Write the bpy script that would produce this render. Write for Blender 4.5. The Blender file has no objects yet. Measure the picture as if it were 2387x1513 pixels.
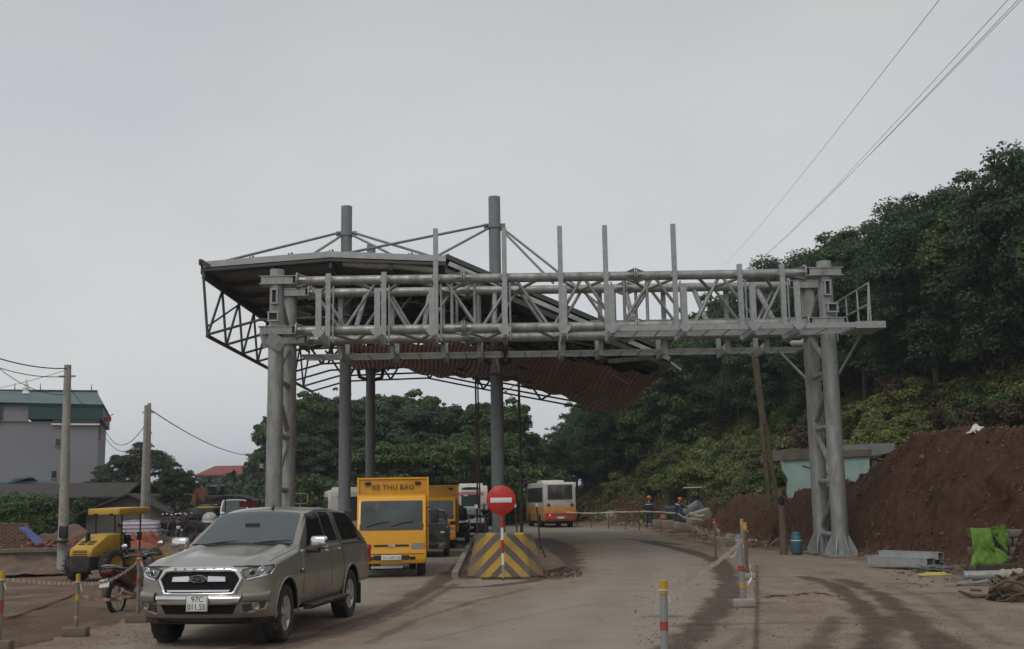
import bpy, bmesh, math, random
import numpy as np
from mathutils import Vector, Matrix, Euler

random.seed(7)
RNG = np.random.default_rng(11)
C = bpy.context.scene.collection
sc = bpy.context.scene
R_ = math.radians

# ------------------------------------------------------------------ camera
CAM_H = 1.88
PITCH, ROLL = R_(8.93), R_(-0.9)
FPX, PCX, PCY = 2600.0, 1193.5, 756.5
cam_data = bpy.data.cameras.new('camera')
cam_data.sensor_width = 36.0
cam_data.lens = 36.0 * FPX / 2387.0
cam_data.clip_start = 0.1
cam_data.clip_end = 6000
cam = bpy.data.objects.new('camera', cam_data)
C.objects.link(cam)
cam.matrix_world = Matrix.Translation((0, 0, CAM_H)) @ Matrix.Rotation(math.pi / 2 + PITCH, 4, 'X') @ Matrix.Rotation(ROLL, 4, 'Z')
sc.camera = cam
CAM_R = np.array(cam.matrix_world.to_3x3())

# ------------------------------------------------------------------ sky, sun, exposure
SUN_EL, SUN_AZ = R_(52), R_(205)          # azimuth measured clockwise from +Y
world = bpy.data.worlds.new('World')
sc.world = world
world.use_nodes = True
wn, wl = world.node_tree.nodes, world.node_tree.links
wn.clear()
out = wn.new('ShaderNodeOutputWorld')
bg = wn.new('ShaderNodeBackground')
bg.inputs['Strength'].default_value = 0.136
sky = wn.new('ShaderNodeTexSky')
sky.sky_type = 'NISHITA'
sky.sun_disc = False
sky.sun_elevation = SUN_EL
sky.sun_rotation = SUN_AZ
sky.dust_density = 4.0
# a closed layer of cloud hides nearly all of the blue sky
tc = wn.new('ShaderNodeTexCoord')
mp = wn.new('ShaderNodeMapping')
mp.inputs['Scale'].default_value = (1.0, 1.0, 2.2)
wl.new(tc.outputs['Generated'], mp.inputs['Vector'])
cn = wn.new('ShaderNodeTexNoise')
cn.inputs['Scale'].default_value = 2.3
cn.inputs['Detail'].default_value = 4.0
cn.inputs['Roughness'].default_value = 0.45
wl.new(mp.outputs['Vector'], cn.inputs['Vector'])
cr = wn.new('ShaderNodeValToRGB')
cr.color_ramp.elements[0].position = 0.3
cr.color_ramp.elements[0].color = (4.5, 4.66, 4.92, 1)
cr.color_ramp.elements[1].position = 0.72
cr.color_ramp.elements[1].color = (5.3, 5.35, 5.3, 1)
wl.new(cn.outputs['Fac'], cr.inputs['Fac'])
wm = wn.new('ShaderNodeMix')
wm.data_type = 'RGBA'
wm.inputs[0].default_value = 0.965
wl.new(sky.outputs['Color'], wm.inputs[6])
# the cloud deck is a little thinner, so brighter, towards the horizon all round
sz = wn.new('ShaderNodeSeparateXYZ'); wl.new(tc.outputs['Generated'], sz.inputs[0])
zr_ = wn.new('ShaderNodeMapRange'); zr_.inputs[1].default_value = 0.0; zr_.inputs[2].default_value = .48; zr_.inputs[3].default_value = 1.12; zr_.inputs[4].default_value = .80
wl.new(sz.outputs['Z'], zr_.inputs[0])
cs = wn.new('ShaderNodeVectorMath'); cs.operation = 'SCALE'; wl.new(cr.outputs['Color'], cs.inputs[0]); wl.new(zr_.outputs[0], cs.inputs['Scale'])
wl.new(cs.outputs[0], wm.inputs[7])
wl.new(wm.outputs[2], bg.inputs['Color'])
wl.new(bg.outputs['Background'], out.inputs['Surface'])

sun_d = bpy.data.lights.new('sun', 'SUN')
sun_d.energy = 0.9
sun_d.angle = R_(25)
sun_d.color = (1.0, 0.97, 0.92)
sun = bpy.data.objects.new('sun', sun_d)
C.objects.link(sun)
sd = Vector((math.sin(SUN_AZ) * math.cos(SUN_EL), math.cos(SUN_AZ) * math.cos(SUN_EL), math.sin(SUN_EL)))
sun.rotation_euler = (-sd).to_track_quat('-Z', 'Y').to_euler()

vs = sc.view_settings
vs.view_transform = 'Standard'
vs.look = 'None'
vs.exposure = 0.0
vs.gamma = 1.0
vs.use_curve_mapping = False
sc.cycles.max_bounces = 6
sc.cycles.diffuse_bounces = 3
sc.cycles.glossy_bounces = 3
sc.cycles.transmission_bounces = 4
sc.cycles.transparent_max_bounces = 8
sc.cycles.use_denoising = True

# ------------------------------------------------------------------ where a photographed point stands
def ray(px, py):
    return CAM_R @ np.array([(px - PCX) / FPX, -(py - PCY) / FPX, -1.0])

def at(px, py, Y):
    d = ray(px, py)
    return Vector(np.array([0, 0, CAM_H]) + d * (Y / d[1]))

def sstep(a, b, x):
    t = np.clip((np.asarray(x, float) - a) / (b - a), 0, 1)
    return t * t * (3 - 2 * t)

XB_Y = [0, 10, 20, 25.5, 29, 32.3, 37, 40.8, 47, 54.7, 63, 71, 78, 84, 95, 120, 160, 260, 1500]
XB_X = [15, 14, 12.4, 11.9, 11.7, 11.0, 10.6, 10.0, 9.7, 10.0, 10.8, 10.9, 9.6, 8.2, 5.8, 2.6, 4.0, 40, 400]
HB_Y = [0, 20, 26, 31, 34, 36, 37.5, 39, 42, 45, 55, 70, 84, 100, 140, 1500]
HB_H = [2.8, 3.1, 3.4, 3.55, 3.6, 3.45, 2.9, 2.4, 2.0, 1.85, 1.75, 1.9, 2.2, 2.0, 1.2, .6]
DB_Y = [0, 26, 31, 36, 40, 50, 58, 84, 120, 1500]
DB_D = [4.5, 4.6, 4.6, 6.0, 8.5, 8.0, 3.2, 1.6, 1.2, 6.0]
def xb(y): return np.interp(y, XB_Y, XB_X)
def hb(y): return np.interp(y, HB_Y, HB_H)

# value noise on a lattice, for terrain and masks
_LAT = RNG.random((256, 256))
def vnoise(x, y):
    x = np.asarray(x, float); y = np.asarray(y, float)
    xi = np.floor(x).astype(int); yi = np.floor(y).astype(int)
    fx = x - xi; fy = y - yi
    fx = fx * fx * (3 - 2 * fx); fy = fy * fy * (3 - 2 * fy)
    a = _LAT[xi & 255, yi & 255]; b = _LAT[(xi + 1) & 255, yi & 255]
    c = _LAT[xi & 255, (yi + 1) & 255]; d = _LAT[(xi + 1) & 255, (yi + 1) & 255]
    return (a * (1 - fx) + b * fx) * (1 - fy) + (c * (1 - fx) + d * fx) * fy
def fbm(x, y, o=4):
    s = 0; a = .5; t = 0
    for i in range(o):
        s = s + a * vnoise(x * 2 ** i + 17.3 * i, y * 2 ** i + 5.1 * i); t += a; a *= .5
    return s / t

def gz0(x, y):
    """smooth height of the ground (no small relief)"""
    x = np.asarray(x, float); y = np.asarray(y, float)
    z = -1.0 * sstep(20, 44, y) * sstep(6.5, 12, -x)
    z = z + .9 * sstep(55, 120, y) * sstep(6.5, 14, -x) + np.interp(y, [48.5, 53, 60, 90, 200], [0, .8, 1.2, 1.3, .6]) * sstep(12.5, 15.5, -x)
    d = x - xb(y) + .35 * (fbm(x * .0 + y * .9, y * .9) - .5) * 2
    cw = np.interp(y, [0, 30, 38, 46], [1.9, 1.8, 1.5, 1.1])
    cut = np.clip(d / cw, 0, 1) ** .8
    h = hb(y) + (fbm(x * .6 + 9, y * .6) - .5) * .5
    d0 = np.interp(y, DB_Y, DB_D)
    rise = np.clip(d - d0, 0, None)
    fade = np.interp(y, [0, 100, 150, 260, 600], [1, 1, .8, .25, .0])
    slope = 21 * (1 - np.exp(-rise * .62 / 21)) * fade
    return z * (1 - cut) + np.where(d > 0, cut * h + slope, 0)

def gz(x, y):
    x = np.asarray(x, float); y = np.asarray(y, float)
    z = gz0(x, y)
    d = x - xb(y)
    amp = .05 * sstep(5.8, 7.5, -x) + .22 * sstep(.1, .7, d)
    amp = amp * np.interp(y, [0, 60, 200, 400], [1, 1, 1, 0])
    z = z + (fbm(x * 1.3 + 31, y * 1.3) - .5) * 2 * amp
    # wheel ruts through the yard on the left
    rut = sstep(6.2, 7.6, -x) * np.interp(y, [12, 16, 30, 40], [1, 1, .4, 0])
    z = z + rut * .05 * np.sin((x * .35 + y * 1.0) * 4.2 + 2.5 * fbm(x * .4, y * .7))
    # spoil heaped at the foot of the cut
    z = z + .35 * np.exp(-((d + .15) / .5) ** 2) * np.clip(fbm(x * .7 + 3, y * .7) - .38, 0, 1) * 2
    return z

def G(px, py, dz=0.0):
    """the ground point seen at a pixel"""
    d = ray(px, py); o = np.array([0, 0, CAM_H])
    t = np.concatenate([np.arange(5, 60, .1), np.arange(60, 400, .5)])
    p = o[None] + d[None] * t[:, None]
    h = gz0(p[:, 0], p[:, 1])
    i = np.argmax(p[:, 2] <= h)
    if p[i, 2] > h[i]: i = len(t) - 1
    q = p[i]
    return Vector((q[0], q[1], float(gz(q[0], q[1])) + dz))

def onground(x, y, dz=0.0):
    return Vector((x, y, float(gz(x, y)) + dz))

# ------------------------------------------------------------------ materials
M = {}
def mat(name, col, rough=.6, metal=0.0, var=.12, scale=6.0, bump=0.0, bscale=None, coat=0.0, spec=.5,
        dirt=None, dirt_amt=.0, dirt_scale=2.0, emit=None, alpha=None, trans=0.0, island=0.0, stretch=None, dirt_low=None, translucent=None):
    if name in M: return M[name]
    m = bpy.data.materials.new(name); m.use_nodes = True
    n, l = m.node_tree.nodes, m.node_tree.links
    b = n['Principled BSDF']
    b.inputs['Roughness'].default_value = rough
    b.inputs['Metallic'].default_value = metal
    b.inputs['Specular IOR Level'].default_value = spec
    b.inputs['Coat Weight'].default_value = coat
    b.inputs['Coat Roughness'].default_value = .12
    if trans: b.inputs['Transmission Weight'].default_value = trans
    if emit:
        b.inputs['Emission Color'].default_value = (*emit[:3], 1); b.inputs['Emission Strength'].default_value = emit[3]
    t = n.new('ShaderNodeTexCoord')
    vec = t.outputs['Object']
    if stretch:
        mp = n.new('ShaderNodeMapping'); mp.inputs['Scale'].default_value = stretch
        l.new(vec, mp.inputs['Vector']); vec = mp.outputs['Vector']
    ns = n.new('ShaderNodeTexNoise'); ns.inputs['Scale'].default_value = scale; ns.inputs['Detail'].default_value = 5
    ns.inputs['Roughness'].default_value = .6
    l.new(vec, ns.inputs['Vector'])
    r = n.new('ShaderNodeMapRange'); r.inputs[1].default_value = .25; r.inputs[2].default_value = .75
    r.inputs[3].default_value = 1 - var; r.inputs[4].default_value = 1 + var
    l.new(ns.outputs['Fac'], r.inputs[0])
    fac = r.outputs[0]
    if island:
        g = n.new('ShaderNodeNewGeometry')
        r2 = n.new('ShaderNodeMapRange'); r2.inputs[3].default_value = 1 - island; r2.inputs[4].default_value = 1 + island
        l.new(g.outputs['Random Per Island'], r2.inputs[0])
        mu = n.new('ShaderNodeMath'); mu.operation = 'MULTIPLY'
        l.new(fac, mu.inputs[0]); l.new(r2.outputs[0], mu.inputs[1]); fac = mu.outputs[0]
    v = n.new('ShaderNodeVectorMath'); v.operation = 'SCALE'
    v.inputs[0].default_value = col[:3]
    l.new(fac, v.inputs['Scale'])
    colout = v.outputs[0]
    if dirt:
        dn = n.new('ShaderNodeTexNoise'); dn.inputs['Scale'].default_value = dirt_scale; dn.inputs['Detail'].default_value = 6
        dn.inputs['Roughness'].default_value = .68
        l.new(vec, dn.inputs['Vector'])
        dr = n.new('ShaderNodeMapRange'); dr.inputs[1].default_value = .62 - dirt_amt * .45; dr.inputs[2].default_value = .80 - dirt_amt * .25
        dr.inputs[4].default_value = min(1, .55 + dirt_amt * .5)
        l.new(dn.outputs['Fac'], dr.inputs[0])
        df = dr.outputs[0]
        if dirt_low:                                # splashed road dirt: thicker towards the bottom of the vehicle
            sp = n.new('ShaderNodeSeparateXYZ'); l.new(t.outputs['Object'], sp.inputs[0])
            lr = n.new('ShaderNodeMapRange'); lr.inputs[1].default_value = dirt_low[0]; lr.inputs[2].default_value = dirt_low[1]
            lr.inputs[3].default_value = dirt_low[2]; lr.inputs[4].default_value = 0
            l.new(sp.outputs['Z'], lr.inputs[0])
            nm = n.new('ShaderNodeMath'); nm.operation = 'MULTIPLY_ADD'
            l.new(dn.outputs['Fac'], nm.inputs[0]); l.new(lr.outputs[0], nm.inputs[1]); l.new(df, nm.inputs[2]); nm.use_clamp = True
            df = nm.outputs[0]
        mx = n.new('ShaderNodeMix'); mx.data_type = 'RGBA'
        l.new(df, mx.inputs[0]); l.new(colout, mx.inputs[6]); mx.inputs[7].default_value = (*dirt[:3], 1)
        colout = mx.outputs[2]
        rr = n.new('ShaderNodeMapRange'); rr.inputs[3].default_value = rough; rr.inputs[4].default_value = max(rough, .85)
        l.new(df, rr.inputs[0]); l.new(rr.outputs[0], b.inputs['Roughness'])
        if metal:
            rm = n.new('ShaderNodeMapRange'); rm.inputs[3].default_value = metal; rm.inputs[4].default_value = 0
            l.new(df, rm.inputs[0]); l.new(rm.outputs[0], b.inputs['Metallic'])
        if coat:
            rc = n.new('ShaderNodeMapRange'); rc.inputs[3].default_value = coat; rc.inputs[4].default_value = 0
            l.new(df, rc.inputs[0]); l.new(rc.outputs[0], b.inputs['Coat Weight'])
    l.new(colout, b.inputs['Base Color'])
    if bump:
        bp = n.new('ShaderNodeBump'); bp.inputs['Strength'].default_value = 1; bp.inputs['Distance'].default_value = bump
        if bscale:
            n2 = n.new('ShaderNodeTexNoise'); n2.inputs['Scale'].default_value = bscale; n2.inputs['Detail'].default_value = 6
            l.new(vec, n2.inputs['Vector']); l.new(n2.outputs['Fac'], bp.inputs['Height'])
        else:
            l.new(ns.outputs['Fac'], bp.inputs['Height'])
        l.new(bp.outputs[0], b.inputs['Normal'])
    if translucent:
        tl = n.new('ShaderNodeBsdfTranslucent'); l.new(colout, tl.inputs['Color'])
        ms = n.new('ShaderNodeMixShader'); ms.inputs[0].default_value = translucent
        l.new(b.outputs[0], ms.inputs[1]); l.new(tl.outputs[0], ms.inputs[2])
        l.new(ms.outputs[0], n['Material Output'].inputs['Surface'])
    M[name] = m
    return m

DUST = (.23, .165, .115)
MUD = (.085, .052, .034)
galv = mat('galvanised steel', (.33, .345, .335), .42, .5, .30, 4, bump=.003, bscale=18, dirt=(.16, .125, .095), dirt_amt=.36, dirt_scale=3.2, stretch=(1, 1, .3))
galv2 = mat('pale galvanised channel', (.35, .37, .365), .48, .3, .2, 5, dirt=(.2, .17, .13), dirt_amt=.10, dirt_scale=2)
paintgrey = mat('grey painted steel', (.20, .215, .22), .5, 0, .12, 4, dirt=(.12, .10, .085), dirt_amt=.15)
darksteel = mat('dark painted steel', (.055, .058, .058), .55, 0, .2, 4)
rooftin = mat('roof sheet', (.125, .128, .122), .6, 0, .3, 1.5, bump=.01, dirt=(.13, .11, .09), dirt_amt=.1, dirt_scale=.6)
fascia_m = mat('pale fascia sheet', (.42, .43, .42), .55, 0, .2, 2.5, dirt=(.16, .14, .12), dirt_amt=.25)
rust = mat('rusty steel', (.065, .042, .032), .8, .1, .3, 8, bump=.002)
conc = mat('concrete', (.34, .31, .27), .9, 0, .18, 5, bump=.006, bscale=25, dirt=(.2, .15, .11), dirt_amt=.3)
oldconc = mat('weathered concrete pole', (.36, .345, .31), .9, 0, .2, 6, bump=.004, dirt=(.16, .15, .13), dirt_amt=.3)
black_rub = mat('black rubber', (.022, .021, .02), .85, 0, .2, 10, dirt=DUST, dirt_amt=.16, dirt_scale=5)
tyre_m = mat('dusty tyre', (.024, .023, .022), .88, 0, .2, 10, dirt=(.15, .115, .085), dirt_amt=.3, dirt_scale=4)
black_pl = mat('black plastic', (.02, .02, .021), .5, 0, .2, 8, dirt=DUST, dirt_amt=.05)
chrome = mat('chrome', (.72, .73, .74), .12, 1.0, .04, 6, dirt=(.3, .27, .23), dirt_amt=.06, dirt_scale=6)
alloy = mat('alloy wheel', (.55, .55, .55), .32, .8, .08, 8, dirt=DUST, dirt_amt=.2, dirt_scale=9)
glass_dark = mat('dark glass', (.012, .014, .015), .06, 0, .1, 3, spec=.6)
glass_ws = mat('dusty windscreen', (.05, .07, .072), .10, 0, .18, 2.5, spec=.75, dirt=(.2, .19, .17), dirt_amt=.03, dirt_scale=1.2)
white_p = mat('white paint', (.72, .72, .70), .4, 0, .06, 5, coat=.3, dirt=DUST, dirt_amt=.14, dirt_low=(.3, 1.6, 1.0))
plate_m = mat('number plate white', (.74, .74, .71), .45, 0, .08, 20, dirt=DUST, dirt_amt=.08)
ink = mat('black lettering', (.015, .015, .016), .6, 0, .05, 5)
red_p = mat('red paint', (.50, .022, .02), .42, 0, .1, 4, dirt=(.3, .09, .06), dirt_amt=.08)
sign_white = mat('sign white', (.76, .75, .71), .5, 0, .06, 9, dirt=DUST, dirt_amt=.06)
yellow_p = mat('yellow paint', (.62, .40, .03), .5, 0, .12, 6, dirt=DUST, dirt_amt=.12)
lamp_clear = mat('headlamp glass', (.22, .23, .23), .10, .55, .5, 14, spec=.8)
lamp_red = mat('red lamp', (.35, .015, .012), .2, 0, .1, 9)
lamp_lit = mat('lit red lamp', (.6, .03, .02), .3, 0, .05, 9, emit=(1, .08, .05, 1.4))
skin = mat('skin', (.30, .17, .11), .6, 0, .08, 10)
wood = mat('raw timber', (.145, .105, .072), .85, 0, .25, 5, bump=.003, stretch=(1, 1, .15))

# ------------------------------------------------------------------ mesh building
class MB:
    def __init__(s):
        s.v = []; s.f = []; s.sm = []; s.mi = []
    def add(s, verts, faces, smooth=False, mi=0):
        o = len(s.v)
        s.v += [tuple(p) for p in verts]
        s.f += [tuple(i + o for i in f) for f in faces]
        s.sm += [smooth] * len(faces); s.mi += [mi] * len(faces)
        return s
    def box(s, c, size, rot=None, mi=0):
        x, y, z = size[0] / 2, size[1] / 2, size[2] / 2
        vs_ = [Vector((a * x, b * y, d * z)) for a in (-1, 1) for b in (-1, 1) for d in (-1, 1)]
        if rot is not None:
            R = rot if isinstance(rot, Matrix) else Euler(rot).to_matrix()
            vs_ = [R @ p for p in vs_]
        vs_ = [p + Vector(c) for p in vs_]
        return s.add(vs_, [(0, 1, 3, 2), (4, 6, 7, 5), (0, 4, 5, 1), (2, 3, 7, 6), (0, 2, 6, 4), (1, 5, 7, 3)], False, mi)
    def bbox(s, c, size, b=.02, rot=None, mi=0, seg=2):
        """box with rounded edges"""
        bm = bmesh.new(); bmesh.ops.create_cube(bm, size=1)
        for p in bm.verts: p.co = Vector((p.co.x * size[0], p.co.y * size[1], p.co.z * size[2]))
        bmesh.ops.bevel(bm, geom=bm.edges[:] , offset=min(b, min(size) * .45), segments=seg, affect='EDGES', profile=.5)
        R = (rot if isinstance(rot, Matrix) else Euler(rot).to_matrix()) if rot is not None else Matrix.Identity(3)
        bm.verts.index_update()
        s.add([R @ p.co + Vector(c) for p in bm.verts], [[q.index for q in f.verts] for f in bm.faces], True, mi)
        bm.free(); return s
    def tube(s, a, b, r, r2=None, n=10, cap=True, mi=0):
        a = Vector(a); b = Vector(b); d = (b - a)
        if d.length < 1e-6: return s
        r2 = r if r2 is None else r2
        q = d.to_track_quat('Z', 'Y').to_matrix()
        vs_ = []
        for i in range(n):
            t = 2 * math.pi * i / n; e = q @ Vector((math.cos(t), math.sin(t), 0))
            vs_.append(a + e * r); vs_.append(b + e * r2)
        fs = [(2 * i, 2 * ((i + 1) % n), 2 * ((i + 1) % n) + 1, 2 * i + 1) for i in range(n)]
        s.add(vs_, fs, True, mi)
        if cap:
            s.add([vs_[2 * i] for i in range(n)], [tuple(range(n - 1, -1, -1))], False, mi)
            s.add([vs_[2 * i + 1] for i in range(n)], [tuple(range(n))], False, mi)
        return s
    def path(s, pts, r, n=6, mi=0):
        """tube along a polyline; r may be a list"""
        pts = [Vector(p) for p in pts]; rs = r if isinstance(r, (list, tuple)) else [r] * len(pts)
        vs_ = []; up = Vector((0, 0, 1))
        for i, p in enumerate(pts):
            d = (pts[min(i + 1, len(pts) - 1)] - pts[max(i - 1, 0)]).normalized()
            u = d.cross(up)
            if u.length < .05: u = d.cross(Vector((0, 1, 0)))
            u.normalize(); w = u.cross(d)
            for k in range(n):
                t = 2 * math.pi * k / n
                vs_.append(p + (u * math.cos(t) + w * math.sin(t)) * rs[i])
        fs = [(i * n + k, i * n + (k + 1) % n, (i + 1) * n + (k + 1) % n, (i + 1) * n + k) for i in range(len(pts) - 1) for k in range(n)]
        s.add(vs_, fs, True, mi)
        m = (len(pts) - 1) * n
        s.add([vs_[k] for k in range(n)], [tuple(range(n))], False, mi)
        s.add([vs_[m + k] for k in range(n)], [tuple(range(n - 1, -1, -1))], False, mi)
        return s
    def bar(s, a, b, w, h, up=(0, 0, 1), mi=0):
        """rectangular bar from a to b: w sideways, h along up"""
        a = Vector(a); b = Vector(b); d = (b - a); L = d.length; d.normalize()
        u = Vector(up); x = d.cross(u)
        if x.length < 1e-3: x = d.cross(Vector((0, 1, 0)))
        x.normalize(); z = x.cross(d)
        R = Matrix((x, d, z)).transposed()
        return s.box((a + b) / 2, (w, L, h), R, mi)
    def lathe(s, prof, axis='Z', c=(0, 0, 0), n=24, mi=0, smooth=True, rot=None):
        """prof: list of (r, h)"""
        vs_ = []
        for r, h in prof:
            for i in range(n):
                t = 2 * math.pi * i / n
                p = (r * math.cos(t), r * math.sin(t), h)
                if axis == 'Y': p = (p[0], p[2], p[1])
                elif axis == 'X': p = (p[2], p[0], p[1])
                p = Vector(p)
                if rot is not None: p = rot @ p
                vs_.append(p + Vector(c))
        fs = [(j * n + i, j * n + (i + 1) % n, (j + 1) * n + (i + 1) % n, (j + 1) * n + i) for j in range(len(prof) - 1) for i in range(n)]
        return s.add(vs_, fs, smooth, mi)
    def prism(s, poly, y0, y1, plane='XZ', b=0.0, seg=2, mi=0, smooth=None):
        """extrude a 2D polygon; XZ polygons go along y, YZ along x, XY along z"""
        bm = bmesh.new()
        def P(p, h):
            return {'XZ': (p[0], h, p[1]), 'YZ': (h, p[0], p[1]), 'XY': (p[0], p[1], h)}[plane]
        A = [bm.verts.new(P(p, y0)) for p in poly]; B = [bm.verts.new(P(p, y1)) for p in poly]
        bm.faces.new(A); bm.faces.new(B[::-1])
        k = len(poly)
        for i in range(k): bm.faces.new((A[i], B[i], B[(i + 1) % k], A[(i + 1) % k]))
        bmesh.ops.recalc_face_normals(bm, faces=bm.faces[:])
        if b: bmesh.ops.bevel(bm, geom=bm.edges[:], offset=b, segments=seg, affect='EDGES', profile=.5, clamp_overlap=True)
        bmesh.ops.triangulate(bm, faces=[f for f in bm.faces if len(f.verts) > 4])
        bm.verts.index_update()
        s.add([q.co for q in bm.verts], [[q.index for q in f.verts] for f in bm.faces], bool(b) if smooth is None else smooth, mi)
        bm.free(); return s
    def grid(s, pts, smooth=True, mi=0, closed=False):
        """pts: rows of points"""
        r, c = len(pts), len(pts[0])
        fs = [(i * c + j, i * c + j + 1, (i + 1) * c + j + 1, (i + 1) * c + j) for i in range(r - 1) for j in range(c - 1)]
        return s.add([p for row in pts for p in row], fs, smooth, mi)
    def sphere(s, c, r, n=12, m=8, sc_=(1, 1, 1), mi=0):
        prof = [(max(1e-4, r * math.sin(math.pi * i / m)), -r * math.cos(math.pi * i / m)) for i in range(m + 1)]
        vs_ = [Vector((a * math.cos(2 * math.pi * k / n) * sc_[0], a * math.sin(2 * math.pi * k / n) * sc_[1], h * sc_[2])) + Vector(c) for a, h in prof for k in range(n)]
        fs = [(j * n + i, j * n + (i + 1) % n, (j + 1) * n + (i + 1) % n, (j + 1) * n + i) for j in range(m) for i in range(n)]
        return s.add(vs_, fs, True, mi)
    def mesh(s, name, mats):
        me = bpy.data.meshes.new(name)
        me.from_pydata(s.v, [], s.f)
        for m in (mats if isinstance(mats, (list, tuple)) else [mats]): me.materials.append(m)
        me.polygons.foreach_set('use_smooth', s.sm)
        me.polygons.foreach_set('material_index', s.mi)
        me.update()
        return me
    def obj(s, name, mats, parent=None, loc=None):
        o = bpy.data.objects.new(name, s.mesh(name, mats)); C.objects.link(o)
        if parent is not None: o.parent = parent
        if loc is not None: o.location = loc
        return o

def tag(o, label=None, cat=None, group=None, kind=None):
    if label: o['label'] = label
    if cat: o['category'] = cat
    if group: o['group'] = group
    if kind: o['kind'] = kind
    return o
def thing(name, label, cat, loc=(0, 0, 0), rz=0.0, group=None, sc_=1.0):
    o = bpy.data.objects.new(name, None); C.objects.link(o)
    o.location = loc; o.rotation_euler = (0, 0, rz); o.scale = (sc_,) * 3
    o.empty_display_size = .3
    return tag(o, label, cat, group)
def clone(o, parent=None):
    c = o.copy(); C.objects.link(c)
    if parent is not None: c.parent = parent
    for ch in list(o.children): clone(ch, c)
    return c
def text(body, size, m, name, parent, loc, rot, extrude=.002, sx=1.0, shear=0.0, align='CENTER', spacing=1.0):
    cu = bpy.data.curves.new(name, 'FONT'); cu.body = body; cu.size = size; cu.extrude = extrude
    cu.align_x = align; cu.align_y = 'CENTER'; cu.shear = shear; cu.space_character = spacing; cu.resolution_u = 3
    o = bpy.data.objects.new(name, cu)
    C.objects.link(o)
    me = bpy.data.meshes.new_from_object(o.evaluated_get(bpy.context.evaluated_depsgraph_get()))
    bpy.data.objects.remove(o); bpy.data.curves.remove(cu)
    me.materials.clear(); me.materials.append(m)
    o = bpy.data.objects.new(name, me); C.objects.link(o)
    o.parent = parent; o.location = loc; o.rotation_euler = rot; o.scale = (sx, 1, 1)
    return o
# ------------------------------------------------------------------ the ground
def attr_col(me, name, arr):
    a = me.color_attributes.new(name, 'FLOAT_COLOR', 'POINT')
    a.data.foreach_set('color', np.ascontiguousarray(arr, dtype=np.float32).ravel())

def grid_mesh(name, X, Y, Z, smooth=True):
    r, c = X.shape
    me = bpy.data.meshes.new(name)
    co = np.stack([X, Y, Z], -1).reshape(-1, 3)
    idx = np.arange(r * c).reshape(r, c)
    f = np.stack([idx[:-1, :-1], idx[:-1, 1:], idx[1:, 1:], idx[1:, :-1]], -1).reshape(-1, 4)
    me.vertices.add(len(co)); me.vertices.foreach_set('co', co.astype(np.float32).ravel())
    me.loops.add(f.size); me.loops.foreach_set('vertex_index', f.astype(np.int32).ravel())
    me.polygons.add(len(f)); me.polygons.foreach_set('loop_start', np.arange(0, f.size, 4, dtype=np.int32))
    me.polygons.foreach_set('use_smooth', np.full(len(f), smooth))
    me.update(calc_edges=True)
    return me

xl_ = lambda y: np.interp(y, [0, 10, 15.5, 20, 30, 45, 60, 75, 90, 110], [-6.9, -6.9, -6.9, -6.3, -5.8, -5.4, -5.2, -6.0, -11, -24])
xr_ = lambda y: np.interp(y, [0, 10, 20, 25, 30, 35, 40.8, 44, 50, 60, 70, 78, 90, 110], [13.2, 12.6, 11.5, 10.9, 10.4, 9.6, 8.7, 7.6, 7.2, 7.6, 8.0, 6.6, 1.5, -10])

xs = np.concatenate([[-2500, -900, -400, -220, -150, -110, -85, -68], np.arange(-56, -30, 1.0), np.arange(-30, -5, .17), np.arange(-5, 6.5, .7),
                     np.arange(6.5, 21, .17), np.arange(21, 60, .9), [64, 75, 95, 130, 200, 400, 900, 2500]])
ys = [-300, -60, -10, 0, 6, 10, 12]
y = 12.6
while y < 150: ys.append(y); y += .0095 * y
ys = np.array(ys + [160, 180, 210, 260, 340, 500, 800, 1400, 2600])
Xg, Yg = np.meshgrid(xs, ys)
Zg = gz(Xg, Yg)
dg = Xg - xb(Yg)
# overhung, lumpy face of the cutting: push the steep part about sideways
steep = sstep(.0, .4, dg) * (1 - sstep(1.0, 1.6, dg))
Xg2 = Xg + steep * (fbm(Yg * 1.1 + 3, Zg * 1.3 + 8) - .5) * .9
inroad = (Xg > xl_(Yg) + .15) & (Xg < xr_(Yg) - .15) & (Yg < 112)
Zg = np.where(inroad, Zg - .05, Zg)
me = grid_mesh('ground', Xg2, Yg, Zg)
red = sstep(-.6, .1, dg) * (1 - sstep(2.2, 4.2, dg - np.interp(Yg, [0, 26, 30, 36, 44, 60], [4, 3, 3, 2, 0, 0]) + (fbm(Xg * .8, Yg * .8) - .5) * 2.5))
veg = sstep(1.2, 3.0, dg + (fbm(Xg * .7 + 40, Yg * .7) - .5) * 2) * (1 - red)
attr_col(me, 'soil', np.stack([red, veg, np.zeros_like(red), np.ones_like(red)], -1))

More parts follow.
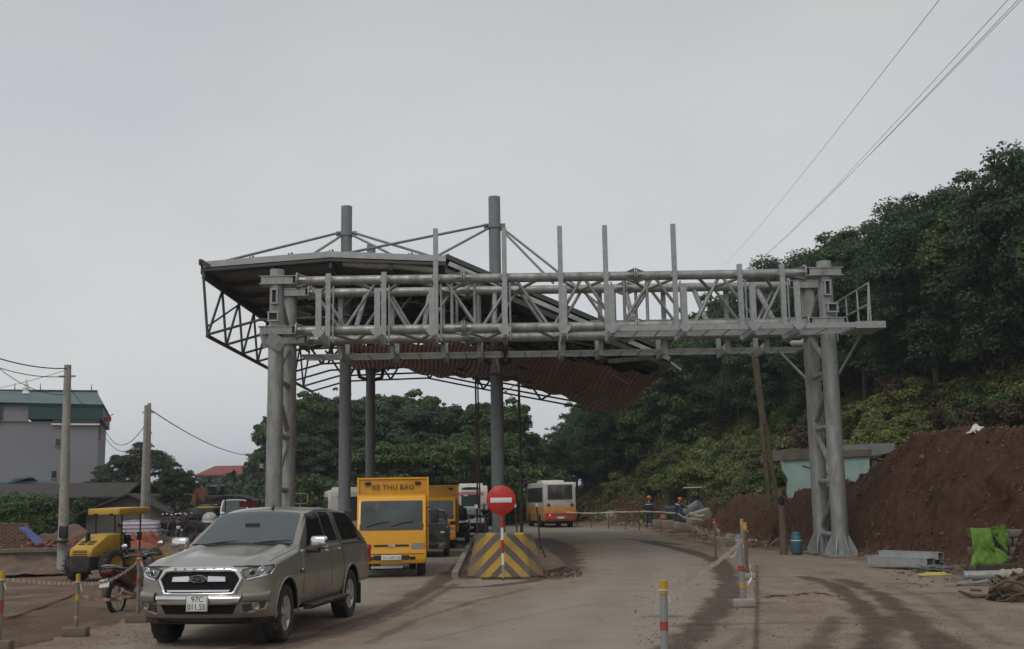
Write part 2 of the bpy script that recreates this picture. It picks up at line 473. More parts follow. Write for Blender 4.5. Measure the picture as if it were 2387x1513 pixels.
def ground_mat():
    m = bpy.data.materials.new('bare earth'); m.use_nodes = True
    n, l = m.node_tree.nodes, m.node_tree.links
    b = n['Principled BSDF']; b.inputs['Roughness'].default_value = .95; b.inputs['Specular IOR Level'].default_value = .15
    t = n.new('ShaderNodeTexCoord'); at_ = n.new('ShaderNodeVertexColor'); at_.layer_name = 'soil'
    sp = n.new('ShaderNodeSeparateColor'); l.new(at_.outputs[0], sp.inputs[0])
    def noise(s, d=6, r=.6):
        q = n.new('ShaderNodeTexNoise'); q.inputs['Scale'].default_value = s; q.inputs['Detail'].default_value = d; q.inputs['Roughness'].default_value = r
        l.new(t.outputs['Object'], q.inputs['Vector']); return q.outputs['Fac']
    def ramp(f, stops):
        q = n.new('ShaderNodeValToRGB')
        while len(q.color_ramp.elements) < len(stops): q.color_ramp.elements.new(.5)
        for e, (p, c) in zip(q.color_ramp.elements, stops): e.position = p; e.color = (*c, 1)
        l.new(f, q.inputs[0]); return q.outputs[0]
    def mix(f, a, c):
        q = n.new('ShaderNodeMix'); q.data_type = 'RGBA'; l.new(f, q.inputs[0]); l.new(a, q.inputs[6]); l.new(c, q.inputs[7]); return q.outputs[2]
    yard = ramp(noise(.55, 9, .68), [(.30, (.13, .085, .060)), (.43, (.225, .152, .106)), (.56, (.29, .208, .148)), (.68, (.38, .295, .22))])
    redc = ramp(noise(2.6, 12, .80), [(.28, (.050, .027, .018)), (.46, (.108, .056, .036)), (.60, (.148, .084, .056)), (.72, (.22, .155, .113))])
    vegc = ramp(noise(1.1, 8, .7), [(.3, (.028, .030, .014)), (.55, (.065, .055, .028)), (.75, (.10, .075, .045))])
    c = mix(sp.outputs[0], yard, redc); c = mix(sp.outputs[1], c, vegc)
    l.new(c, b.inputs['Base Color'])
    bp = n.new('ShaderNodeBump'); bp.inputs['Distance'].default_value = .19
    l.new(noise(4.5, 12, .78), bp.inputs['Height']); l.new(bp.outputs[0], b.inputs['Normal'])
    return m
me.materials.append(ground_mat())
o = bpy.data.objects.new('ground', me); C.objects.link(o); tag(o, kind='structure')

# ------------------------------------------------------------------ the concrete road
ry = []
y = 6.0
while y < 112: ry.append(y); y += .0062 * y if y > 12 else .4
ry = np.array(ry); u = np.linspace(0, 1, 430)
Yr = np.repeat(ry[:, None], len(u), 1)
XL = xl_(ry) + (fbm(ry * 1.4, ry * 0 + 3.3) - .5) * .7; XR = xr_(ry) + (fbm(ry * 1.2 + 60, ry * 0 + 1.7) - .5) * .7
Xr = XL[:, None] * (1 - u) + XR[:, None] * u
Zr = .006 + .006 * (fbm(Xr * 1.5, Yr * 1.5) - .5)
def px2w(pts): return np.array([G0(*p) for p in pts])
def G0(px, py):
    d = ray(px, py); t = -CAM_H / d[2]; return (d[0] * t, d[1] * t)
def pdist(P):
    best = np.full(Xr.shape, 1e9)
    for (ax, ay), (bx, by) in zip(P[:-1], P[1:]):
        dx, dy = bx - ax, by - ay; L = dx * dx + dy * dy
        t = np.clip(((Xr - ax) * dx + (Yr - ay) * dy) / L, 0, 1)
        best = np.minimum(best, np.hypot(Xr - ax - t * dx, Yr - ay - t * dy))
    return best
nz = (fbm(Xr * 2.6, Yr * 1.6, 5) - .5); nz2 = fbm(Xr * .5 + 7, Yr * .35 + 2, 5)
def band(pts, w, s, rough=.6):
    d = pdist(px2w(pts)) + nz * w * rough * 2
    return s * (1 - sstep(w * .2, w * 1.6, d))
dust = np.zeros_like(Xr); mud = np.zeros_like(Xr); joint = np.zeros_like(Xr)
# dust blown over the edges and the middle strip
dust = np.maximum(dust, 1 - sstep(.3, 2.2, Xr - XL[:, None] + nz * 2))
apron_edge = np.interp(Yr, [0, 14, 20.9, 25, 29.3, 36, 41.6, 50, 60, 80, 112], [1.2, 2.2, 4.0, 4.8, 5.35, 6.0, 6.2, 6.3, 6.6, 5.2, -20])
dust = np.maximum(dust, .92 * sstep(-.5, .5, Xr - apron_edge + nz * 1.6) * (.75 + .5 * (nz2 - .5)))
for pts, w, s in [([(700, 1513), (900, 1462), (1080, 1405), (1230, 1372), (1330, 1335)], 1.1, .75),
                  ([(560, 1513), (760, 1480), (900, 1430), (1010, 1372), (1085, 1310), (1120, 1268)], .85, .8),
                  ([(1350, 1300), (1330, 1262), (1300, 1245)], 1.5, .6),
                  ([(850, 1330), (960, 1340), (1060, 1290), (1110, 1255)], 1.0, .35),
                  ([(1330, 1246), (1480, 1250), (1640, 1284)], 1.3, .6)]:
    dust = np.maximum(dust, band(pts, w, s))
for pts, w, s in [([(540, 1520), (760, 1478), (900, 1428), (1010, 1368), (1082, 1312), (1100, 1285)], .26, .95),
                  ([(640, 1520), (830, 1470), (985, 1408), (1062, 1362)], .16, .6),
                  ([(1255, 1348), (1300, 1325), (1318, 1298), (1300, 1272), (1262, 1255)], .65, 1.0),
                  ([(1050, 1372), (1130, 1368), (1240, 1356), (1330, 1320)], .22, .9),
                  ([(1090, 1350), (1075, 1330)], .3, .8),
                  ([(1575, 1513), (1612, 1478), (1672, 1420), (1700, 1372), (1694, 1335), (1668, 1306), (1600, 1283), (1500, 1262)], .33, .85),
                  ([(1640, 1500), (1690, 1450), (1712, 1400)], .25, .4),
                  ([(1870, 1345), (1940, 1362), (1995, 1400), (2030, 1440), (2050, 1476), (2020, 1520)], .24, .85),
                  ([(2060, 1440), (2062, 1478), (2040, 1513)], .34, .7),
                  ([(1960, 1352), (2050, 1385), (2105, 1425), (2140, 1462), (2180, 1520)], .26, .8),
                  ([(2120, 1440), (2190, 1490), (2230, 1520)], .30, .7),
                  ([(2070, 1365), (2170, 1400), (2250, 1450), (2330, 1500)], .2, .45),
                  ([(1950, 1440), (1925, 1475), (1900, 1520)], .22, .6),
                  ([(2200, 1380), (2300, 1420), (2387, 1470)], .3, .35),
                  ([(1450, 1256), (1520, 1262), (1580, 1270)], .35, .7),
                  ([(1240, 1372), (1120, 1398), (960, 1450), (860, 1500)], .14, .5),
                  ([(1765, 1400), (1768, 1345), (1766, 1325)], .12, .2),
                  ([(1770, 1470), (1720, 1490), (1690, 1513)], .2, .4),
                  ([(2060, 1310), (2160, 1325), (2387, 1360)], .5, .7),
                  ([(870, 1345), (970, 1342)], .35, .4)]:
    mud = np.maximum(mud, band(pts, w, s))
for k in range(26):                                   # faint crossing streaks of spilt soil
    x0, y0 = G0(RNG.uniform(1500, 2380), RNG.uniform(1330, 1510))
    d = np.hypot((Xr - x0) / RNG.uniform(.4, 1.1), (Yr - y0) / RNG.uniform(.10, .3)) + nz * 1.2
    mud = np.maximum(mud, RNG.uniform(.25, .55) * (1 - sstep(.5, 1.2, d)))
for pts, w, s in [([(1764, 1318), (1766, 1400), (1762, 1520)], .032, .7), ([(1548, 1461), (1760, 1455), (2040, 1452)], .05, .55),
                  ([(990, 1496), (1120, 1462), (1250, 1432), (1420, 1400)], .02, .45), ([(1400, 1330), (1640, 1322)], .03, .3)]:
    d = pdist(px2w(pts)); joint = np.maximum(joint, s * (1 - sstep(w * .6, w * 1.6, d)))
tracks = np.zeros_like(Xr)                            # paler, polished wheel paths on the concrete
for pts in [[(1150, 1513), (1330, 1400), (1420, 1330), (1420, 1285), (1370, 1250)], [(1420, 1513), (1540, 1400), (1570, 1330), (1530, 1280), (1440, 1248)]]:
    tracks = np.maximum(tracks, band(pts, .5, .5, .3))
me = grid_mesh('road', Xr, Yr, Zr)
attr_col(me, 'cover', np.stack([np.clip(dust, 0, 1), np.clip(mud, 0, 1), joint, np.ones_like(dust)], -1))
attr_col(me, 'wear', np.stack([tracks, tracks, tracks, np.ones_like(dust)], -1))
def road_mat():
    m = bpy.data.materials.new('dusty concrete road'); m.use_nodes = True
    n, l = m.node_tree.nodes, m.node_tree.links
    b = n['Principled BSDF']; b.inputs['Specular IOR Level'].default_value = .25
    t = n.new('ShaderNodeTexCoord')
    a = n.new('ShaderNodeVertexColor'); a.layer_name = 'cover'
    a2 = n.new('ShaderNodeVertexColor'); a2.layer_name = 'wear'
    sp = n.new('ShaderNodeSeparateColor'); l.new(a.outputs[0], sp.inputs[0])
    sp2 = n.new('ShaderNodeSeparateColor'); l.new(a2.outputs[0], sp2.inputs[0])
    def noise(s, d=7, r=.62, st=None):
        q = n.new('ShaderNodeTexNoise'); q.inputs['Scale'].default_value = s; q.inputs['Detail'].default_value = d; q.inputs['Roughness'].default_value = r
        v = t.outputs['Object']
        if st:
            mp = n.new('ShaderNodeMapping'); mp.inputs['Scale'].default_value = st; l.new(v, mp.inputs[0]); v = mp.outputs[0]
        l.new(v, q.inputs['Vector']); return q.outputs['Fac']
    def ramp(f, stops):
        q = n.new('ShaderNodeValToRGB')
        while len(q.color_ramp.elements) < len(stops): q.color_ramp.elements.new(.5)
        for e, (p, c) in zip(q.color_ramp.elements, stops): e.position = p; e.color = (*c, 1)
        l.new(f, q.inputs[0]); return q.outputs[0]
    def mix(f, a_, c):
        q = n.new('ShaderNodeMix'); q.data_type = 'RGBA'; l.new(f, q.inputs[0]); l.new(a_, q.inputs[6]); l.new(c, q.inputs[7]); return q.outputs[2]
    def edge(f, noi, lo=.25, hi=.75):                  # breaks a mask up with grain
        q = n.new('ShaderNodeMath'); q.operation = 'MULTIPLY_ADD'; q.inputs[1].default_value = .9
        s_ = n.new('ShaderNodeMath'); s_.operation = 'SUBTRACT'; l.new(noi, s_.inputs[0]); s_.inputs[1].default_value = .5
        l.new(s_.outputs[0], q.inputs[0]); l.new(f, q.inputs[2])
        r = n.new('ShaderNodeMapRange'); r.inputs[1].default_value = lo; r.inputs[2].default_value = hi; l.new(q.outputs[0], r.inputs[0]); return r.outputs[0]
    base = ramp(noise(.8, 12, .74), [(.3, (.21, .182, .147)), (.5, (.262, .229, .186)), (.7, (.315, .277, .228))])
    pol = ramp(noise(2.0), [(.3, (.29, .256, .212)), (.7, (.34, .302, .254))])
    dirt = ramp(noise(1.1, 12, .76, (1, .55, 1)), [(.30, (.16, .113, .08)), (.45, (.24, .178, .131)), (.58, (.305, .236, .18)), (.72, (.40, .33, .26))])
    mudc = ramp(noise(2.2, 8, .7), [(.3, (.078, .056, .042)), (.55, (.118, .087, .067)), (.75, (.17, .130, .10))])
    jc = ramp(noise(3), [(.4, (.03, .024, .02)), (.7, (.05, .04, .033))])
    c = mix(sp2.outputs[0], base, pol)
    c = mix(edge(sp.outputs[0], noise(1.1, 9, .72, (1, .5, 1)), .2, .85), c, dirt)
    c = mix(edge(sp.outputs[1], noise(2.6, 9, .75, (1, .45, 1)), .28, .72), c, mudc)
    c = mix(sp.outputs[2], c, jc)
    l.new(c, b.inputs['Base Color'])
    rr = n.new('ShaderNodeMapRange'); rr.inputs[3].default_value = .78; rr.inputs[4].default_value = .95; l.new(sp.outputs[0], rr.inputs[0]); l.new(rr.outputs[0], b.inputs['Roughness'])
    hs = n.new('ShaderNodeMath'); hs.operation = 'MULTIPLY'; l.new(noise(9, 8, .7), hs.inputs[0])
    sm = n.new('ShaderNodeMath'); sm.operation = 'ADD'; l.new(sp.outputs[0], sm.inputs[0]); l.new(sp.outputs[1], sm.inputs[1])
    mr = n.new('ShaderNodeMapRange'); mr.inputs[3].default_value = .25; mr.inputs[4].default_value = 1.0; l.new(sm.outputs[0], mr.inputs[0]); l.new(mr.outputs[0], hs.inputs[1])
    bp = n.new('ShaderNodeBump'); bp.inputs['Distance'].default_value = .05; l.new(hs.outputs[0], bp.inputs['Height']); l.new(bp.outputs[0], b.inputs['Normal'])
    return m
me.materials.append(road_mat())
o = bpy.data.objects.new('road', me); C.objects.link(o); tag(o, kind='structure')

# ------------------------------------------------------------------ foliage
def leaf_mesh(name, c, nrm, size, m, aspect=.45, fold=.12):
    N = len(c)
    nrm = nrm / np.maximum(np.linalg.norm(nrm, axis=1, keepdims=True), 1e-6)
    r = RNG.normal(size=(N, 3)); t = r - (r * nrm).sum(1, keepdims=True) * nrm
    t /= np.maximum(np.linalg.norm(t, axis=1, keepdims=True), 1e-6)
    b = np.cross(nrm, t); s = np.asarray(size).reshape(-1, 1)
    v = np.stack([c - t * s * .5 - nrm * s * fold, c + b * s * aspect, c + t * s * .5 - nrm * s * fold, c - b * s * aspect], 1).reshape(-1, 3)
    me = bpy.data.meshes.new(name)
    me.vertices.add(4 * N); me.vertices.foreach_set('co', v.astype(np.float32).ravel())
    me.loops.add(4 * N); me.loops.foreach_set('vertex_index', np.arange(4 * N, dtype=np.int32))
    me.polygons.add(N); me.polygons.foreach_set('loop_start', np.arange(0, 4 * N, 4, dtype=np.int32))
    me.update(calc_edges=True)
    me.materials.append(m)
    return me
def udir(n):
    v = RNG.normal(size=(n, 3)); return v / np.linalg.norm(v, axis=1, keepdims=True)
def crown_mesh(name, m, N, rad=(3, 3, 3.4), zc=6.0, nclump=34, cr=(.7, 1.3), leaf=(.2, .34), lo=-.6, flat=.75, droop=.2, aspect=.42):
    """clumps of leaves spread through a crown's volume, with air between them"""
    d = udir(nclump * 4); d = d[d[:, 2] > lo][:nclump]; k = len(d)
    rr = RNG.uniform(.35, 1.0, k) ** .6 * np.where(RNG.random(k) < .22, RNG.uniform(1.05, 1.28, k), 1.0)
    cc = d * rr[:, None] * np.array(rad) * .85; cc[:, 2] += zc
    cr_ = RNG.uniform(cr[0], cr[1], k) * np.where(rr > 1.02, .62, 1.0)
    which = RNG.choice(k, N, p=cr_ ** 2 / (cr_ ** 2).sum())
    q = udir(N); q[:, 2] = np.where(q[:, 2] < -.3, -q[:, 2] * .5, q[:, 2])
    rad_ = cr_[which] * RNG.uniform(.35, 1.08, N) ** .5
    p = cc[which] + q * rad_[:, None] * np.array([1, 1, flat])
    nr = q + RNG.normal(size=(N, 3)) * .55; nr[:, 2] += .35
    return leaf_mesh(name, p, nr, RNG.uniform(leaf[0], leaf[1], N), m, aspect), cc
def trunk_mesh(name, m, h, r, cc, nl=7, lean=.3):
    b = MB()
    top = Vector((RNG.uniform(-lean, lean), RNG.uniform(-lean, lean), h))
    pts = [Vector((0, 0, -.4)), Vector((top.x * .3, top.y * .2, h * .35)), Vector((top.x * .6, top.y * .7, h * .7)), top]
    b.path(pts, [r * 1.15, r * .8, r * .6, r * .35], 8)
    for i in RNG.choice(len(cc), min(nl, len(cc)), replace=False):
        e = Vector(cc[i]); s = pts[1].lerp(pts[2], RNG.uniform(.1, 1)); mid = s.lerp(e, .5) + Vector((0, 0, .25))
        b.path([s, mid, e], [r * .42, r * .28, r * .1], 5)
    return b.mesh(name, m)
leafA = mat('dark hill leaves', (.060, .118, .040), .5, 0, .35, .25, island=.55, translucent=.3, spec=.3)
leafA2 = mat('lighter hill leaves', (.085, .135, .038), .5, 0, .35, .25, island=.55, translucent=.3, spec=.3)
leafA3 = mat('bluish hill leaves', (.050, .090, .042), .5, 0, .35, .25, island=.55, translucent=.3, spec=.3)
leafB = mat('deep green leaves', (.055, .090, .044), .5, 0, .3, .3, island=.5, translucent=.3, spec=.3)
leafC = mat('fresh green leaves', (.075, .125, .034), .5, 0, .25, .5, island=.45, translucent=.25, spec=.3)
leafD = mat('olive bush leaves', (.165, .185, .052), .55, 0, .3, .5, island=.5, translucent=.25, spec=.3)
leafE = mat('brown dry leaves', (.085, .066, .038), .7, 0, .3, .6, island=.5, translucent=.2, spec=.2)
leafF = mat('grey green fine leaves', (.062, .080, .050), .6, 0, .25, .5, island=.5, translucent=.2, spec=.3)
bark = mat('bark', (.10, .08, .06), .9, 0, .3, 7, bump=.01)
palebark = mat('pale bark', (.20, .18, .15), .9, 0, .25, 7, bump=.01)

PROTO = {}
def proto(key, m, N, h, r, trunk_r, bk=bark, **kw):
    L = []
    for i in range(3 if key in ('hill', 'bush', 'far') else 1):
        if key == 'hill': kw['leaf'] = [(.10, .21), (.14, .27), (.09, .18)][i]
        cm, cc = crown_mesh('crown', [m, leafA2, leafA3][i] if key in ('hill', 'far') else m, N, **kw)
        L.append((cm, trunk_mesh('trunk', bk, h, trunk_r, cc), h + 0))
    PROTO[key] = L
proto('hill', leafA, 44000, 6.5, 3.3, .18, rad=(3.5, 3.5, 5.0), zc=5.9, nclump=110, cr=(.4, 1.15), leaf=(.11, .23), lo=-.95, flat=.85)
proto('far', leafB, 40000, 8.0, 4, .3, rad=(4.8, 4.4, 5.6), zc=7.2, nclump=110, cr=(.4, 1.35), leaf=(.17, .34), flat=.7, lo=-.95)
proto('umbrella', leafC, 22000, 4.6, 4, .2, rad=(4.8, 4.2, 1.7), zc=5.2, nclump=40, cr=(.7, 1.3), leaf=(.15, .28), lo=-.35, flat=.5)
proto('feathery', leafF, 30000, 6, 4, .22, palebark, rad=(4.3, 4.0, 4.3), zc=5.6, nclump=80, cr=(.6, 1.3), leaf=(.13, .26), flat=.5, lo=-.8, aspect=.3)
proto('bush', leafD, 7000, 1.0, 1, .05, rad=(1.3, 1.3, 1.0), zc=.85, nclump=26, cr=(.25, .65), leaf=(.07, .15), lo=-.8)
proto('greenbush', leafC, 8000, 1.0, 1, .05, rad=(1.4, 1.4, 1.15), zc=.8, nclump=28, cr=(.25, .7), leaf=(.07, .16), lo=-.9)
proto('drybush', leafE, 5000, 1.0, 1, .05, rad=(1.3, 1.3, 1.1), zc=.9, nclump=20, cr=(.25, .65), leaf=(.06, .13), lo=-.7)

def plant(key, name, label, cat, loc, s=1.0, sz=None, group=None):
    cm, tm, h = PROTO[key][RNG.integers(len(PROTO[key]))]
    t = thing(name, label, cat, loc, RNG.uniform(0, 6.28), group)
    t.scale = (s, s, s if sz is None else sz)
    for nm, d in (('crown', cm), ('trunk', tm)):
        q = bpy.data.objects.new(nm, d); C.objects.link(q); q.parent = t
    return t
def proj(p):
    c = CAM_R.T @ (np.array(p, float) - np.array([0, 0, CAM_H]))
    return PCX + FPX * c[0] / -c[2], PCY - FPX * c[1] / -c[2]

SIL_X = [1280, 1305, 1335, 1420, 1450, 1500, 1600, 1700, 1790, 1830, 1900, 2010, 2140, 2250, 2330, 2387, 2500, 2800]
SIL_Y = [1030, 975, 955, 890, 745, 700, 690, 668, 605, 556, 530, 470, 408, 398, 345, 335, 300, 220]
n_hill = 0
for y in np.arange(30, 118, 4.0):
    x = xb(y) + np.interp(y, DB_Y, DB_D) + 4.5
    x += np.interp(y, [0, 40, 60, 80, 90, 120], [2.5, 1.5, 4.0, 2.0, -2.8, -4.0])
    while x < y * .62 + 14:
        X = x + RNG.uniform(-1.2, 1.2); Y = y + RNG.uniform(-1.4, 1.4)
        x += 3.7
        base = onground(X, Y, -.3)
        px, py = proj(base)
        if px > 2650 or px < 1270: continue
        tgt = np.interp(px, SIL_X, SIL_Y) + RNG.uniform(0, 34)
        top = at(px, tgt, Y).z
        hmax = (top - base.z)
        s = RNG.uniform(.85, 1.2)
        if 10.6 * s > hmax: s = hmax / 10.6
        if s < .42: continue
        n_hill += 1
        plant('hill', 'hill_tree', 'dark green tree in the dense wood on the hillside right of the gantry', 'tree', base, s, group='trees of the wooded hillside')
# the mass of trees straight ahead, beyond the canopy
for px, top, Y, s in [(705, 900, 104, .9), (742, 886, 112, 1), (790, 900, 108, .95), (842, 893, 114, 1), (890, 898, 106, .9), (935, 885, 112, 1), (978, 905, 105, .95),
                      (1022, 902, 113, 1), (1068, 912, 108, .95), (1112, 918, 112, 1), (1150, 905, 106, .9), (1192, 968, 110, .8), (1236, 990, 116, .8), (1275, 1012, 112, .75),
                      (720, 985, 96, .7), (820, 990, 97, .75), (960, 985, 98, .75), (1080, 985, 98, .75), (1160, 1000, 98, .7), (655, 960, 118, .8)]:
    X = at(px, 1165, Y).x; base = onground(X, Y, -.3)
    s2 = (at(px, top, Y).z - base.z) / 13.2
    t = plant('far', 'broadleaf_tree', 'tall dark broadleaf tree in the row beyond the toll canopy', 'tree', base, s2, group='row of trees beyond the canopy')
for px, top, Y, w, lab in [(948, 1030, 84, 1.0, 'bright green spreading tree above the yellow mail truck'), (1085, 1022, 82, 1.05, 'bright green spreading tree left of the no entry sign')]:
    X = at(px, 1165, Y).x; base = onground(X, Y, -.2)
    s2 = (at(px, top, Y).z - base.z) / 6.8
    plant('umbrella', 'spreading_tree', lab, 'tree', base, s2 * w, s2)
for px, top, Y, s, lab in [(905, 1095, 78, 1.5, 'small light green tree behind the box of the yellow mail truck'), (1140, 1090, 86, 1.8, 'leafy shrub behind the round no entry sign'),
                           (1215, 1075, 92, 1.9, 'leafy shrub behind the roof of the rear bus'), (1020, 1100, 88, 1.7, 'low shrub behind the second yellow truck'),
                           (790, 1110, 90, 1.9, 'shrub behind the white bus roofs'), (720, 1100, 92, 2.0, 'shrub right of the left gantry leg'), (1275, 1090, 95, 2.0, 'shrub above the right edge of the rear bus')]:
    X = at(px, 1165, Y).x; base = onground(X, Y, -.2)
    s2 = (at(px, top, Y).z - base.z) / 2.0
    plant('greenbush', 'shrub', lab, 'shrub', base, s2 * .95, s2)
# left side
def tree_at(key, name, lab, px, top, Y, wide=1.0, full=10.2):
    X = at(px, 1165, Y).x; base = onground(X, Y, -.2)
    s2 = (at(px, top, Y).z - base.z) / full
    return plant(key, name, lab, 'tree', base, s2 * wide, s2)
tree_at('feathery', 'feathery_tree', 'broad feathery tree behind the pair of concrete poles', 330, 1012, 72, 1.05)
tree_at('feathery', 'feathery_tree', 'thin grey green tree left of the red roofed house', 410, 1062, 66, .72)
tree_at('feathery', 'feathery_tree', 'low feathery tree between the grey house and the pair of poles', 262, 1045, 76, .8)
tree_at('far', 'street_tree', 'dark street tree in front of the red roofed house', 540, 1088, 116, .7, 13.0)
tree_at('far', 'street_tree', 'dark leaning tree beside the grey flat roofed house', 585, 1062, 124, .65, 13.0)
tree_at('far', 'street_tree', 'dark street tree right behind the left gantry leg', 625, 1100, 112, .7, 13.0)
for px, top, Y, w, lab in [(60, 1142, 60, 1.2, 'dark bush in front of the grey house'), (20, 1160, 55, 1.1, 'dark bush at the left edge below the grey house'), (110, 1150, 62, 1.0, 'dark bush left of the tall concrete pole'), (195, 1152, 66, .9, 'low bush under the grey house corner')]:
    X = at(px, 1165, Y).x; base = onground(X, Y, -.2); s2 = (at(px, top, Y).z - base.z) / 2.0
    plant('greenbush', 'bush', lab, 'bush', base, s2 * w * .9, s2)

# ---- bushes and creepers on the lower slope
def slope_spot(y, dd):
    x = xb(y) + np.interp(y, DB_Y, DB_D) + dd
    return onground(x, y, -.1)
for i in range(330):
    y = RNG.uniform(24, 92); dd = RNG.uniform(-1.0, 8.5)
    p = slope_spot(y, dd)
    px, py = proj(p)
    if px > 2480 or px < 1330: continue
    if dd < .5 and (1800 < px < 2060): continue
    if px > 2040 and (dd < 1.2 or y < 27): continue
    k = RNG.random() * (.75 if 1960 < px < 2200 else 1.0)
    if px > 2150 and k < .45 or k < .16: plant('drybush', 'dry_bush', 'brown dry bush on the slope above the earth cutting', 'bush', p, RNG.uniform(.6, 1.25), group='dry bushes on the slope')
    elif k < .75: plant('bush', 'slope_bush', 'olive green bush among creepers on the slope right of the road', 'bush', p, RNG.uniform(.6, 1.3), group='olive bushes on the slope')
    else: plant('greenbush', 'green_bush', 'fresh green bush among creepers on the slope right of the road', 'bush', p, RNG.uniform(.6, 1.2), group='green bushes on the slope')
N = 420000
yy = 24 + RNG.random(N) ** 1.1 * 75; dd = RNG.uniform(-2.4, 17, N)
xx = xb(yy) + np.interp(yy, DB_Y, DB_D) + dd
dens = fbm(xx * .55 + 4, yy * .55) + .25 * sstep(-2.2, 1.0, dd) - .12
keep = RNG.random(N) < np.clip(dens * 1.6 - .25, 0, 1)
# leave the bench with the building clear
ppx = PCX + FPX * xx / yy
keep &= ~((dd < 1.0) & (ppx > 1790) & (ppx < 2080)) & ~((dd < .3 + 1.2 * fbm(yy * .8, xx * .8)) & (ppx > 2020))
xx, yy = xx[keep], yy[keep]
zz = gz(xx, yy) + RNG.random(len(xx)) ** 1.6 * .75 * (.4 + fbm(xx * .9, yy * .9))
nn = RNG.normal(size=(len(xx), 3)) * .6 + np.array([-.35, -.25, .8])
half = RNG.random(len(xx))
k1 = fbm(xx * .3 + 11, yy * .3) + (half - .5) * .25
for nm, sel, m_ in (('creepers', k1 > .47, leafD), ('undergrowth', (k1 <= .47) & (k1 > .38), leafC), ('dry_weeds', k1 <= .38, leafE)):
    me = leaf_mesh(nm, np.stack([xx, yy, zz], 1)[sel], nn[sel], RNG.uniform(.07, .18, sel.sum()), m_)
    o = bpy.data.objects.new(nm, me); C.objects.link(o); tag(o, kind='stuff')
    tag(o, {'creepers': 'olive creepers covering the slope above the cutting', 'undergrowth': 'green undergrowth on the slope', 'dry_weeds': 'brown dry weeds on the slope'}[nm])
# banana plants and the yellow leaved shrub
def banana(px, py, Y, h, lab):
    base = G(px, Y); p = at(px, py, base.y)
    h = max(p.z - base.z, 1.2)
    t = thing('banana_plant', lab, 'plant', base, RNG.uniform(0, 6), 'banana plants on the slope')
    MB().path([(0, 0, 0), (.05, 0, h * .5), (0, .05, h * .62)], [.11, .09, .06], 8).obj('stem', leafC, t)
    for i in range(7):
        a = i * 2.4 + RNG.uniform(-.3, .3); L = h * RNG.uniform(.42, .58); rise = RNG.uniform(.5, 1.1); rows = []
        for j in range(8):
            u_ = j / 7; r_ = L * (u_ * .9); z = h * .6 + L * (rise * u_ - .75 * u_ ** 2.2 * (1.3 - rise * .5)); w = .26 * math.sin(math.pi * min(1, u_ * .9 + .08)) * (h / 3)
            c = Vector((math.cos(a) * r_, math.sin(a) * r_, z)); sd_ = Vector((-math.sin(a), math.cos(a), 0)) * w
            rows.append([c - sd_ + Vector((0, 0, -w * .3)), c, c + sd_ + Vector((0, 0, -w * .3))])
        MB().grid(rows).obj('leaf', banleaf, t)
banleaf = mat('banana leaf', (.09, .16, .06), .45, 0, .2, 3, translucent=.25)
for px, py, Y in [(1512, 950, 1012), (1545, 985, 1018), (1590, 962, 1022), (1612, 972, 1020), (1632, 960, 1016), (1500, 1000, 1030), (1375, 1040, 1085), (1322, 1055, 1092)]:
    banana(px, py, Y, 3, 'banana plant with broad pale green leaves on the slope')
crot = mat('yellow leaves', (.28, .25, .05), .5, 0, .25, 2, island=.4, translucent=.2)
me, cc = crown_mesh('crown', crot, 900, rad=(.9, .9, 1.1), zc=1.3, nclump=10, cr=(.25, .45), leaf=(.16, .3))
p = G(1352, 1072)
t = thing('yellow_shrub', 'yellow leaved shrub on the slope above the rear bus', 'shrub', (p.x, p.y, p.z - .1)); t.scale = ((at(1352, 1004, p.y).z - p.z) / 2.5,) * 3
q = bpy.data.objects.new('crown', me); C.objects.link(q); q.parent = t
q = bpy.data.objects.new('trunk', trunk_mesh('trunk', bark, 1.2, .06, cc)); C.objects.link(q); q.parent = t
# a bare thin trunk and a reddish tree right on the slope
b0 = G(1428, 1048, -.3)
t = thing('thin_tree', 'slender bare trunk on the slope below the tarpaulin tip', 'tree', b0)
MB().path([(0, 0, 0), (-.1, 0, 1.5), (-.2, 0, at(1425, 935, b0.y).z - b0.z)], [.12, .09, .05], 7).obj('trunk', bark, t)
lr = mat('reddish leaves', (.07, .042, .028), .6, 0, .3, .6, island=.5, translucent=.2)
me, cc = crown_mesh('crown', lr, 7000, rad=(3.0, 2.6, 2.6), zc=2.4, nclump=40, cr=(.4, .9), leaf=(.1, .2), lo=-.9)
p = G(2262, 880); b0 = p
t = thing('reddish_tree', 'reddish brown leaved tree above the bushes at the right', 'tree', (p.x, p.y, p.z - .3)); t.scale = ((at(2262, 752, p.y).z - p.z) / 4.9,) * 3
q = bpy.data.objects.new('crown', me); C.objects.link(q); q.parent = t
q = bpy.data.objects.new('trunk', trunk_mesh('trunk', bark, 2.8, .12, cc)); C.objects.link(q); q.parent = t
# stones lying on the face of the cutting and along its foot
stone_m = mat('stones', (.12, .08, .062), .95, 0, .35, 3, island=.4)
b = MB()
for i in range(3200):
    y = 24 + 64 * RNG.random() ** 1.6; d_ = RNG.choice([RNG.uniform(-.7, .1), RNG.uniform(.1, 2.6)])
    x = xb(y) + d_; s = RNG.uniform(.015, .07) * (1 if d_ > 0 else 1.2)
    z = float(gz(x, y))
    e = Euler((RNG.uniform(0, 3), RNG.uniform(0, 3), RNG.uniform(0, 3))).to_matrix()
    b.box((x, y, z + s * .2), (s * RNG.uniform(.8, 1.8), s, s * RNG.uniform(.5, 1)), e)
soil_clod = mat('soil clods', (.108, .058, .039), .95, 0, .35, 4, island=.4)
tag(b.obj('stones', stone_m), 'loose stones scattered on the red earth cutting', kind='stuff')

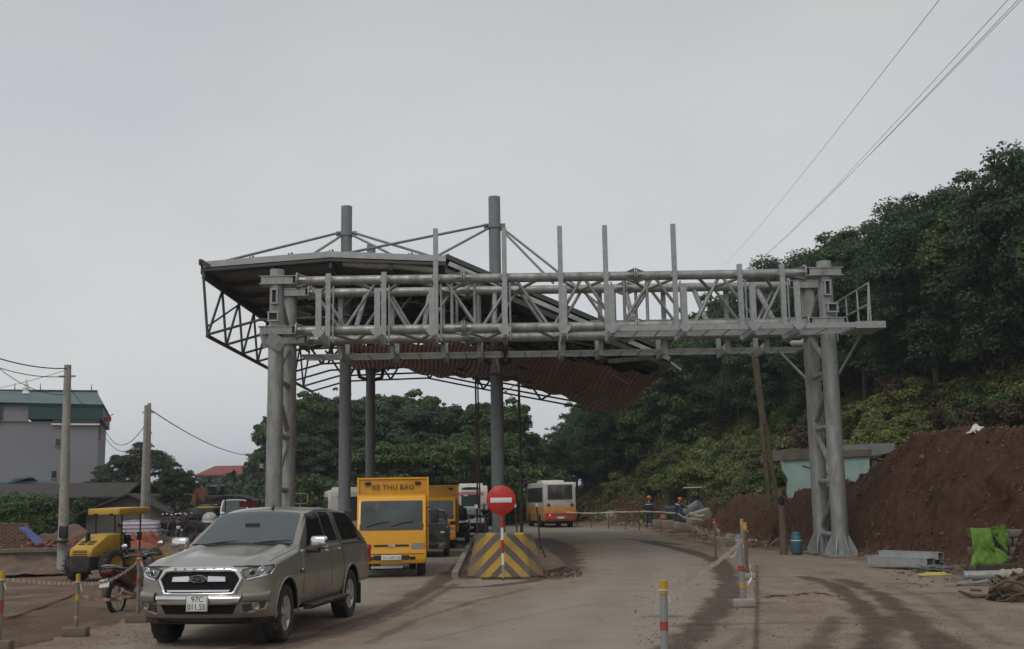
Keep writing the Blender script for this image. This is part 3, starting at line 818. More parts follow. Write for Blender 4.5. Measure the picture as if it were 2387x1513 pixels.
# clods of soil on the cutting
b = MB()
for k in range(2600):
    y = 24 + 40 * RNG.random() ** 1.4; d_ = RNG.uniform(-.5, 2.2) if RNG.random() < .75 else RNG.uniform(-.6, .3); x = xb(y) + d_; s = RNG.uniform(.02, .10) * RNG.uniform(.4, 1)
    z = float(gz(x, y)); q_ = [Vector((RNG.normal(), RNG.normal(), RNG.normal())).normalized() * s * RNG.uniform(.7, 1.2) for _ in range(3)]
    A = [q_[0], q_[1] * .9, -q_[0] * .8, -q_[1], q_[0].cross(q_[1]).normalized() * s, -q_[0].cross(q_[1]).normalized() * s]
    b.add([p + Vector((x, y, z)) for p in A], [(0, 1, 4), (1, 2, 4), (2, 3, 4), (3, 0, 4), (1, 0, 5), (2, 1, 5), (3, 2, 5), (0, 3, 5)])
tag(b.obj('soil_clods', soil_clod), 'clods of red soil on the face of the earth cutting', kind='stuff')
# grit, clods and pebbles lying on road and yard
b = MB()
for k in range(4700):
    if k < 3000: px_, py_ = RNG.uniform(1480, 2380), 1300 + 213 * RNG.random() ** .8
    elif k < 4200: px_, py_ = RNG.uniform(0, 420), 1380 + 133 * RNG.random()
    else: px_, py_ = RNG.uniform(520, 1480), 1350 + 160 * RNG.random()
    x, y = G0(px_, py_); z = float(gz(x, y)) if x < -6.5 else .006
    s = (RNG.uniform(.006, .018) if RNG.random() < .95 else RNG.uniform(.018, .035)) * (.6 + y / 50) * (.6 if k >= 4200 else 1)
    e = RNG.uniform(0, 6.28); c_, s_ = math.cos(e) * s, math.sin(e) * s; h = s * RNG.uniform(.5, .9)
    b.add([(x + c_, y + s_, z), (x - s_ * .8, y + c_ * .8, z), (x - c_ * 1.1, y - s_ * 1.1, z), (x + s_, y - c_, z), (x + c_ * .2, y + s_ * .1, z + h)], [(0, 1, 4), (1, 2, 4), (2, 3, 4), (3, 0, 4)])
tag(b.obj('gravel', mat('earth grit', (.15, .11, .08), .95, 0, .3, 3, island=.45)), 'grit and small clods scattered over road and yard', kind='stuff')
# ------------------------------------------------------------------ the steel gantry
YF, YR = 34.7, 36.8
ZT, ZB = 8.83, 7.23
def gx(px, Y=YF): return at(px, 700, Y).x
gan = thing('toll_gantry', 'galvanised tubular truss gantry spanning the road on twin tubular legs', 'gantry', (1.3, 35.75, 0))
GO = Vector((1.3, 35.75, 0))
def gobj(mb, name, m=galv):
    mb.v = [tuple(Vector(p) - GO) for p in mb.v]
    return mb.obj(name, m, gan)
XLg, XRg = -7.42, 9.93
for Y in (YF, YR):
    for z in (ZT, ZB):
        gobj(MB().tube((XLg + .62, Y, z), (XRg - .62, Y, z), .15, n=16), 'chord')
RC = .24
for x in (XLg, XRg):
    for Y in (YF, YR):
        z0 = float(gz0(x, Y))
        top = 9.2 if Y == YF else 8.98
        b = MB().tube((x, Y, z0 + .03), (x, Y, 7.0), RC + .015, RC, n=20).tube((x, Y, 6.98), (x, Y, top), RC - .015, n=20)
        col = gobj(b, 'column')
        # foot: base plate and stiffening fins
        p = MB().box((x, Y, z0 + .05), (1.05, 1.05, .06)); gobj(p, 'base_plate')
        for k in range(8):
            a = k * math.pi / 4 + .2
            e = Vector((math.cos(a), math.sin(a), 0)); w = Vector((-math.sin(a), math.cos(a), 0)) * .012
            A = [Vector((x, Y, z0 + .08)) + e * .25, Vector((x, Y, z0 + .08)) + e * .5, Vector((x, Y, z0 + .2)) + e * .5, Vector((x, Y, z0 + .68)) + e * .25]
            f = MB().add([q + w for q in A] + [q - w for q in A], [(0, 1, 2, 3), (7, 6, 5, 4), (0, 4, 5, 1), (1, 5, 6, 2), (2, 6, 7, 3), (3, 7, 4, 0)])
            gobj(f, 'fin', galv2)
        s = 1 if x < 0 else -1
        for z in (ZT, ZB):
            c = MB()
            for dz in (-.12, .12):
                c.box((x + s * .06, Y, z + dz), (1.15, .62, .028))
            c.box((x + s * .36, Y, z), (.5, .03, .21)).box((x - s * .38, Y, z), (.28, .03, .21))
            for dy in (-.27, .27): c.box((x + s * .05, Y + dy, z), (1.0, .022, .21))
            gobj(c, 'clamp')
            f = MB().tube((x + s * .62, Y, z), (x + s * .67, Y, z), .27, n=18)
            for k in range(6):
                a = k * math.pi / 3; e = Vector((0, math.cos(a), math.sin(a)))
                o_ = Vector((x + s * .67, Y, z))
                w = Vector((0, -math.sin(a), math.cos(a))) * .01
                A = [o_ + e * .14, o_ + e * .25, o_ + e * .15 + Vector((s * .3, 0, 0))]
                f.add([q + w for q in A] + [q - w for q in A], [(0, 1, 2), (5, 4, 3), (0, 3, 4, 1), (1, 4, 5, 2), (2, 5, 3, 0)])
            gobj(f, 'end_flange')
    # leg bracing between front and rear columns
    zz = [.65, 2.3, 4.0, 5.7]
    for z in zz: gobj(MB().tube((x, YF, z), (x, YR, z), .09, n=10), 'strut')
    for i in range(3):
        a, b_ = (YF, YR) if i % 2 else (YR, YF)
        gobj(MB().tube((x, a, zz[i] + .12), (x, b_, zz[i + 1] - .12), .085, n=10), 'diagonal')
    gobj(MB().tube((x, YF, 5.85), (x, YR, 7.0), .085, n=10), 'diagonal')
    gobj(MB().tube((x, YR, 7.4), (x, YF, 8.7), .085, n=10), 'diagonal')
    # openings for the cables on the road side of the front column
    for z, w, h, dx in ((8.3, .2, .42, -.02), (7.66, .32, .24, -.04 if x < 0 else .1)):
        Yw = YF - RC - .035
        b = MB()
        for sx in (-1, 1): b.box((x + dx + sx * (w / 2 - .015), Yw, z), (.045, .14, h))
        for sz in (-1, 1): b.box((x + dx, Yw, z + sz * (h / 2 + .01)), (w + .06, .14, .045))
        fr = gobj(b, 'cable_port', galv2)
        b = MB().box((x + dx - GO.x, Yw + .03 - GO.y, z), (w - .04, .06, h - .02)); b.obj('opening', ink, fr)
b = MB().box((XLg + .05, YF - .34, 6.86), (.55, .03, .42), (0.25, .5, .2)).box((XLg - .28, YF - .2, 6.95), (.3, .03, .5), (0, -.3, .5)).box((XLg + .1, YF - .3, 6.68), (.34, .025, .2), (.5, -.6, -.4))
gobj(b, 'torn_plate', galv2)
bot = [gx(p) for p in (798, 956, 1118, 1284, 1442, 1612, 1768)]
topn = [gx(p) for p in (716, 880, 1035, 1200, 1360, 1525, 1682, 1838)]
for Y in (YF, YR):
    dx = 0 if Y == YF else .12
    for i, xb_ in enumerate(bot):
        for xt in (topn[i], topn[i + 1]):
            d = .12 if xt > xb_ else -.12
            if (i, xt) == (2, topn[2]) and Y == YF: pass
            gobj(MB().tube((xb_ + d + dx, Y, ZB + .1), (xt - d * .6 + dx, Y, ZT - .1), .052, n=8), 'web_diagonal')
for i, xt in enumerate(topn):
    for s in (-1, 1):
        if XLg + .9 < xt + s * .72 < XRg - .9:
            gobj(MB().tube((xt, YR, ZT - .06), (xt + s * .72, YF, ZT - .08), .055, n=8), 'top_brace')
for i, xb_ in enumerate(bot):
    for s in (-1, 1):
        gobj(MB().tube((xb_ + .15, YR, ZB - .04), (xb_ + .15 + s * .68, YF, ZB - .06), .05, n=8), 'bottom_brace')
    s = 1 if i % 2 else -1
    gobj(MB().tube((xb_ + .45, YF, ZB + .1), (xb_ + .45, YR, ZT - .12), .085, n=10), 'cross_brace')
for px_ in (1080, 1482):
    for Y in (YF, YR):
        x = gx(px_) if Y == YF else gx(px_) + (.05 if px_ < 1200 else -.12)
        for z in (ZT, ZB):
            f = MB()
            for o_, sgn in ((-.05, -1), (.02, 1)):
                f.tube((x + o_, Y, z), (x + o_ + .03, Y, z), .26, n=18)
                for k in range(6):
                    a = k * math.pi / 3; e = Vector((0, math.cos(a), math.sin(a))); c_ = Vector((x + (o_ if sgn < 0 else o_ + .03), Y, z))
                    w = Vector((0, -math.sin(a), math.cos(a))) * .01
                    A = [c_ + e * .13, c_ + e * .25, c_ + e * .15 + Vector((sgn * .24, 0, 0))]
                    f.add([q + w for q in A] + [q - w for q in A], [(0, 1, 2), (5, 4, 3), (0, 3, 4, 1), (1, 4, 5, 2), (2, 5, 3, 0)])
            for k in range(8):
                a = k * math.pi / 4 + .2
                f.tube((x - .09, Y + .21 * math.cos(a), z + .21 * math.sin(a)), (x + .09, Y + .21 * math.cos(a), z + .21 * math.sin(a)), .018, n=6)
            gobj(f, 'splice_flange')
        for d in (-.36, .36):
            gobj(MB().tube((x + d, Y, ZB + .1), (x + d, Y, ZT - .1), .052, n=8), 'vertical')
# posts: inner ones clamped to the front chord, outer ones carrying the walkway
YI, YO = 34.44, 32.75
tall = [(1016, 10.4), (1177, 10.4), (1308, 10.42), (1414, 10.42), (1575, 10.43), (765, 9.0), (895, 9.02), (1727, 9.1), (1826, 9.08)]
def hpost(x, Y, z0, z1, w=.15, d=.12):
    b = MB()
    b.box((x, Y - d / 2, (z0 + z1) / 2), (w, .012, z1 - z0)).box((x, Y + d / 2, (z0 + z1) / 2), (w, .012, z1 - z0)).box((x, Y, (z0 + z1) / 2), (.012, d - .012, z1 - z0))
    return b
def floor_arm(x, ya, yb, z):
    b = MB()
    A = [(x, ya, z + .28), (x, ya, z - .10), (x, yb, z - .02), (x, yb, z + .18)]
    b.add([(p[0] - .02, p[1], p[2]) for p in A] + [(p[0] + .02, p[1], p[2]) for p in A], [(0, 1, 2, 3), (7, 6, 5, 4), (0, 4, 5, 1), (1, 5, 6, 2), (2, 6, 7, 3), (3, 7, 4, 0)])
    b.box((x, (ya + yb) / 2, z - .06), (.14, abs(ya - yb), .014))
    return b
for px_, z1 in tall:
    x = gx(px_, YI)
    gobj(hpost(x, YI, 6.72, z1), 'post', galv2)
    gobj(floor_arm(x, YI, YO, 6.72), 'walkway_arm', galv2)
    z0 = 6.92
    b = MB().prism([(x - .085, 8.18), (x + .085, 8.18), (x + .085, z0), (x - .085, z0)], YO - .05, YO - .038)
    b.box((x - .08, YO, (8.18 + z0) / 2), (.012, .09, 8.18 - z0)).box((x + .08, YO, (8.18 + z0) / 2), (.012, .09, 8.18 - z0))
    gobj(b, 'outer_post', galv2)
    b = MB().prism([(x - .2, 6.96), (x + .2, 6.96), (x + .18, 6.86), (x + .05, 6.72), (x - .05, 6.72), (x - .18, 6.86)], YO - .07, YO - .055)
    b.box((x, YO - .02, 6.84), (.02, .12, .22))
    gobj(b, 'gusset', galv2)
    gobj(MB().box((x, (YI + YF - .15) / 2, ZT - .02), (.24, .12, .16)).box((x, (YI + YF - .15) / 2, ZB), (.24, .12, .16)), 'bracket', galv2)
    gobj(MB().tube((x + .16, YI, 6.8), (x + .16, YI, 8.6), .03, n=6), 'hanger_rod', galv2)
def walkway(x0, x1, Y0, s, z, name):
    b = MB()
    b.box(((x0 + x1) / 2, Y0, z + .08), (x1 - x0, .012, .16)).box(((x0 + x1) / 2, Y0 + s * .03, z + .155), (x1 - x0, .05, .012)).box(((x0 + x1) / 2, Y0 + s * .03, z + .005), (x1 - x0, .05, .012))
    o = gobj(b, name, galv2)
    for k in range(1, 4):
        b2 = MB().box(((x0 + x1) / 2 - GO.x, Y0 + s * .42 * k - GO.y, z + .03), (x1 - x0 - .1, .05, .05)); b2.obj('floor_bar', galv2, o)
    n = max(2, int((x1 - x0) / .6))
    for k in range(n + 1):
        x = x0 + .05 + (x1 - x0 - .1) * k / n
        b2 = MB().box((x - GO.x, Y0 + s * .7 - GO.y, z + .015), (.04, 1.35, .03)); b2.obj('cross_bar', galv2, o)
ft = sorted(gx(p, YI) for p, _ in tall)
for a, c in zip(ft, ft[1:]):
    if a > 2.8: walkway(a + .06, c - .06, YO - .0, 1, 6.78, 'walkway')
walkway(ft[-1] + .06, 10.2, YO, 1, 6.78, 'walkway')
gobj(MB().box((10.65, YO, 6.86), (.9, .03, .2)).box((10.65, YO + .8, 6.79), (.9, 1.6, .03)).box((11.08, YO + .8, 6.86), (.03, 1.6, .2)), 'end_platform', galv2)
# railing at the right end
b = MB()
for z in (7.5, 8.12): b.tube((10.68, YO + .05, z), (10.68, 37.9, z), .028, n=6)
b.tube((10.68, YO + .05, 8.12), (10.6, YO + .05, 6.9), .03, n=6)
for k in range(5): b.tube((10.68, YO + .05 + k * 1.15, 6.85), (10.68, YO + .05 + k * 1.15, 8.12), .03, n=6)
gobj(b, 'end_railing', galv2)
for px_ in (1700, 1790):
    pass
gobj(MB().tube((2.6, YR + .1, 7.75), (10.0, YR + .1, 7.75), .022, n=6), 'safety_rail', galv2)
YRI, YRO = 37.05, 38.75
for px_, z1 in [(794, 9.0), (914, 9.0), (1032, 8.95), (1116, 8.95), (1310, 9.0), (1398, 9.05), (1546, 9.0), (1692, 9.0), (1782, 9.0)]:
    x = gx(px_, YRI)
    gobj(hpost(x, YRI, 6.62, z1), 'post', galv2)
    gobj(floor_arm(x, YRI, YRO, 6.74), 'walkway_arm', galv2)
    gobj(hpost(x, YRO, 6.66, 7.45), 'outer_post', galv2)
rt = sorted(gx(p, YRI) for p in (690, 794, 914, 1032, 1175, 1310, 1398, 1546, 1692, 1782, 1885))
for a, c in zip(rt, rt[1:]): walkway(a + .07, c - .07, YRO, -1, 6.80, 'walkway')
# ladder down the back of the right leg
b = MB()
for dx in (-.2, .2): b.tube((XRg + .55 + dx, YR + .35, 2.2), (XRg + .55 + dx, YR + .35, 6.8), .024, n=6)
for k in range(16): b.tube((XRg + .35, YR + .35, 2.35 + k * .29), (XRg + .75, YR + .35, 2.35 + k * .29), .016, n=6)
gobj(b, 'ladder', galv2)
for s in (0, 1):
    x = XRg + .25
    gobj(MB().tube((x, YF + s * (YR - YF), 5.6), (x + .6, YF - .6 + s * (YR - YF + .9), 6.75), .045, n=8), 'knee_brace')
gobj(MB().tube((XRg - .15, YR + .2, 5.7), (XRg - .9, YR + .8, 6.75), .05, n=8), 'knee_brace')
# rags and wrapping left on the beam
wrap = mat('torn white wrapping', (.62, .61, .57), .7, 0, .15, 8)
b = MB()
for k in range(5): b.sphere((gx(1850, 33.6) + (k - 2) * .12, 33.6, 7.0 + RNG.uniform(-.03, .05)), .1, 8, 6, (1.5, .8, .7))
tag(b.obj('torn_wrapping', wrap), 'torn white wrapping lying on the walkway beside the right gantry leg', 'wrapping')
b = MB()
for k in range(5): b.sphere((gx(1862, 38.2) + (k - 2) * .12, 38.2, 7.1 + RNG.uniform(-.03, .08)), .11, 8, 6, (1.4, .8, .9))
tag(b.obj('torn_wrapping', wrap), 'scrap of white wrapping on the lower rear walkway of the gantry', 'wrapping')

# ------------------------------------------------------------------ the toll canopy under demolition
CY0, CY1 = 39.2, 60.0
can = thing('toll_canopy', 'half dismantled toll plaza canopy with grey tubular masts and a dark sheet roof', 'canopy', (-3, 49, 0))
CO = Vector((-3, 49, 0))
def cobj(mb, name, m=darksteel, parent=None):
    mb.v = [tuple(Vector(p) - CO) for p in mb.v]
    return mb.obj(name, m, parent or can)
F_ = [at(475, 624, CY0), at(770, 600, CY0), at(1040, 610, CY0), at(1180, 664, CY0), at(1560, 832, CY0)]
PXs = [p.x for p in F_]; PZs = [p.z for p in F_]
def zroof(x, y=CY0): return float(np.interp(x, PXs, PZs)) + .004 * (y - CY0)
LX = [-11, -9, -4.6, -1.6, 5.6]; LZ = [7.8, 8.35, 8.45, 7.8, 6.35]
def zlow(x, y=CY0): return float(np.interp(x, LX, LZ))
X0, X1 = PXs[0], PXs[-1]
nx = 44
xs_ = np.unique(np.concatenate([np.linspace(X0, X1, nx), PXs]))
rows = []
for j, y in enumerate(np.linspace(CY0, CY1, 12)):
    rows.append([(x, y, zroof(x, y) + .05 * math.sin(i * math.pi)) for i, x in enumerate(xs_)])
b = MB().grid(rows, False)
b.grid([[(x, y, z + .14) for x, y, z in r] for r in rows], False)
cobj(b, 'roof_sheet', rooftin)
# purlins and rafters under the sheet
for y in np.linspace(CY0 + .3, CY1 - .2, 9):
    b = MB()
    for a, c in zip(PXs, PXs[1:]): b.bar((a, y, zroof(a, y) - .1), (c, y, zroof(c, y) - .1), .09, .2)
    cobj(b, 'purlin')
for x in [X0, -8.55, PXs[1], -4.3, PXs[2], -.2, 1.8, 3.7, X1]:
    cobj(MB().bar((x, CY0, zroof(x) - .24), (x, CY1, zroof(x, CY1) - .24), .1, .26), 'rafter')
cobj(MB().bar((X0 - .05, CY0, zroof(X0) + .02), (X0 - .05, CY1, zroof(X0, CY1) + .02), .12, .5), 'edge_beam', darksteel)
# pale gutter along the front edge
for i in range(3):
    a, c = F_[i], F_[i + 1]
    if i < 2:
        cobj(MB().bar(a + Vector((0, -.06, .1)), c + Vector((0, -.06, .1)), .05, .22), 'gutter', fascia_m)
        cobj(MB().bar(a + Vector((0, -.05, -.1)), c + Vector((0, -.05, -.1)), .06, .1), 'gutter_lip', darksteel)
a, c = F_[2], F_[4]
cobj(MB().bar(a + Vector((.0, -.06, .2)), c + Vector((0, -.06, .2)), .06, .16), 'edge_beam', darksteel)
cobj(MB().bar(a + Vector((.1, -.08, -.08)), c + Vector((0, -.08, -.08)), .05, .15), 'gutter', fascia_m)
cobj(MB().bar(a + Vector((.0, -.04, -.34)), c + Vector((0, -.04, -.34)), .08, .16), 'edge_beam', darksteel)
b = MB().path([at(800, 612, CY0 + .2), at(850, 616, CY0 + .2), at(930, 618, CY0 + .2), at(1012, 630, CY0 + .2)], [.14, .17, .16, .14], 8)
cobj(b, 'rolled_canvas', mat('dusty rolled canvas', (.33, .31, .26), .9, 0, .25, 3, bump=.03))
for px_, py_ in [(585, 611), (675, 603), (770, 596), (955, 603), (1040, 606)]:
    p = at(px_, py_, CY0 - .05)
    cobj(MB().bar(p + Vector((-.03, 0, -.05)), p + Vector((-.03, 0, .2)), .05, .05).bar(p + Vector((.06, 0, .22)), p + Vector((.2, 0, .0)), .06, .06), 'cleat')
p = at(473, 617, CY0)
cobj(MB().box(p + Vector((-.06, 0, .08)), (.12, .25, .2)).box(p + Vector((.12, 0, 0)), (.35, .25, .14), (0, .5, 0)), 'corner_bracket')
# lattice truss along the left side
n = 8; ysn = np.linspace(CY0, CY1, n + 1)
b0 = MB().tube((X0, CY0, zroof(X0) - .35), (X0, CY1, zroof(X0) - .3), .07, n=8).tube((X0 + .2, CY0, zlow(X0)), (X0 + .2, CY1, zlow(X0)), .075, n=8)
tr = cobj(b0, 'side_truss')
for i in range(n):
    ym = (ysn[i] + ysn[i + 1]) / 2
    for a, c in (((X0, ysn[i], zroof(X0) - .35), (X0 + .2, ysn[i], zlow(X0))), ((X0 + .2, ysn[i], zlow(X0)), (X0, ysn[i + 1], zroof(X0) - .35))):
        cobj(MB().tube(a, c, .05, n=6), 'lattice_bar', darksteel, tr)
cobj(MB().tube(at(485, 760, CY0 + 1), at(560, 708, CY0 + 4), .035, n=6), 'loose_bar')
# bottom chords across the canopy, with V posts
for y in list(ysn[:-1:1]) + [CY1]:
    b = MB()
    xs2 = [X0 + .2, -9, -6.5, -4.6, -1.6, 1, 3.4, 5.4]
    if y < 46 or 47 < y < 50.5: xs2 = xs2[:3]
    for a, c in zip(xs2, xs2[1:]): b.tube((a, y, zlow(a)), (c, y, zlow(c)), .05, n=6)
    cobj(b, 'bottom_chord')
for y in (52.2, CY1):
    for xm in (-9, -6.6, -4.5, -1.6, 1.5):
        for s in (-1, 1):
            cobj(MB().tube((xm, y, zlow(xm)), (xm + s * 1.15, y, zroof(xm + s * 1.15) - .3), .06, n=6), 'web_bar')
for y in np.linspace(CY0, CY1, 6)[:-1]:
    for xm in (-8.6, -6.3, -4.2, -2.0):
        cobj(MB().tube((xm, y, zlow(xm)), (xm + 1.0, y + 2.0, zroof(xm + 1) - .3), .05, n=6), 'web_bar')
# broken battens and panels hanging loose under the sheet
for i in range(110):
    x = RNG.uniform(-9.5, 3.0); y = RNG.uniform(43, 57) if x < -1 else RNG.uniform(42, 46); z = zroof(x) - RNG.uniform(.35, 1.1 if x < -1 else .7)
    L = RNG.uniform(.6, 2.2); an = RNG.uniform(-.35, .35) + (-.42 if x > -2.3 else 0); d = Vector((math.cos(an), RNG.uniform(-.5, .5), math.sin(an))) * L
    cobj(MB().bar((x, y, z), Vector((x, y, z)) + d, RNG.uniform(.06, .3), .03), 'loose_batten', galv2 if RNG.random() < .3 else (darksteel if RNG.random() < .6 else fascia_m))
for i in range(9):
    x = RNG.uniform(.5, 4.4); y = RNG.uniform(41, 47); z = zroof(x) - RNG.uniform(.3, .9)
    d = Vector((1, RNG.uniform(-.3, .3), -.42 + RNG.uniform(-.15, .15))) * RNG.uniform(.8, 1.8)
    cobj(MB().bar((x, y, z), Vector((x, y, z)) + d, .45, .02), 'torn_panel', rooftin)
cobj(MB().bar(at(1418, 842, 41), at(1535, 832, 41), .03, .16), 'hanging_strip', fascia_m)
cobj(MB().bar(at(1562, 843, 41), at(1588, 862, 41), .05, .05), 'hanging_rod', fascia_m)
# masts with collars and stays
MA = dict(A=(at(805, 900, 44).x, 44, 13.75, .225, 806, 545), B=(at(1158, 900, 44).x, 44, 14.05, .24, 1153, 527), C=(at(864, 900, 52).x, 52, 14.0, .21, 863, 600), D=(at(1160, 900, 52.5).x, 52.5, 13.2, .21, 1158, 600))
for k, (x, y, h, r, px_, cy_) in MA.items():
    m_ = cobj(MB().tube((x, y, float(gz0(x, y))), (x, y, 7.6), r * 1.08, r * 1.04, n=18).tube((x, y, 7.58), (x, y, h), r, n=18), 'mast', paintgrey)
    if k == 'D': continue
    zc_ = at(px_, cy_, y).z
    cobj(MB().tube((x, y, zc_ - .1), (x, y, zc_ + .04), r + .05, n=18).box((x - r - .08, y, zc_), (.22, .06, .2)).box((x + r + .08, y, zc_), (.22, .06, .2)), 'collar', paintgrey, m_)
    b = MB()
    zb_ = 7.9 if k != 'B' else 7.55
    for a in range(4):
        t = a * math.pi / 2 + .4; e = Vector((math.cos(t), math.sin(t), 0))
        b.path([Vector((x, y, zb_ - .35)) + e * (r + .02), Vector((x, y, zb_ - .25)) + e * (r + .32), Vector((x, y, zb_ + .2)) + e * (r + .42)], .09, 8)
    cobj(b, 'bracket', darksteel)
def stay(px0, py0, y0, px1, py1, y1): cobj(MB().tube(at(px0, py0, y0), at(px1, py1, y1), .05, n=8), 'stay', paintgrey)
stay(797, 541, 44, 490, 617, CY0 + .3); stay(797, 549, 44, 716, 601, CY0 + 1); stay(819, 541, 44, 1040, 608, CY0 + .5); stay(819, 547, 44, 938, 606, CY0 + .6)
stay(1141, 523, 44, 775, 597, CY0 + .4); stay(1141, 531, 44, 995, 610, CY0 + .8); stay(1166, 528, 44, 1410, 720, 40.5); stay(1166, 532, 44, 1290, 660, 41.5)
# scaffold round the middle mast
b = MB()
xB = MA['B'][0]
for px_ in (1110, 1211):
    x = at(px_, 1050, 43.2).x
    b.path([(x, 43.2, 0), (x + .03, 43.2, 2.5), (x, 43.2, 6.7)], .035, 6); b.path([(x + .08, 44.8, 0), (x + .04, 44.8, 6.7)], .03, 6)
tag(b.obj('scaffold_poles', rust), 'slender rusty scaffold poles standing either side of the middle canopy mast', 'scaffold')
b = MB()
for y in (43.2, 44.8): b.bar((xB - .85, y, 6.72), (xB + .95, y, 6.72), .1, .12)
for x in (xB - .8, xB + .9): b.bar((x, 43.1, 6.62), (x, 44.9, 6.62), .08, .1)
b.bar(at(1170, 905, 44), at(1215, 942, 44), .03, .03).bar(at(1170, 945, 44), at(1213, 970, 44), .03, .03).bar(at(1175, 915, 44), at(1208, 893, 44), .03, .03)
cobj(b, 'work_platform', darksteel)
wr = mat('pale cloth strip', (.45, .43, .38), .9, 0, .2, 8)
p = at(1160, 815, 43.5)
tag(MB().path([p, at(1158, 838, 43.5), at(1163, 856, 43.5), at(1162, 880, 43.5)], [.04, .07, .05, .03], 6).obj('cloth_strip', wr), 'pale knotted cloth strip hanging by the middle mast', 'cloth')

# striped tarpaulin slung beneath the right half of the roof
def tarp_mat():
    m = bpy.data.materials.new('red and grey striped tarpaulin'); m.use_nodes = True
    n, l = m.node_tree.nodes, m.node_tree.links; b = n['Principled BSDF']; b.inputs['Roughness'].default_value = .75
    t = n.new('ShaderNodeUVMap'); sp = n.new('ShaderNodeSeparateXYZ'); l.new(t.outputs[0], sp.inputs[0])
    ns = n.new('ShaderNodeTexNoise'); ns.inputs['Scale'].default_value = 3; tc_ = n.new('ShaderNodeTexCoord'); l.new(tc_.outputs['Object'], ns.inputs['Vector']); ns.inputs['Detail'].default_value = 5
    a = n.new('ShaderNodeMath'); a.operation = 'MULTIPLY'; a.inputs[1].default_value = 72.0; l.new(sp.outputs['X'], a.inputs[0])
    f = n.new('ShaderNodeMath'); f.operation = 'FRACT'; l.new(a.outputs[0], f.inputs[0])
    r = n.new('ShaderNodeValToRGB'); r.color_ramp.interpolation = 'CONSTANT'
    e = r.color_ramp.elements; e[0].color = (.42, .18, .155, 1); e[1].position = .42; e[1].color = (.62, .56, .51, 1)
    q = e.new(.86); q.color = (.22, .18, .18, 1)
    l.new(f.outputs[0], r.inputs[0])
    mx = n.new('ShaderNodeMix'); mx.data_type = 'RGBA'; mx.blend_type = 'MULTIPLY'; mx.inputs[0].default_value = 1
    mr = n.new('ShaderNodeMapRange'); mr.inputs[1].default_value = .3; mr.inputs[2].default_value = .7; mr.inputs[3].default_value = .6; mr.inputs[4].default_value = 1.15; l.new(ns.outputs[0], mr.inputs[0])
    l.new(r.outputs[0], mx.inputs[6]); l.new(mr.outputs[0], mx.inputs[7])
    # the right half is an older, browner cloth
    old = n.new('ShaderNodeMix'); old.data_type = 'RGBA'; od = n.new('ShaderNodeMapRange'); od.inputs[1].default_value = .46; od.inputs[2].default_value = .52; od.inputs[4].default_value = .55; l.new(sp.outputs['X'], od.inputs[0])
    l.new(od.outputs[0], old.inputs[0]); l.new(mx.outputs[2], old.inputs[6]); old.inputs[7].default_value = (.33, .175, .145, 1)
    l.new(old.outputs[2], b.inputs['Base Color'])
    tl = n.new('ShaderNodeBsdfTranslucent'); l.new(old.outputs[2], tl.inputs[0]); ms = n.new('ShaderNodeMixShader'); ms.inputs[0].default_value = .4
    l.new(b.outputs[0], ms.inputs[1]); l.new(tl.outputs[0], ms.inputs[2]); l.new(ms.outputs[0], n['Material Output'].inputs['Surface'])
    return m
fr_px = [(785, 806), (900, 802), (1000, 800), (1100, 802), (1170, 806), (1240, 830), (1310, 836), (1390, 848), (1450, 866), (1534, 872)]
bk_px = [(800, 850), (838, 858), (880, 862), (930, 862), (985, 866), (1060, 884), (1130, 874), (1190, 893), (1270, 908), (1330, 935), (1385, 956), (1440, 962)]
def resamp(P, n):
    P = np.array(P, float); d = np.r_[0, np.cumsum(np.hypot(*np.diff(P, axis=0).T))]; t = np.linspace(0, d[-1], n)
    return np.stack([np.interp(t, d, P[:, 0]), np.interp(t, d, P[:, 1])], 1)
nu, nv = 90, 14
A = resamp(fr_px, nu); B = resamp(bk_px, nu); rows = []
for j in range(nv):
    v = j / (nv - 1); row = []
    for i in range(nu):
        p0 = at(*A[i], 42.6); p1 = at(*B[i], 57.0 - (4.0 if i > nu * .75 else 0) * (i / nu))
        p = p0.lerp(p1, v)
        sc_l = abs(math.sin(i / nu * math.pi * 5))
        p.z -= .30 * math.sin(math.pi * v) * (.4 + .8 * sc_l) + .10 * math.sin(i * .28 + 2 * v) * math.sin(math.pi * v) + .06 * math.sin(i * .9 + v * 5) + .28 * v * (sc_l - .5)
        row.append(p)
    rows.append(row)
b = MB().grid(rows)
tp = b.obj('tarpaulin', tarp_mat())
uv = tp.data.uv_layers.new(name='UVMap')
iv = np.zeros(len(tp.data.loops), dtype=np.int32); tp.data.loops.foreach_get('vertex_index', iv)
uv.data.foreach_set('uv', np.stack([(iv % nu) / (nu - 1) + .004 * np.sin((iv // nu) * .8), (iv // nu) / (nv - 1)], 1).astype(np.float32).ravel())
tag(tp, 'red and grey striped tarpaulin slung under the canopy roof', 'tarpaulin')
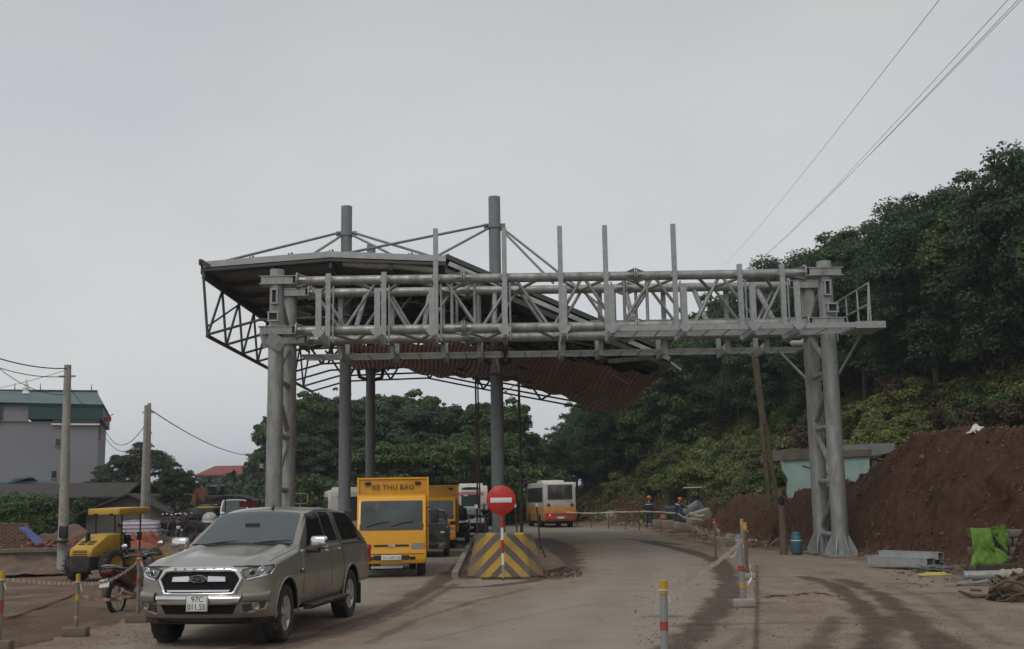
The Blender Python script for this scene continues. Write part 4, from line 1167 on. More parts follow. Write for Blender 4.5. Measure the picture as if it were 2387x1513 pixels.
# ------------------------------------------------------------------ vehicles: shared pieces
def wheel(parent, loc, r=.388, w=.265, side=1, rim=None, spokes=6, steer=0.0, name='wheel'):
    b = MB(); h = w / 2
    b.lathe([(r * .60, -h * .8), (r * .78, -h * .98), (r * .93, -h * .93), (r * .99, -h * .74), (r, -h * .3), (r, h * .3), (r * .99, h * .74), (r * .93, h * .93), (r * .78, h * .98), (r * .60, h * .8)], 'Y', n=28)
    for k in range(36):
        a = k * math.pi / 18
        b.box((r * math.cos(a), h * .55 * (1 if k % 2 else -1), r * math.sin(a)), (r * .03, h * .6, r * .07), Euler((0, -a, 0)))
    t = bpy.data.objects.new(name, b.mesh('tyre', tyre_m)); C.objects.link(t)
    t.parent = parent; t.location = loc; t.rotation_euler = (0, 0, (0 if side > 0 else math.pi) + steer)
    b = MB(); rr = r * .61
    b.lathe([(rr, h * .82), (rr * .95, h * .80), (rr * .9, h * .35), (rr * .5, h * .25), (.001, h * .25)], 'Y', n=24)
    b.obj('rim', rim or alloy, t)
    if spokes:
        b = MB()
        for k in range(spokes):
            a = 2 * math.pi * k / spokes + .3
            e = Vector((math.cos(a), 0, math.sin(a))); s_ = Vector((-math.sin(a), 0, math.cos(a)))
            y0, y1 = h * .62, h * .78
            A = [e * .03 - s_ * rr * .16, e * .03 + s_ * rr * .16, e * rr * .95 + s_ * rr * .20, e * rr * .95 - s_ * rr * .20]
            b.add([q + Vector((0, y1, 0)) for q in A] + [q + Vector((0, y0 - h * .3, 0)) for q in A], [(3, 2, 1, 0), (4, 5, 6, 7), (0, 1, 5, 4), (1, 2, 6, 5), (2, 3, 7, 6), (3, 0, 4, 7)])
        b.tube((0, h * .5, 0), (0, h * .85, 0), rr * .2, n=12)
        b.obj('spokes', rim or alloy, t)
    return t
def pchip(xk, yk, x):
    xk = np.asarray(xk, float); yk = np.asarray(yk, float); h = np.diff(xk); d = np.diff(yk, axis=0) / h[:, None]
    m = np.zeros_like(yk)
    m[1:-1] = np.where(d[:-1] * d[1:] > 0, 2 * d[:-1] * d[1:] / np.where(np.abs(d[:-1] + d[1:]) < 1e-9, 1, d[:-1] + d[1:]), 0)
    m[0], m[-1] = d[0], d[-1]
    i = np.clip(np.searchsorted(xk, x) - 1, 0, len(xk) - 2); t = ((x - xk[i]) / h[i])[:, None]
    return (yk[i] * (1 + 2 * t) * (1 - t) ** 2 + h[i][:, None] * m[i] * t * (1 - t) ** 2 + yk[i + 1] * t * t * (3 - 2 * t) + h[i][:, None] * m[i + 1] * t * t * (t - 1))
class Loft:
    """a half body through stations of control points; y is mirrored"""
    def __init__(s, P, axles=(), arch=.47, wr=.388):
        s.P = np.array(P, float); s.x = s.P[:, 1, 0]; s.axles = axles; s.arch = arch; s.wr = wr
        s.nk = s.P.shape[1]
    def S(s, x):
        return np.interp(-np.asarray(x, float), -s.x, np.arange(len(s.x)))
    def ev(s, sp, tp):
        """grid of points for arrays of station and profile parameters"""
        sp = np.asarray(sp, float); tp = np.asarray(tp, float)
        A = pchip(np.arange(len(s.x)), s.P.reshape(len(s.x), -1), sp).reshape(len(sp), s.nk, 3)
        return np.stack([pchip(np.arange(s.nk), a, tp) for a in A])
    def pt(s, sp, t):
        return s.ev([sp], [t])[0, 0]
    def shell(s, xs, nt=46):
        sp = np.unique(np.concatenate([s.S(xs), np.linspace(0, len(s.x) - 1, 20)])); tp = np.linspace(0, s.nk - 1, nt)
        g = s.ev(sp, tp)
        for a in s.axles:
            dx = np.abs(g[..., 0] - a); az = s.wr + np.sqrt(np.clip(s.arch ** 2 - dx ** 2, 0, None))
            g[..., 2] = np.where((dx < s.arch) & (g[..., 1] > .5), np.maximum(g[..., 2], np.minimum(az, 1.0)), g[..., 2])
        return g
    def patch(s, corners, n=(12, 8), off=.006, side=1):
        """patch between four (x, t) corners: front-low, rear-low, rear-high, front-high"""
        rows = []
        for j in range(n[1] + 1):
            v = j / n[1]; row = []
            for i in range(n[0] + 1):
                u = i / n[0]
                x = (corners[0][0] * (1 - u) + corners[1][0] * u) * (1 - v) + (corners[3][0] * (1 - u) + corners[2][0] * u) * v
                t = (corners[0][1] * (1 - u) + corners[1][1] * u) * (1 - v) + (corners[3][1] * (1 - u) + corners[2][1] * u) * v
                row.append((float(s.S(x)), t))
            rows.append(row)
        out_ = []
        for row in rows:
            o = []
            for sp, t in row:
                p = s.pt(sp, t); a = s.pt(min(sp + .02, len(s.x) - 1.001), t) - s.pt(max(sp - .02, 0), t); b = s.pt(sp, min(t + .02, s.nk - 1)) - s.pt(sp, max(t - .02, 0))
                nrm = np.cross(a, b); L = np.linalg.norm(nrm); nrm = nrm / L if L > 1e-9 else np.array([0, 1, 0])
                if nrm[1] < -.05 or (abs(nrm[1]) <= .05 and nrm[2] < 0): nrm = -nrm
                q = p + nrm * off; o.append((q[0], q[1] * side, q[2]))
            out_.append(o)
        return out_
def skirted(rows, depth=.012):
    """a panel with its rim turned inwards"""
    b = MB().grid(rows)
    P = [Vector(p) for p in rows[0]] + [Vector(r[-1]) for r in rows[1:]] + [Vector(p) for p in rows[-1][-2::-1]] + [Vector(r[0]) for r in rows[-2:0:-1]]
    sgn = 1 if sum(p.y for p in P) > 0 else -1
    Q = [p - Vector((0, sgn * depth, 0)) for p in P]; k = len(P)
    b.add(P + Q, [(i, (i + 1) % k, k + (i + 1) % k, k + i) for i in range(k)])
    return b

# ------------------------------------------------------------------ the pickup
pk_paint = mat('warm grey metallic paint', (.265, .25, .215), .30, .45, .04, 3, coat=.65, dirt=(.20, .16, .12), dirt_amt=.14, dirt_scale=1.1, dirt_low=(.35, 1.05, .9))
pk_dark = mat('dark grey plastic', (.035, .034, .032), .6, 0, .2, 8, dirt=(.13, .10, .075), dirt_amt=.35, dirt_scale=3)
fwd = Vector((-.131, -.991, 0)).normalized()
pk = thing('pickup_truck', 'warm grey double cab pickup with chrome grille and covered bed driving towards the camera', 'pickup truck', (-3.86, 17.50, 0.004), math.atan2(fwd.y, fwd.x))
def xc_(z): return float(np.interp(z, [.38, .46, .54, .72, .76, .9, 1.02, 1.08], [2.40, 2.47, 2.50, 2.50, 2.485, 2.47, 2.44, 2.37]))
def xf(y, z):
    a = min(1, abs(y / .932)) ** 2.4
    return xc_(z) - .42 * (1 - (1 - a) ** (1 / 2.4))
def ysd(z): return .865 - (z - 1.2) * .36
def low(x, w, zb=.42, zbelt=1.16):
    return [(x, .62, zb), (x, .86 * w, zb + .01), (x, .915 * w, .60), (x, .932 * w, .84), (x, .912 * w, 1.02), (x, .88 * w, zbelt)]
P = []
f0 = [(2.08, .62, .42), (2.08, .93, .43), (2.08, .93, .60), (2.08, .932, .84), (2.10, .92, .98), (2.16, .90, 1.04)]
for yy_ in (.82, .70, .55, .42, .2, 0): f0.append((xf(yy_, 1.06) + .01, yy_, 1.062 + .006 * (yy_ < .6)))
P.append(f0)
for x, hc, w in ((1.95, 1.165, 1.0), (1.61, 1.205, 1.005), (1.25, 1.245, 1.0), (1.0, 1.275, 1.0)):
    P.append(low(x, w, .42, hc - .075) + [(x, .835, hc - .035), (x, .73, hc - .008), (x, .60, hc + .026), (x, .46, hc + .004), (x, .2, hc + .016), (x, 0, hc + .02)])
for x, zt in ((.93, 1.30), (.72, 1.42), (.42, 1.585), (.16, 1.725)):
    zs = zt - .035
    P.append(low(x, 1.0, .42, 1.185) + [(x, .855, 1.215), (x, ysd(1.215 + (zs - 1.215) * .5), 1.215 + (zs - 1.215) * .5), (x, ysd(zs), zs), (x, ysd(zs) - .055, zs + .022), (x, .33, zt + .02), (x, 0, zt + .03)])
for x, zt in ((.02, 1.775), (-.45, 1.815), (-1.1, 1.81), (-1.6, 1.795), (-2.02, 1.765), (-2.16, 1.70)):
    P.append(low(x, 1.0, .42 if x > -1.2 else .5, 1.2) + [(x, .86, 1.225), (x, ysd(1.47), 1.47), (x, ysd(zt - .105), zt - .105), (x, .60, zt - .035), (x, .33, zt), (x, 0, zt + .01)])
for x, zt in ((-2.46, 1.47), (-2.74, 1.24)):
    zs = zt - .02
    P.append(low(x, .985, .52, 1.17) + [(x, .83, 1.19), (x, ysd(1.19 + (zs - 1.19) * .5) - .02, 1.19 + (zs - 1.19) * .5), (x, ysd(zs) - .02, zs), (x, ysd(zs) - .07, zs + .01), (x, .33, zt), (x, 0, zt)])
P.append(low(-2.83, .965, .56, 1.14) + [(-2.83, .80, 1.145), (-2.83, .7, 1.148), (-2.83, .55, 1.15), (-2.83, .4, 1.15), (-2.83, .2, 1.15), (-2.83, 0, 1.15)])
lf = Loft(P, (1.61, -1.61), .475, .40)
xs_ = np.concatenate([np.arange(2.1, 1.1, -.025), np.arange(1.1, -1.1, -.07), np.arange(-1.1, -2.12, -.025), np.arange(-2.12, -2.83, -.05)])
g = lf.shell(xs_, 56)
b = MB()
b.grid([[tuple(p) for p in r] for r in g]); b.grid([[(p[0], -p[1], p[2]) for p in r][::-1] for r in g])
e = [tuple(p) for p in g[-1]] + [(p[0], -p[1], p[2]) for p in g[-1][::-1]]
b.add(e, [tuple(range(len(e)))])
body = b.obj('body', pk_paint, pk)
# nose
def nose_patch(poly, off, name, m, parent=pk, depth=.03, sub=10):
    """a flat-cut shape laid on the curved nose, with turned edges; poly in (y, z)"""
    bm = bmesh.new(); pts = []
    k = len(poly)
    for i in range(k):
        a, c = poly[i], poly[(i + 1) % k]; L = math.hypot(c[0] - a[0], c[1] - a[1]); n_ = max(1, int(L / .06))
        for q in range(n_): pts.append((a[0] + (c[0] - a[0]) * q / n_, a[1] + (c[1] - a[1]) * q / n_))
    vs_ = [bm.verts.new((0, p[0], p[1])) for p in pts]; bm.faces.new(vs_)
    ys_ = [p[0] for p in pts]
    for yc in np.arange(math.floor(min(ys_) / .07) * .07 + .035, max(ys_), .07):
        bmesh.ops.bisect_plane(bm, geom=bm.verts[:] + bm.edges[:] + bm.faces[:], plane_co=(0, yc, 0), plane_no=(0, 1, 0))
    bound = [e_ for e_ in bm.edges if len(e_.link_faces) == 1]
    r_ = bmesh.ops.extrude_edge_only(bm, edges=bound)
    low_ = {q for q in r_['geom'] if isinstance(q, bmesh.types.BMVert)}
    for q in bm.verts:
        d = off - (depth if q in low_ else 0)
        q.co.x = xf(q.co.y, q.co.z) + d
    bmesh.ops.triangulate(bm, faces=[f for f in bm.faces if len(f.verts) > 4])
    bmesh.ops.recalc_face_normals(bm, faces=bm.faces[:])
    me_ = bpy.data.meshes.new(name); bm.to_mesh(me_); bm.free(); me_.materials.append(m)
    o_ = bpy.data.objects.new(name, me_); C.objects.link(o_); o_.parent = parent; return o_
def ring_patch(outer, inner, off, name, m, depth=.03, rnd=.0):
    k = len(outer); b_ = MB()
    def fine(pl):
        o_ = []
        for i in range(k):
            a, c = pl[i], pl[(i + 1) % k]
            for q in range(8): o_.append((a[0] + (c[0] - a[0]) * q / 8, a[1] + (c[1] - a[1]) * q / 8))
        return o_
    O, I = fine(outer), fine(inner); n_ = len(O)
    mid = [((a[0] + c[0]) / 2, (a[1] + c[1]) / 2) for a, c in zip(O, I)]
    V = [(xf(*p) + off - depth, *p) for p in O] + [(xf(*p) + off - .006, *p) for p in O] + [(xf(*p) + off + .008, *p) for p in mid] + [(xf(*p) + off - .006, *p) for p in I] + [(xf(*p) + off - depth, *p) for p in I]
    b_.add(V, [(j * n_ + i, j * n_ + (i + 1) % n_, (j + 1) * n_ + (i + 1) % n_, (j + 1) * n_ + i) for j in range(4) for i in range(n_)], True)
    return b_.obj(name, m, pk)
rows = []
for z in np.concatenate([np.linspace(.40, .74, 8), np.linspace(.77, 1.066, 9)]):
    rows.append([(xf(.932 * math.copysign(abs(math.sin(a)) ** (2 / 2.4), a), z), .932 * math.copysign(abs(math.sin(a)) ** (2 / 2.4), a), z) for a in np.linspace(-math.pi / 2, math.pi / 2, 49)])
MB().grid(rows).obj('front_panel', pk_paint, pk)
def mir(p): return [(-y, z) for y, z in p][::-1]
gr_o = [(-.59, .90), (-.52, 1.03), (-.42, 1.066), (.42, 1.066), (.52, 1.03), (.59, .90), (.50, .70), (-.50, .70)]
gr_i = [(-.54, .895), (-.47, .985), (-.40, 1.0), (.40, 1.0), (.47, .985), (.54, .895), (.455, .735), (-.455, .735)]
nose_patch(gr_i, .006, 'grille', mat('black mesh grille', (.008, .008, .008), .7, 0, .3, 60, spec=.2))
ring_patch(gr_o, gr_i, .03, 'grille_surround', chrome)
for s in (1, -1):
    q = [(.13, .875), (.37, .875), (.36, .935), (.13, .945)]
    nose_patch(q if s > 0 else mir(q), .028, 'grille_bar', chrome)
nose_patch([(-.42, .745), (.42, .745), (.44, .768), (-.44, .768)], .03, 'grille_strip', chrome)
def bulge(y0, y1, prof, name, m, taper=.0, n=18):
    """a bumper section with a shelf that faces the sky; prof: (z, offset)"""
    rows = []
    for z, off in prof:
        k = (z - prof[-1][0]) / (prof[0][0] - prof[-1][0]); a_, c_ = y0 + (taper * (1 - k) if y0 < 0 else 0), y1 - taper * (1 - k)
        rows.append([(xf(y_, z) + off, y_, z) for y_ in np.linspace(a_, c_, n)])
    return MB().grid(rows).obj(name, m, pk)
bulge(-.60, .60, [(.705, .0), (.70, .03), (.672, .062), (.655, .068), (.62, .060), (.585, .045), (.575, .0)], 'bumper_band', chrome, .06)
nose_patch([(-.52, .572), (.52, .572), (.46, .455), (-.46, .455)], .012, 'lower_grille', M['black mesh grille'])
for s in (1, -1):
    f_ = (lambda p: p) if s > 0 else mir
    ya_, yb_ = (.615, .905) if s > 0 else (-.905, -.615)
    bulge(ya_, yb_, [(.735, .0), (.73, .028), (.70, .058), (.68, .062), (.63, .05), (.605, .02), (.60, .0)], 'bumper_corner', pk_paint)
    hl = nose_patch(f_([(.555, 1.02), (.68, 1.05), (.90, 1.075), (.915, 1.03), (.885, .955), (.64, .90), (.60, .92)]), .014, 'headlamp_housing', black_pl)
    nose_patch(f_([(.575, 1.012), (.68, 1.035), (.885, 1.055), (.895, 1.03), (.865, .968), (.65, .915), (.61, .93)]), .024, 'headlamp', lamp_clear, hl)
    nose_patch(f_([(.63, .888), (.64, .905), (.885, .96), (.912, 1.03), (.925, 1.03), (.898, .945)]), .026, 'lamp_trim', chrome, hl)
    for (yy_, zz_, rr_) in ((.80, .995, .05), (.69, .975, .035)):
        c = Vector((xf(s * yy_, zz_) + .012, s * yy_, zz_)); r_ = Euler((0, 0, s * .55)).to_matrix()
        MB().lathe([(rr_, .012), (rr_ * .85, .02), (rr_ * .8, .012), (rr_ * .5, .022), (.001, .028)], 'X', c, 16, rot=r_).obj('lamp_lens', chrome if yy_ > .75 else glass_dark, hl)
        MB().lathe([(rr_ * 1.25, .006), (rr_ * 1.2, .022), (rr_ * 1.0, .012)], 'X', c, 16, rot=r_).obj('lamp_ring', chrome, hl)
    fg = nose_patch(f_([(.585, .575), (.86, .60), (.84, .52), (.60, .475)]), .010, 'fog_lamp_bezel', pk_dark)
    nose_patch(f_([(.56, .455), (.60, .475), (.845, .52), (.875, .60), (.89, .60), (.86, .505), (.62, .445)]), .02, 'bumper_trim', chrome)
    c = Vector((xf(s * .755, .548) + .014, s * .755, .548))
    MB().lathe([(.052, -.01), (.055, .012), (.045, .018), (.04, .006), (.001, .012)], 'X', c, 16, rot=Euler((0, 0, s * .45)).to_matrix()).obj('fog_lamp', lamp_clear, fg)
# badge and lettering
b = MB().lathe([(1.0, 0), (.96, .014), (.88, .014), (.86, .008), (.001, .012)], 'X', (0, 0, 0), 28)
bd = b.obj('badge', chrome, pk); bd.location = (xf(0, .91) + .03, 0, .91); bd.scale = (1, .125, .05)
b = MB().lathe([(.86, .012), (.5, .016), (.001, .017)], 'X', (0, 0, 0), 28)
q = b.obj('badge_field', ink, bd)
text('Ford', .098, chrome, 'badge_lettering', pk, (xf(0, .91) + .052, 0, .912), (math.pi / 2, 0, math.pi / 2), .002, 1.0, .25)
for i, ch in enumerate('RANGER'):
    yy_ = (i - 2.5) * .135
    text(ch, .05, pk_dark, 'grille_lettering', pk, (xf(yy_, 1.035) + .041, yy_, 1.033), (math.pi / 2 - .25, 0, math.pi / 2), .002, 1.25)
# number plate
plt = MB().bbox((0, 0, 0), (.012, .30, .215), .004).obj('number_plate', plate_m, pk); plt.location = (2.592, .03, .605)
fr = MB()
for s in (-1, 1): fr.box((.007, s * .144, 0), (.004, .006, .205)).box((.007, 0, s * .101), (.004, .285, .006))
fr.obj('plate_border', ink, plt)
text('97C', .105, ink, 'plate_lettering', plt, (.008, .008, .048), (math.pi / 2, 0, math.pi / 2), .001, .95)
text('011.55', .105, ink, 'plate_lettering', plt, (.008, 0, -.05), (math.pi / 2, 0, math.pi / 2), .001, .88)
# skirt, underbody, wheel wells
rows = [[(xf(y_, .42) - .02 - dz * 1.2, y_, .42 - dz) for y_ in np.linspace(-.9, .9, 25)] for dz in (0, .04, .08, .115)]
MB().grid(rows).obj('front_skirt', pk_dark, pk)
b = MB().box((0, 0, .5), (4.6, 1.25, .36)).box((1.61, 0, .66), (1.0, 1.45, .44)).box((-1.61, 0, .66), (1.0, 1.45, .44)).tube((1.61, -.75, .38), (1.61, .75, .38), .06).tube((-1.61, -.75, .38), (-1.61, .75, .38), .07)
b.obj('underbody', mat('underbody black', (.012, .011, .010), .95, 0, .2, 5), pk)
for a in (1.61, -1.61):
    for s in (1, -1):
        wheel(pk, (a, s * .79, .388), side=s, rim=alloy, steer=.06 if a > 0 else 0)
        b = MB().path([(a + .475 * math.cos(t), s * (.918 + .012 * math.sin(t)), .40 + .475 * math.sin(t)) for t in np.linspace(-.05, math.pi + .05, 22)], .02, 6)
        b.obj('wheel_arch', pk_paint, pk)
        b = MB().grid([[(a + .47 * math.cos(t), s * y_, .40 + .47 * math.sin(t)) for t in np.linspace(0, math.pi, 18)] for y_ in (.5, .915)]); b.obj('wheel_well', M['underbody black'], pk)
# windscreen, side windows, rear windows
n1 = lf.patch([(.955, 9.15), (.955, 11), (.15, 11), (.15, 9.15)], (12, 12), .007)
rows = [r + [(x, -y, z) for x, y, z in r[-2::-1]] for r in n1]
MB().grid(rows).obj('windscreen', glass_ws, pk)
MB().bar((.985, -.74, 1.30), (.985, .74, 1.30), .05, .02).obj('windscreen_cowl', pk_dark, pk)
for s in (-.55, .1):
    MB().path([(1.0, s + .05, 1.305), (.93, s + .3, 1.335), (.90, s + .62, 1.345)], [.014, .012, .008], 6).obj('wiper', black_pl, pk)
for s in (1, -1):
    for nm, cn in (('front_window', [(.60, 6.35), (-.40, 6.35), (-.40, 8.15), (.14, 8.15)]), ('rear_window', [(-.47, 6.35), (-1.02, 6.35), (-.94, 8.15), (-.47, 8.15)]), ('canopy_window', [(-1.28, 6.3), (-2.58, 6.3), (-2.08, 8.2), (-1.22, 8.2)])):
        MB().grid(lf.patch(cn, (12, 6), .008, s)).obj(nm, glass_dark, pk)
    for cn in ([(.92, 2.0), (-.42, 2.0), (-.42, 5.75), (.84, 5.75)], [(-.45, 2.0), (-1.12, 2.6), (-1.10, 5.75), (-.45, 5.75)]):
        d = skirted(lf.patch(cn, (14, 10), .010, s), .014).obj('door', pk_paint, pk)
        xx_ = cn[1][0] + .17 + (.0 if cn[1][0] > -.6 else .03)
        p = lf.pt(float(lf.S(xx_)), 4.6); MB().bbox((xx_, s * (p[1] + .035), p[2]), (.2, .03, .035), .012).obj('handle', chrome, d)
    # thin dark line where the hard canopy meets bed and cab
    for cn in ([(-1.12, 5.5), (-1.165, 5.5), (-1.165, 10.6), (-1.12, 10.6)], [(-1.15, 5.55), (-2.72, 5.55), (-2.72, 5.7), (-1.15, 5.7)], [(-1.14, 2.2), (-1.165, 2.2), (-1.165, 5.5), (-1.14, 5.5)]):
        MB().grid(lf.patch(cn, (16, 6), .004, s)).obj('panel_gap', ink, pk)
    rl = [lf.pt(float(lf.S(x_)), 5.62) for x_ in np.linspace(-1.2, -2.72, 9)]
    MB().path([(p_[0], s * (p_[1] + .012), p_[2]) for p_ in rl], .016, 6).obj('bed_rail', pk_dark, pk)
    MB().grid(lf.patch([(2.0, 6.0), (1.05, 6.0), (1.05, 6.12), (2.0, 6.12)], (16, 1), .003, s)).obj('bonnet_gap', ink, pk)
    MB().grid(lf.patch([(.60, 8.18), (-1.02, 8.18), (-1.0, 8.42), (.05, 8.42)], (14, 2), .03, s)).obj('rain_visor', black_pl, pk)
    # mirrors with chrome caps
    mr = MB().bbox((.66, s * 1.07, 1.30), (.13, .26, .19), .05, seg=3).obj('mirror', chrome, pk)
    MB().bbox((.60, s * 1.07, 1.30), (.05, .22, .15), .01).obj('mirror_glass', glass_dark, mr)
    MB().bbox((.66, s * .96, 1.19), (.11, .24, .07), .02).obj('mirror_foot', black_pl, mr)
    MB().bbox((.725, s * 1.13, 1.28), (.02, .12, .05), .008).obj('side_repeater', lamp_clear, mr)
    MB().bbox((-.05, s * .98, .42), (1.75, .2, .045), .015).bbox((-.05, s * .95, .385), (1.75, .12, .05), .015).obj('side_step', pk_dark, pk)
    MB().bbox((1.0, s * .93, .92), (.16, .02, .05), .008).obj('fender_vent', black_pl, pk)
    MB().bbox((1.0, s * .94, .935), (.06, .02, .04), .008).obj('vent_badge', chrome, pk)
    MB().box((-2.05, s * .86, .36), (.02, .2, .34)).obj('mud_flap', black_rub, pk)
    MB().bbox((-2.79, s * .86, .98), (.1, .14, .3), .02).obj('tail_lamp', lamp_red, pk)
MB().bar((2.33, -.8, 1.066), (2.33, .8, 1.066), .012, .01).obj('bonnet_seam', ink, pk)
MB().path([(.02, .12, 1.79), (-.02, .12, 1.83), (-.03, .12, 1.86)], [.025, .02, .008], 6).obj('antenna', black_pl, pk)
MB().bbox((-2.84, 0, .62), (.12, 1.6, .2), .03).obj('rear_bumper', chrome, pk)
MB().bbox((.55, 0, 1.56), (.03, .22, .07), .01).obj('rear_view_mirror', black_pl, pk)
# ------------------------------------------------------------------ yellow mail trucks
mail_y = mat('mail truck yellow', (.78, .37, .010), .40, 0, .06, 3, coat=.35, dirt=(.28, .17, .06), dirt_amt=.10, dirt_scale=1.5, dirt_low=(.2, 1.0, .7))
box_y = mat('faded box yellow', (.56, .275, .016), .6, 0, .14, 1.6, dirt=(.20, .13, .06), dirt_amt=.3, dirt_scale=1.2)
chassis = mat('chassis black', (.018, .017, .016), .8, 0, .25, 6, dirt=(.12, .09, .07), dirt_amt=.3)
cab_glass = mat('truck windscreen glass', (.040, .052, .052), .07, 0, .7, 1.7, spec=.75, dirt=(.16, .15, .13), dirt_amt=.05, dirt_scale=1.3)  # large blotches in the glass colour imitate uneven reflections
amber = mat('amber lamp', (.55, .20, .02), .2, 0, .1, 8)
def mail_truck(label, loc, rz, detail=True):
    t = thing('mail_truck', label, 'truck', loc, rz)
    cab = [(.98, .34), (1.03, .42), (1.03, .60), (1.0, .72), (.985, 1.17), (.61, 1.93), (.50, 2.01), (.28, 2.06), (-.5, 2.06), (-.58, 2.0), (-.6, .55), (.40, .55), (.40, .34)]
    MB().prism(cab, -.87, .87, b=.085, seg=3).obj('cab', mail_y, t)
    def fx(z): return float(np.interp(z, [.34, .42, .60, .72, 1.17, 1.93], [.98, 1.03, 1.03, 1.0, .985, .61]))
    def panel(y0, y1, z0, z1, off, name, m, par=t, r=.04, th=.02):
        b = MB(); pts = []
        for (cy, cz, a0) in ((y1 - r, z1 - r, 0), (y0 + r, z1 - r, 90), (y0 + r, z0 + r, 180), (y1 - r, z0 + r, 270)):
            for k in range(4):
                a = R_(a0 + 30 * k); pts.append((cy + r * math.cos(a), cz + r * math.sin(a)))
        k = len(pts)
        F = [(fx(z) + off, y, z) for y, z in pts]; B_ = [(fx(z) + off - th, y, z) for y, z in pts]
        b.add(F + B_, [tuple(range(k))] + [(i, k + i, k + (i + 1) % k, (i + 1) % k) for i in range(k)])
        return b.obj(name, m, par)
    ws = panel(-.78, .78, 1.34, 1.90, .006, 'windscreen', cab_glass)
    panel(-.80, .80, 1.19, 1.345, .008, 'cowl_panel', black_pl)
    for s in (-.62, .0):
        MB().path([(fx(1.26) + .02, s, 1.26), (fx(1.36) + .03, s + .25, 1.34), (fx(1.38) + .02, s + .55, 1.38)], [.014, .014, .01], 5).obj('wiper', black_pl, t)
    panel(-.44, .44, .765, .815, .008, 'grille_slot', black_pl, r=.02)
    panel(-.09, .09, .755, .815, .02, 'badge', chrome, r=.028)
    text('KIA', .04, ink, 'badge_lettering', t, (fx(.785) + .024, 0, .785), (math.pi / 2, 0, math.pi / 2), .001)
    for s in (1, -1):
        hl = panel(min(s * .50, s * .84), max(s * .50, s * .84), .70, .84, .012, 'headlamp', lamp_clear, r=.04)
        panel(min(s * .76, s * .84), max(s * .76, s * .84), .715, .83, .018, 'indicator', amber, hl, r=.03)
        panel(min(s * .46, s * .60), max(s * .46, s * .60), .44, .52, .006, 'bumper_opening', ink, r=.03)
        # side glass, door line, mirror, step
        MB().prism([(.52, 1.25), (.52, 1.45), (.34, 1.86), (-.42, 1.9), (-.42, 1.25)], s * .868, s * .878).obj('side_window', glass_dark, t)
        MB().prism([(.56, 1.16), (-.46, 1.16), (-.46, 1.175), (.56, 1.175)], s * .868, s * .876).obj('door_gap', ink, t)
        MB().bbox((-.3, s * .885, 1.08), (.16, .03, .04), .01).obj('door_handle', black_pl, t)
        mr = MB().bbox((.82, s * 1.08, 1.52), (.09, .20, .36), .05, seg=3).path([(.70, s * .88, 1.72), (.80, s * .99, 1.74), (.82, s * 1.06, 1.66)], .014, 6).path([(.72, s * .88, 1.26), (.82, s * 1.0, 1.27), (.84, s * 1.15, 1.30)], .014, 6)
        mr.obj('mirror', black_pl, t)
    panel(-.46, .46, .44, .555, .008, 'bumper_grille', black_pl, r=.05)
    panel(-.80, .80, .578, .592, .004, 'bumper_gap', ink, r=.005)
    panel(-.80, .80, 1.168, 1.180, .004, 'cowl_gap', ink, r=.005)
    for s in (1, -1): MB().prism([(.50, .62), (.53, .62), (.60, 1.16), (.57, 1.16)], s * .866, s * .876).obj('door_gap', ink, t)
    pl = MB().bbox((1.058, 0, .50), (.014, .50, .115), .004).obj('number_plate', plate_m, t)
    text('51C-597.13', .082, ink, 'plate_lettering', t, (1.068, 0, .50), (math.pi / 2, 0, math.pi / 2), .001, 1.05)
    panel(-.25, .25, .355, .40, .008, 'bumper_strip', yellow_p, r=.02)
    MB().bbox((.85, -.12, .26), (.06, .8, .06), .01).obj('tow_plate', plate_m, t)
    if detail:
        text('FRONTIER', .035, sign_white, 'lettering', t, (fx(1.16) + .004, -.68, 1.155), (math.pi / 2, 0, math.pi / 2), .001, 1.2)
        MB().bbox((fx(1.86) + .012, -.60, 1.79), (.012, .16, .07), .002, Euler((0, -.4, 0))).obj('windscreen_sticker', sign_white, t)
        MB().tube((.40, .40, 1.40), (.32, .40, 1.45), .19, .19, 18, cap=False).obj('steering_wheel', ink, t)
        MB().bbox((.66, -.40, 1.375), (.12, .26, .05), .02).obj('dashboard_item', red_p, t)
    # box body
    MB().bbox((-2.45, 0, 1.56), (3.6, 1.86, 1.88), .02).obj('cargo_box', box_y, t)
    b = MB()
    for s in (1, -1):
        b.box((-.64, s * .92, 1.56), (.05, .05, 1.92)); b.box((-2.45, s * .935, 2.49), (3.62, .03, .04)); b.box((-2.45, s * .935, .63), (3.62, .03, .06))
        for k in range(5): b.box((-1.0 - k * .75, s * .938, 1.56), (.05, .02, 1.8))
    b.box((-.645, 0, 2.49), (.05, 1.88, .04)).box((-.645, 0, 2.02), (.03, 1.86, .03)); b.obj('box_trim', mail_y, t)
    for s in (1, -1): MB().sphere((-.62, s * .66, 2.36), .075, 12, 8, (.6, 1.2, .6)).obj('marker_lamp', black_pl, t)
    text('XE THƯ BÁO', .185, mat('brown lettering', (.06, .028, .015), .7, 0, .1, 5), 'box_lettering', t, (-.622, 0, 2.25), (math.pi / 2, 0, math.pi / 2), .002, 1.0, spacing=1.06)
    MB().box((-1.9, 0, .52), (4.6, .8, .14)).box((.1, 0, .5), (1.2, 1.3, .3)).box((-1.6, 0, .5), (.3, 1.5, .1)).obj('chassis', chassis, t)
    for x in (.15, -2.75):
        for s in (1, -1):
            wheel(t, (x, s * .74, .33), .33, .22, s, plate_m if False else galv, 0)
            if x < 0: wheel(t, (x, s * .50, .33), .33, .2, s, galv, 0)
    return t
mt = mail_truck('yellow mail truck lettered XE THƯ BÁO behind the grey pickup', (-3.18, 29.35, .004), math.atan2(-.996, .085))
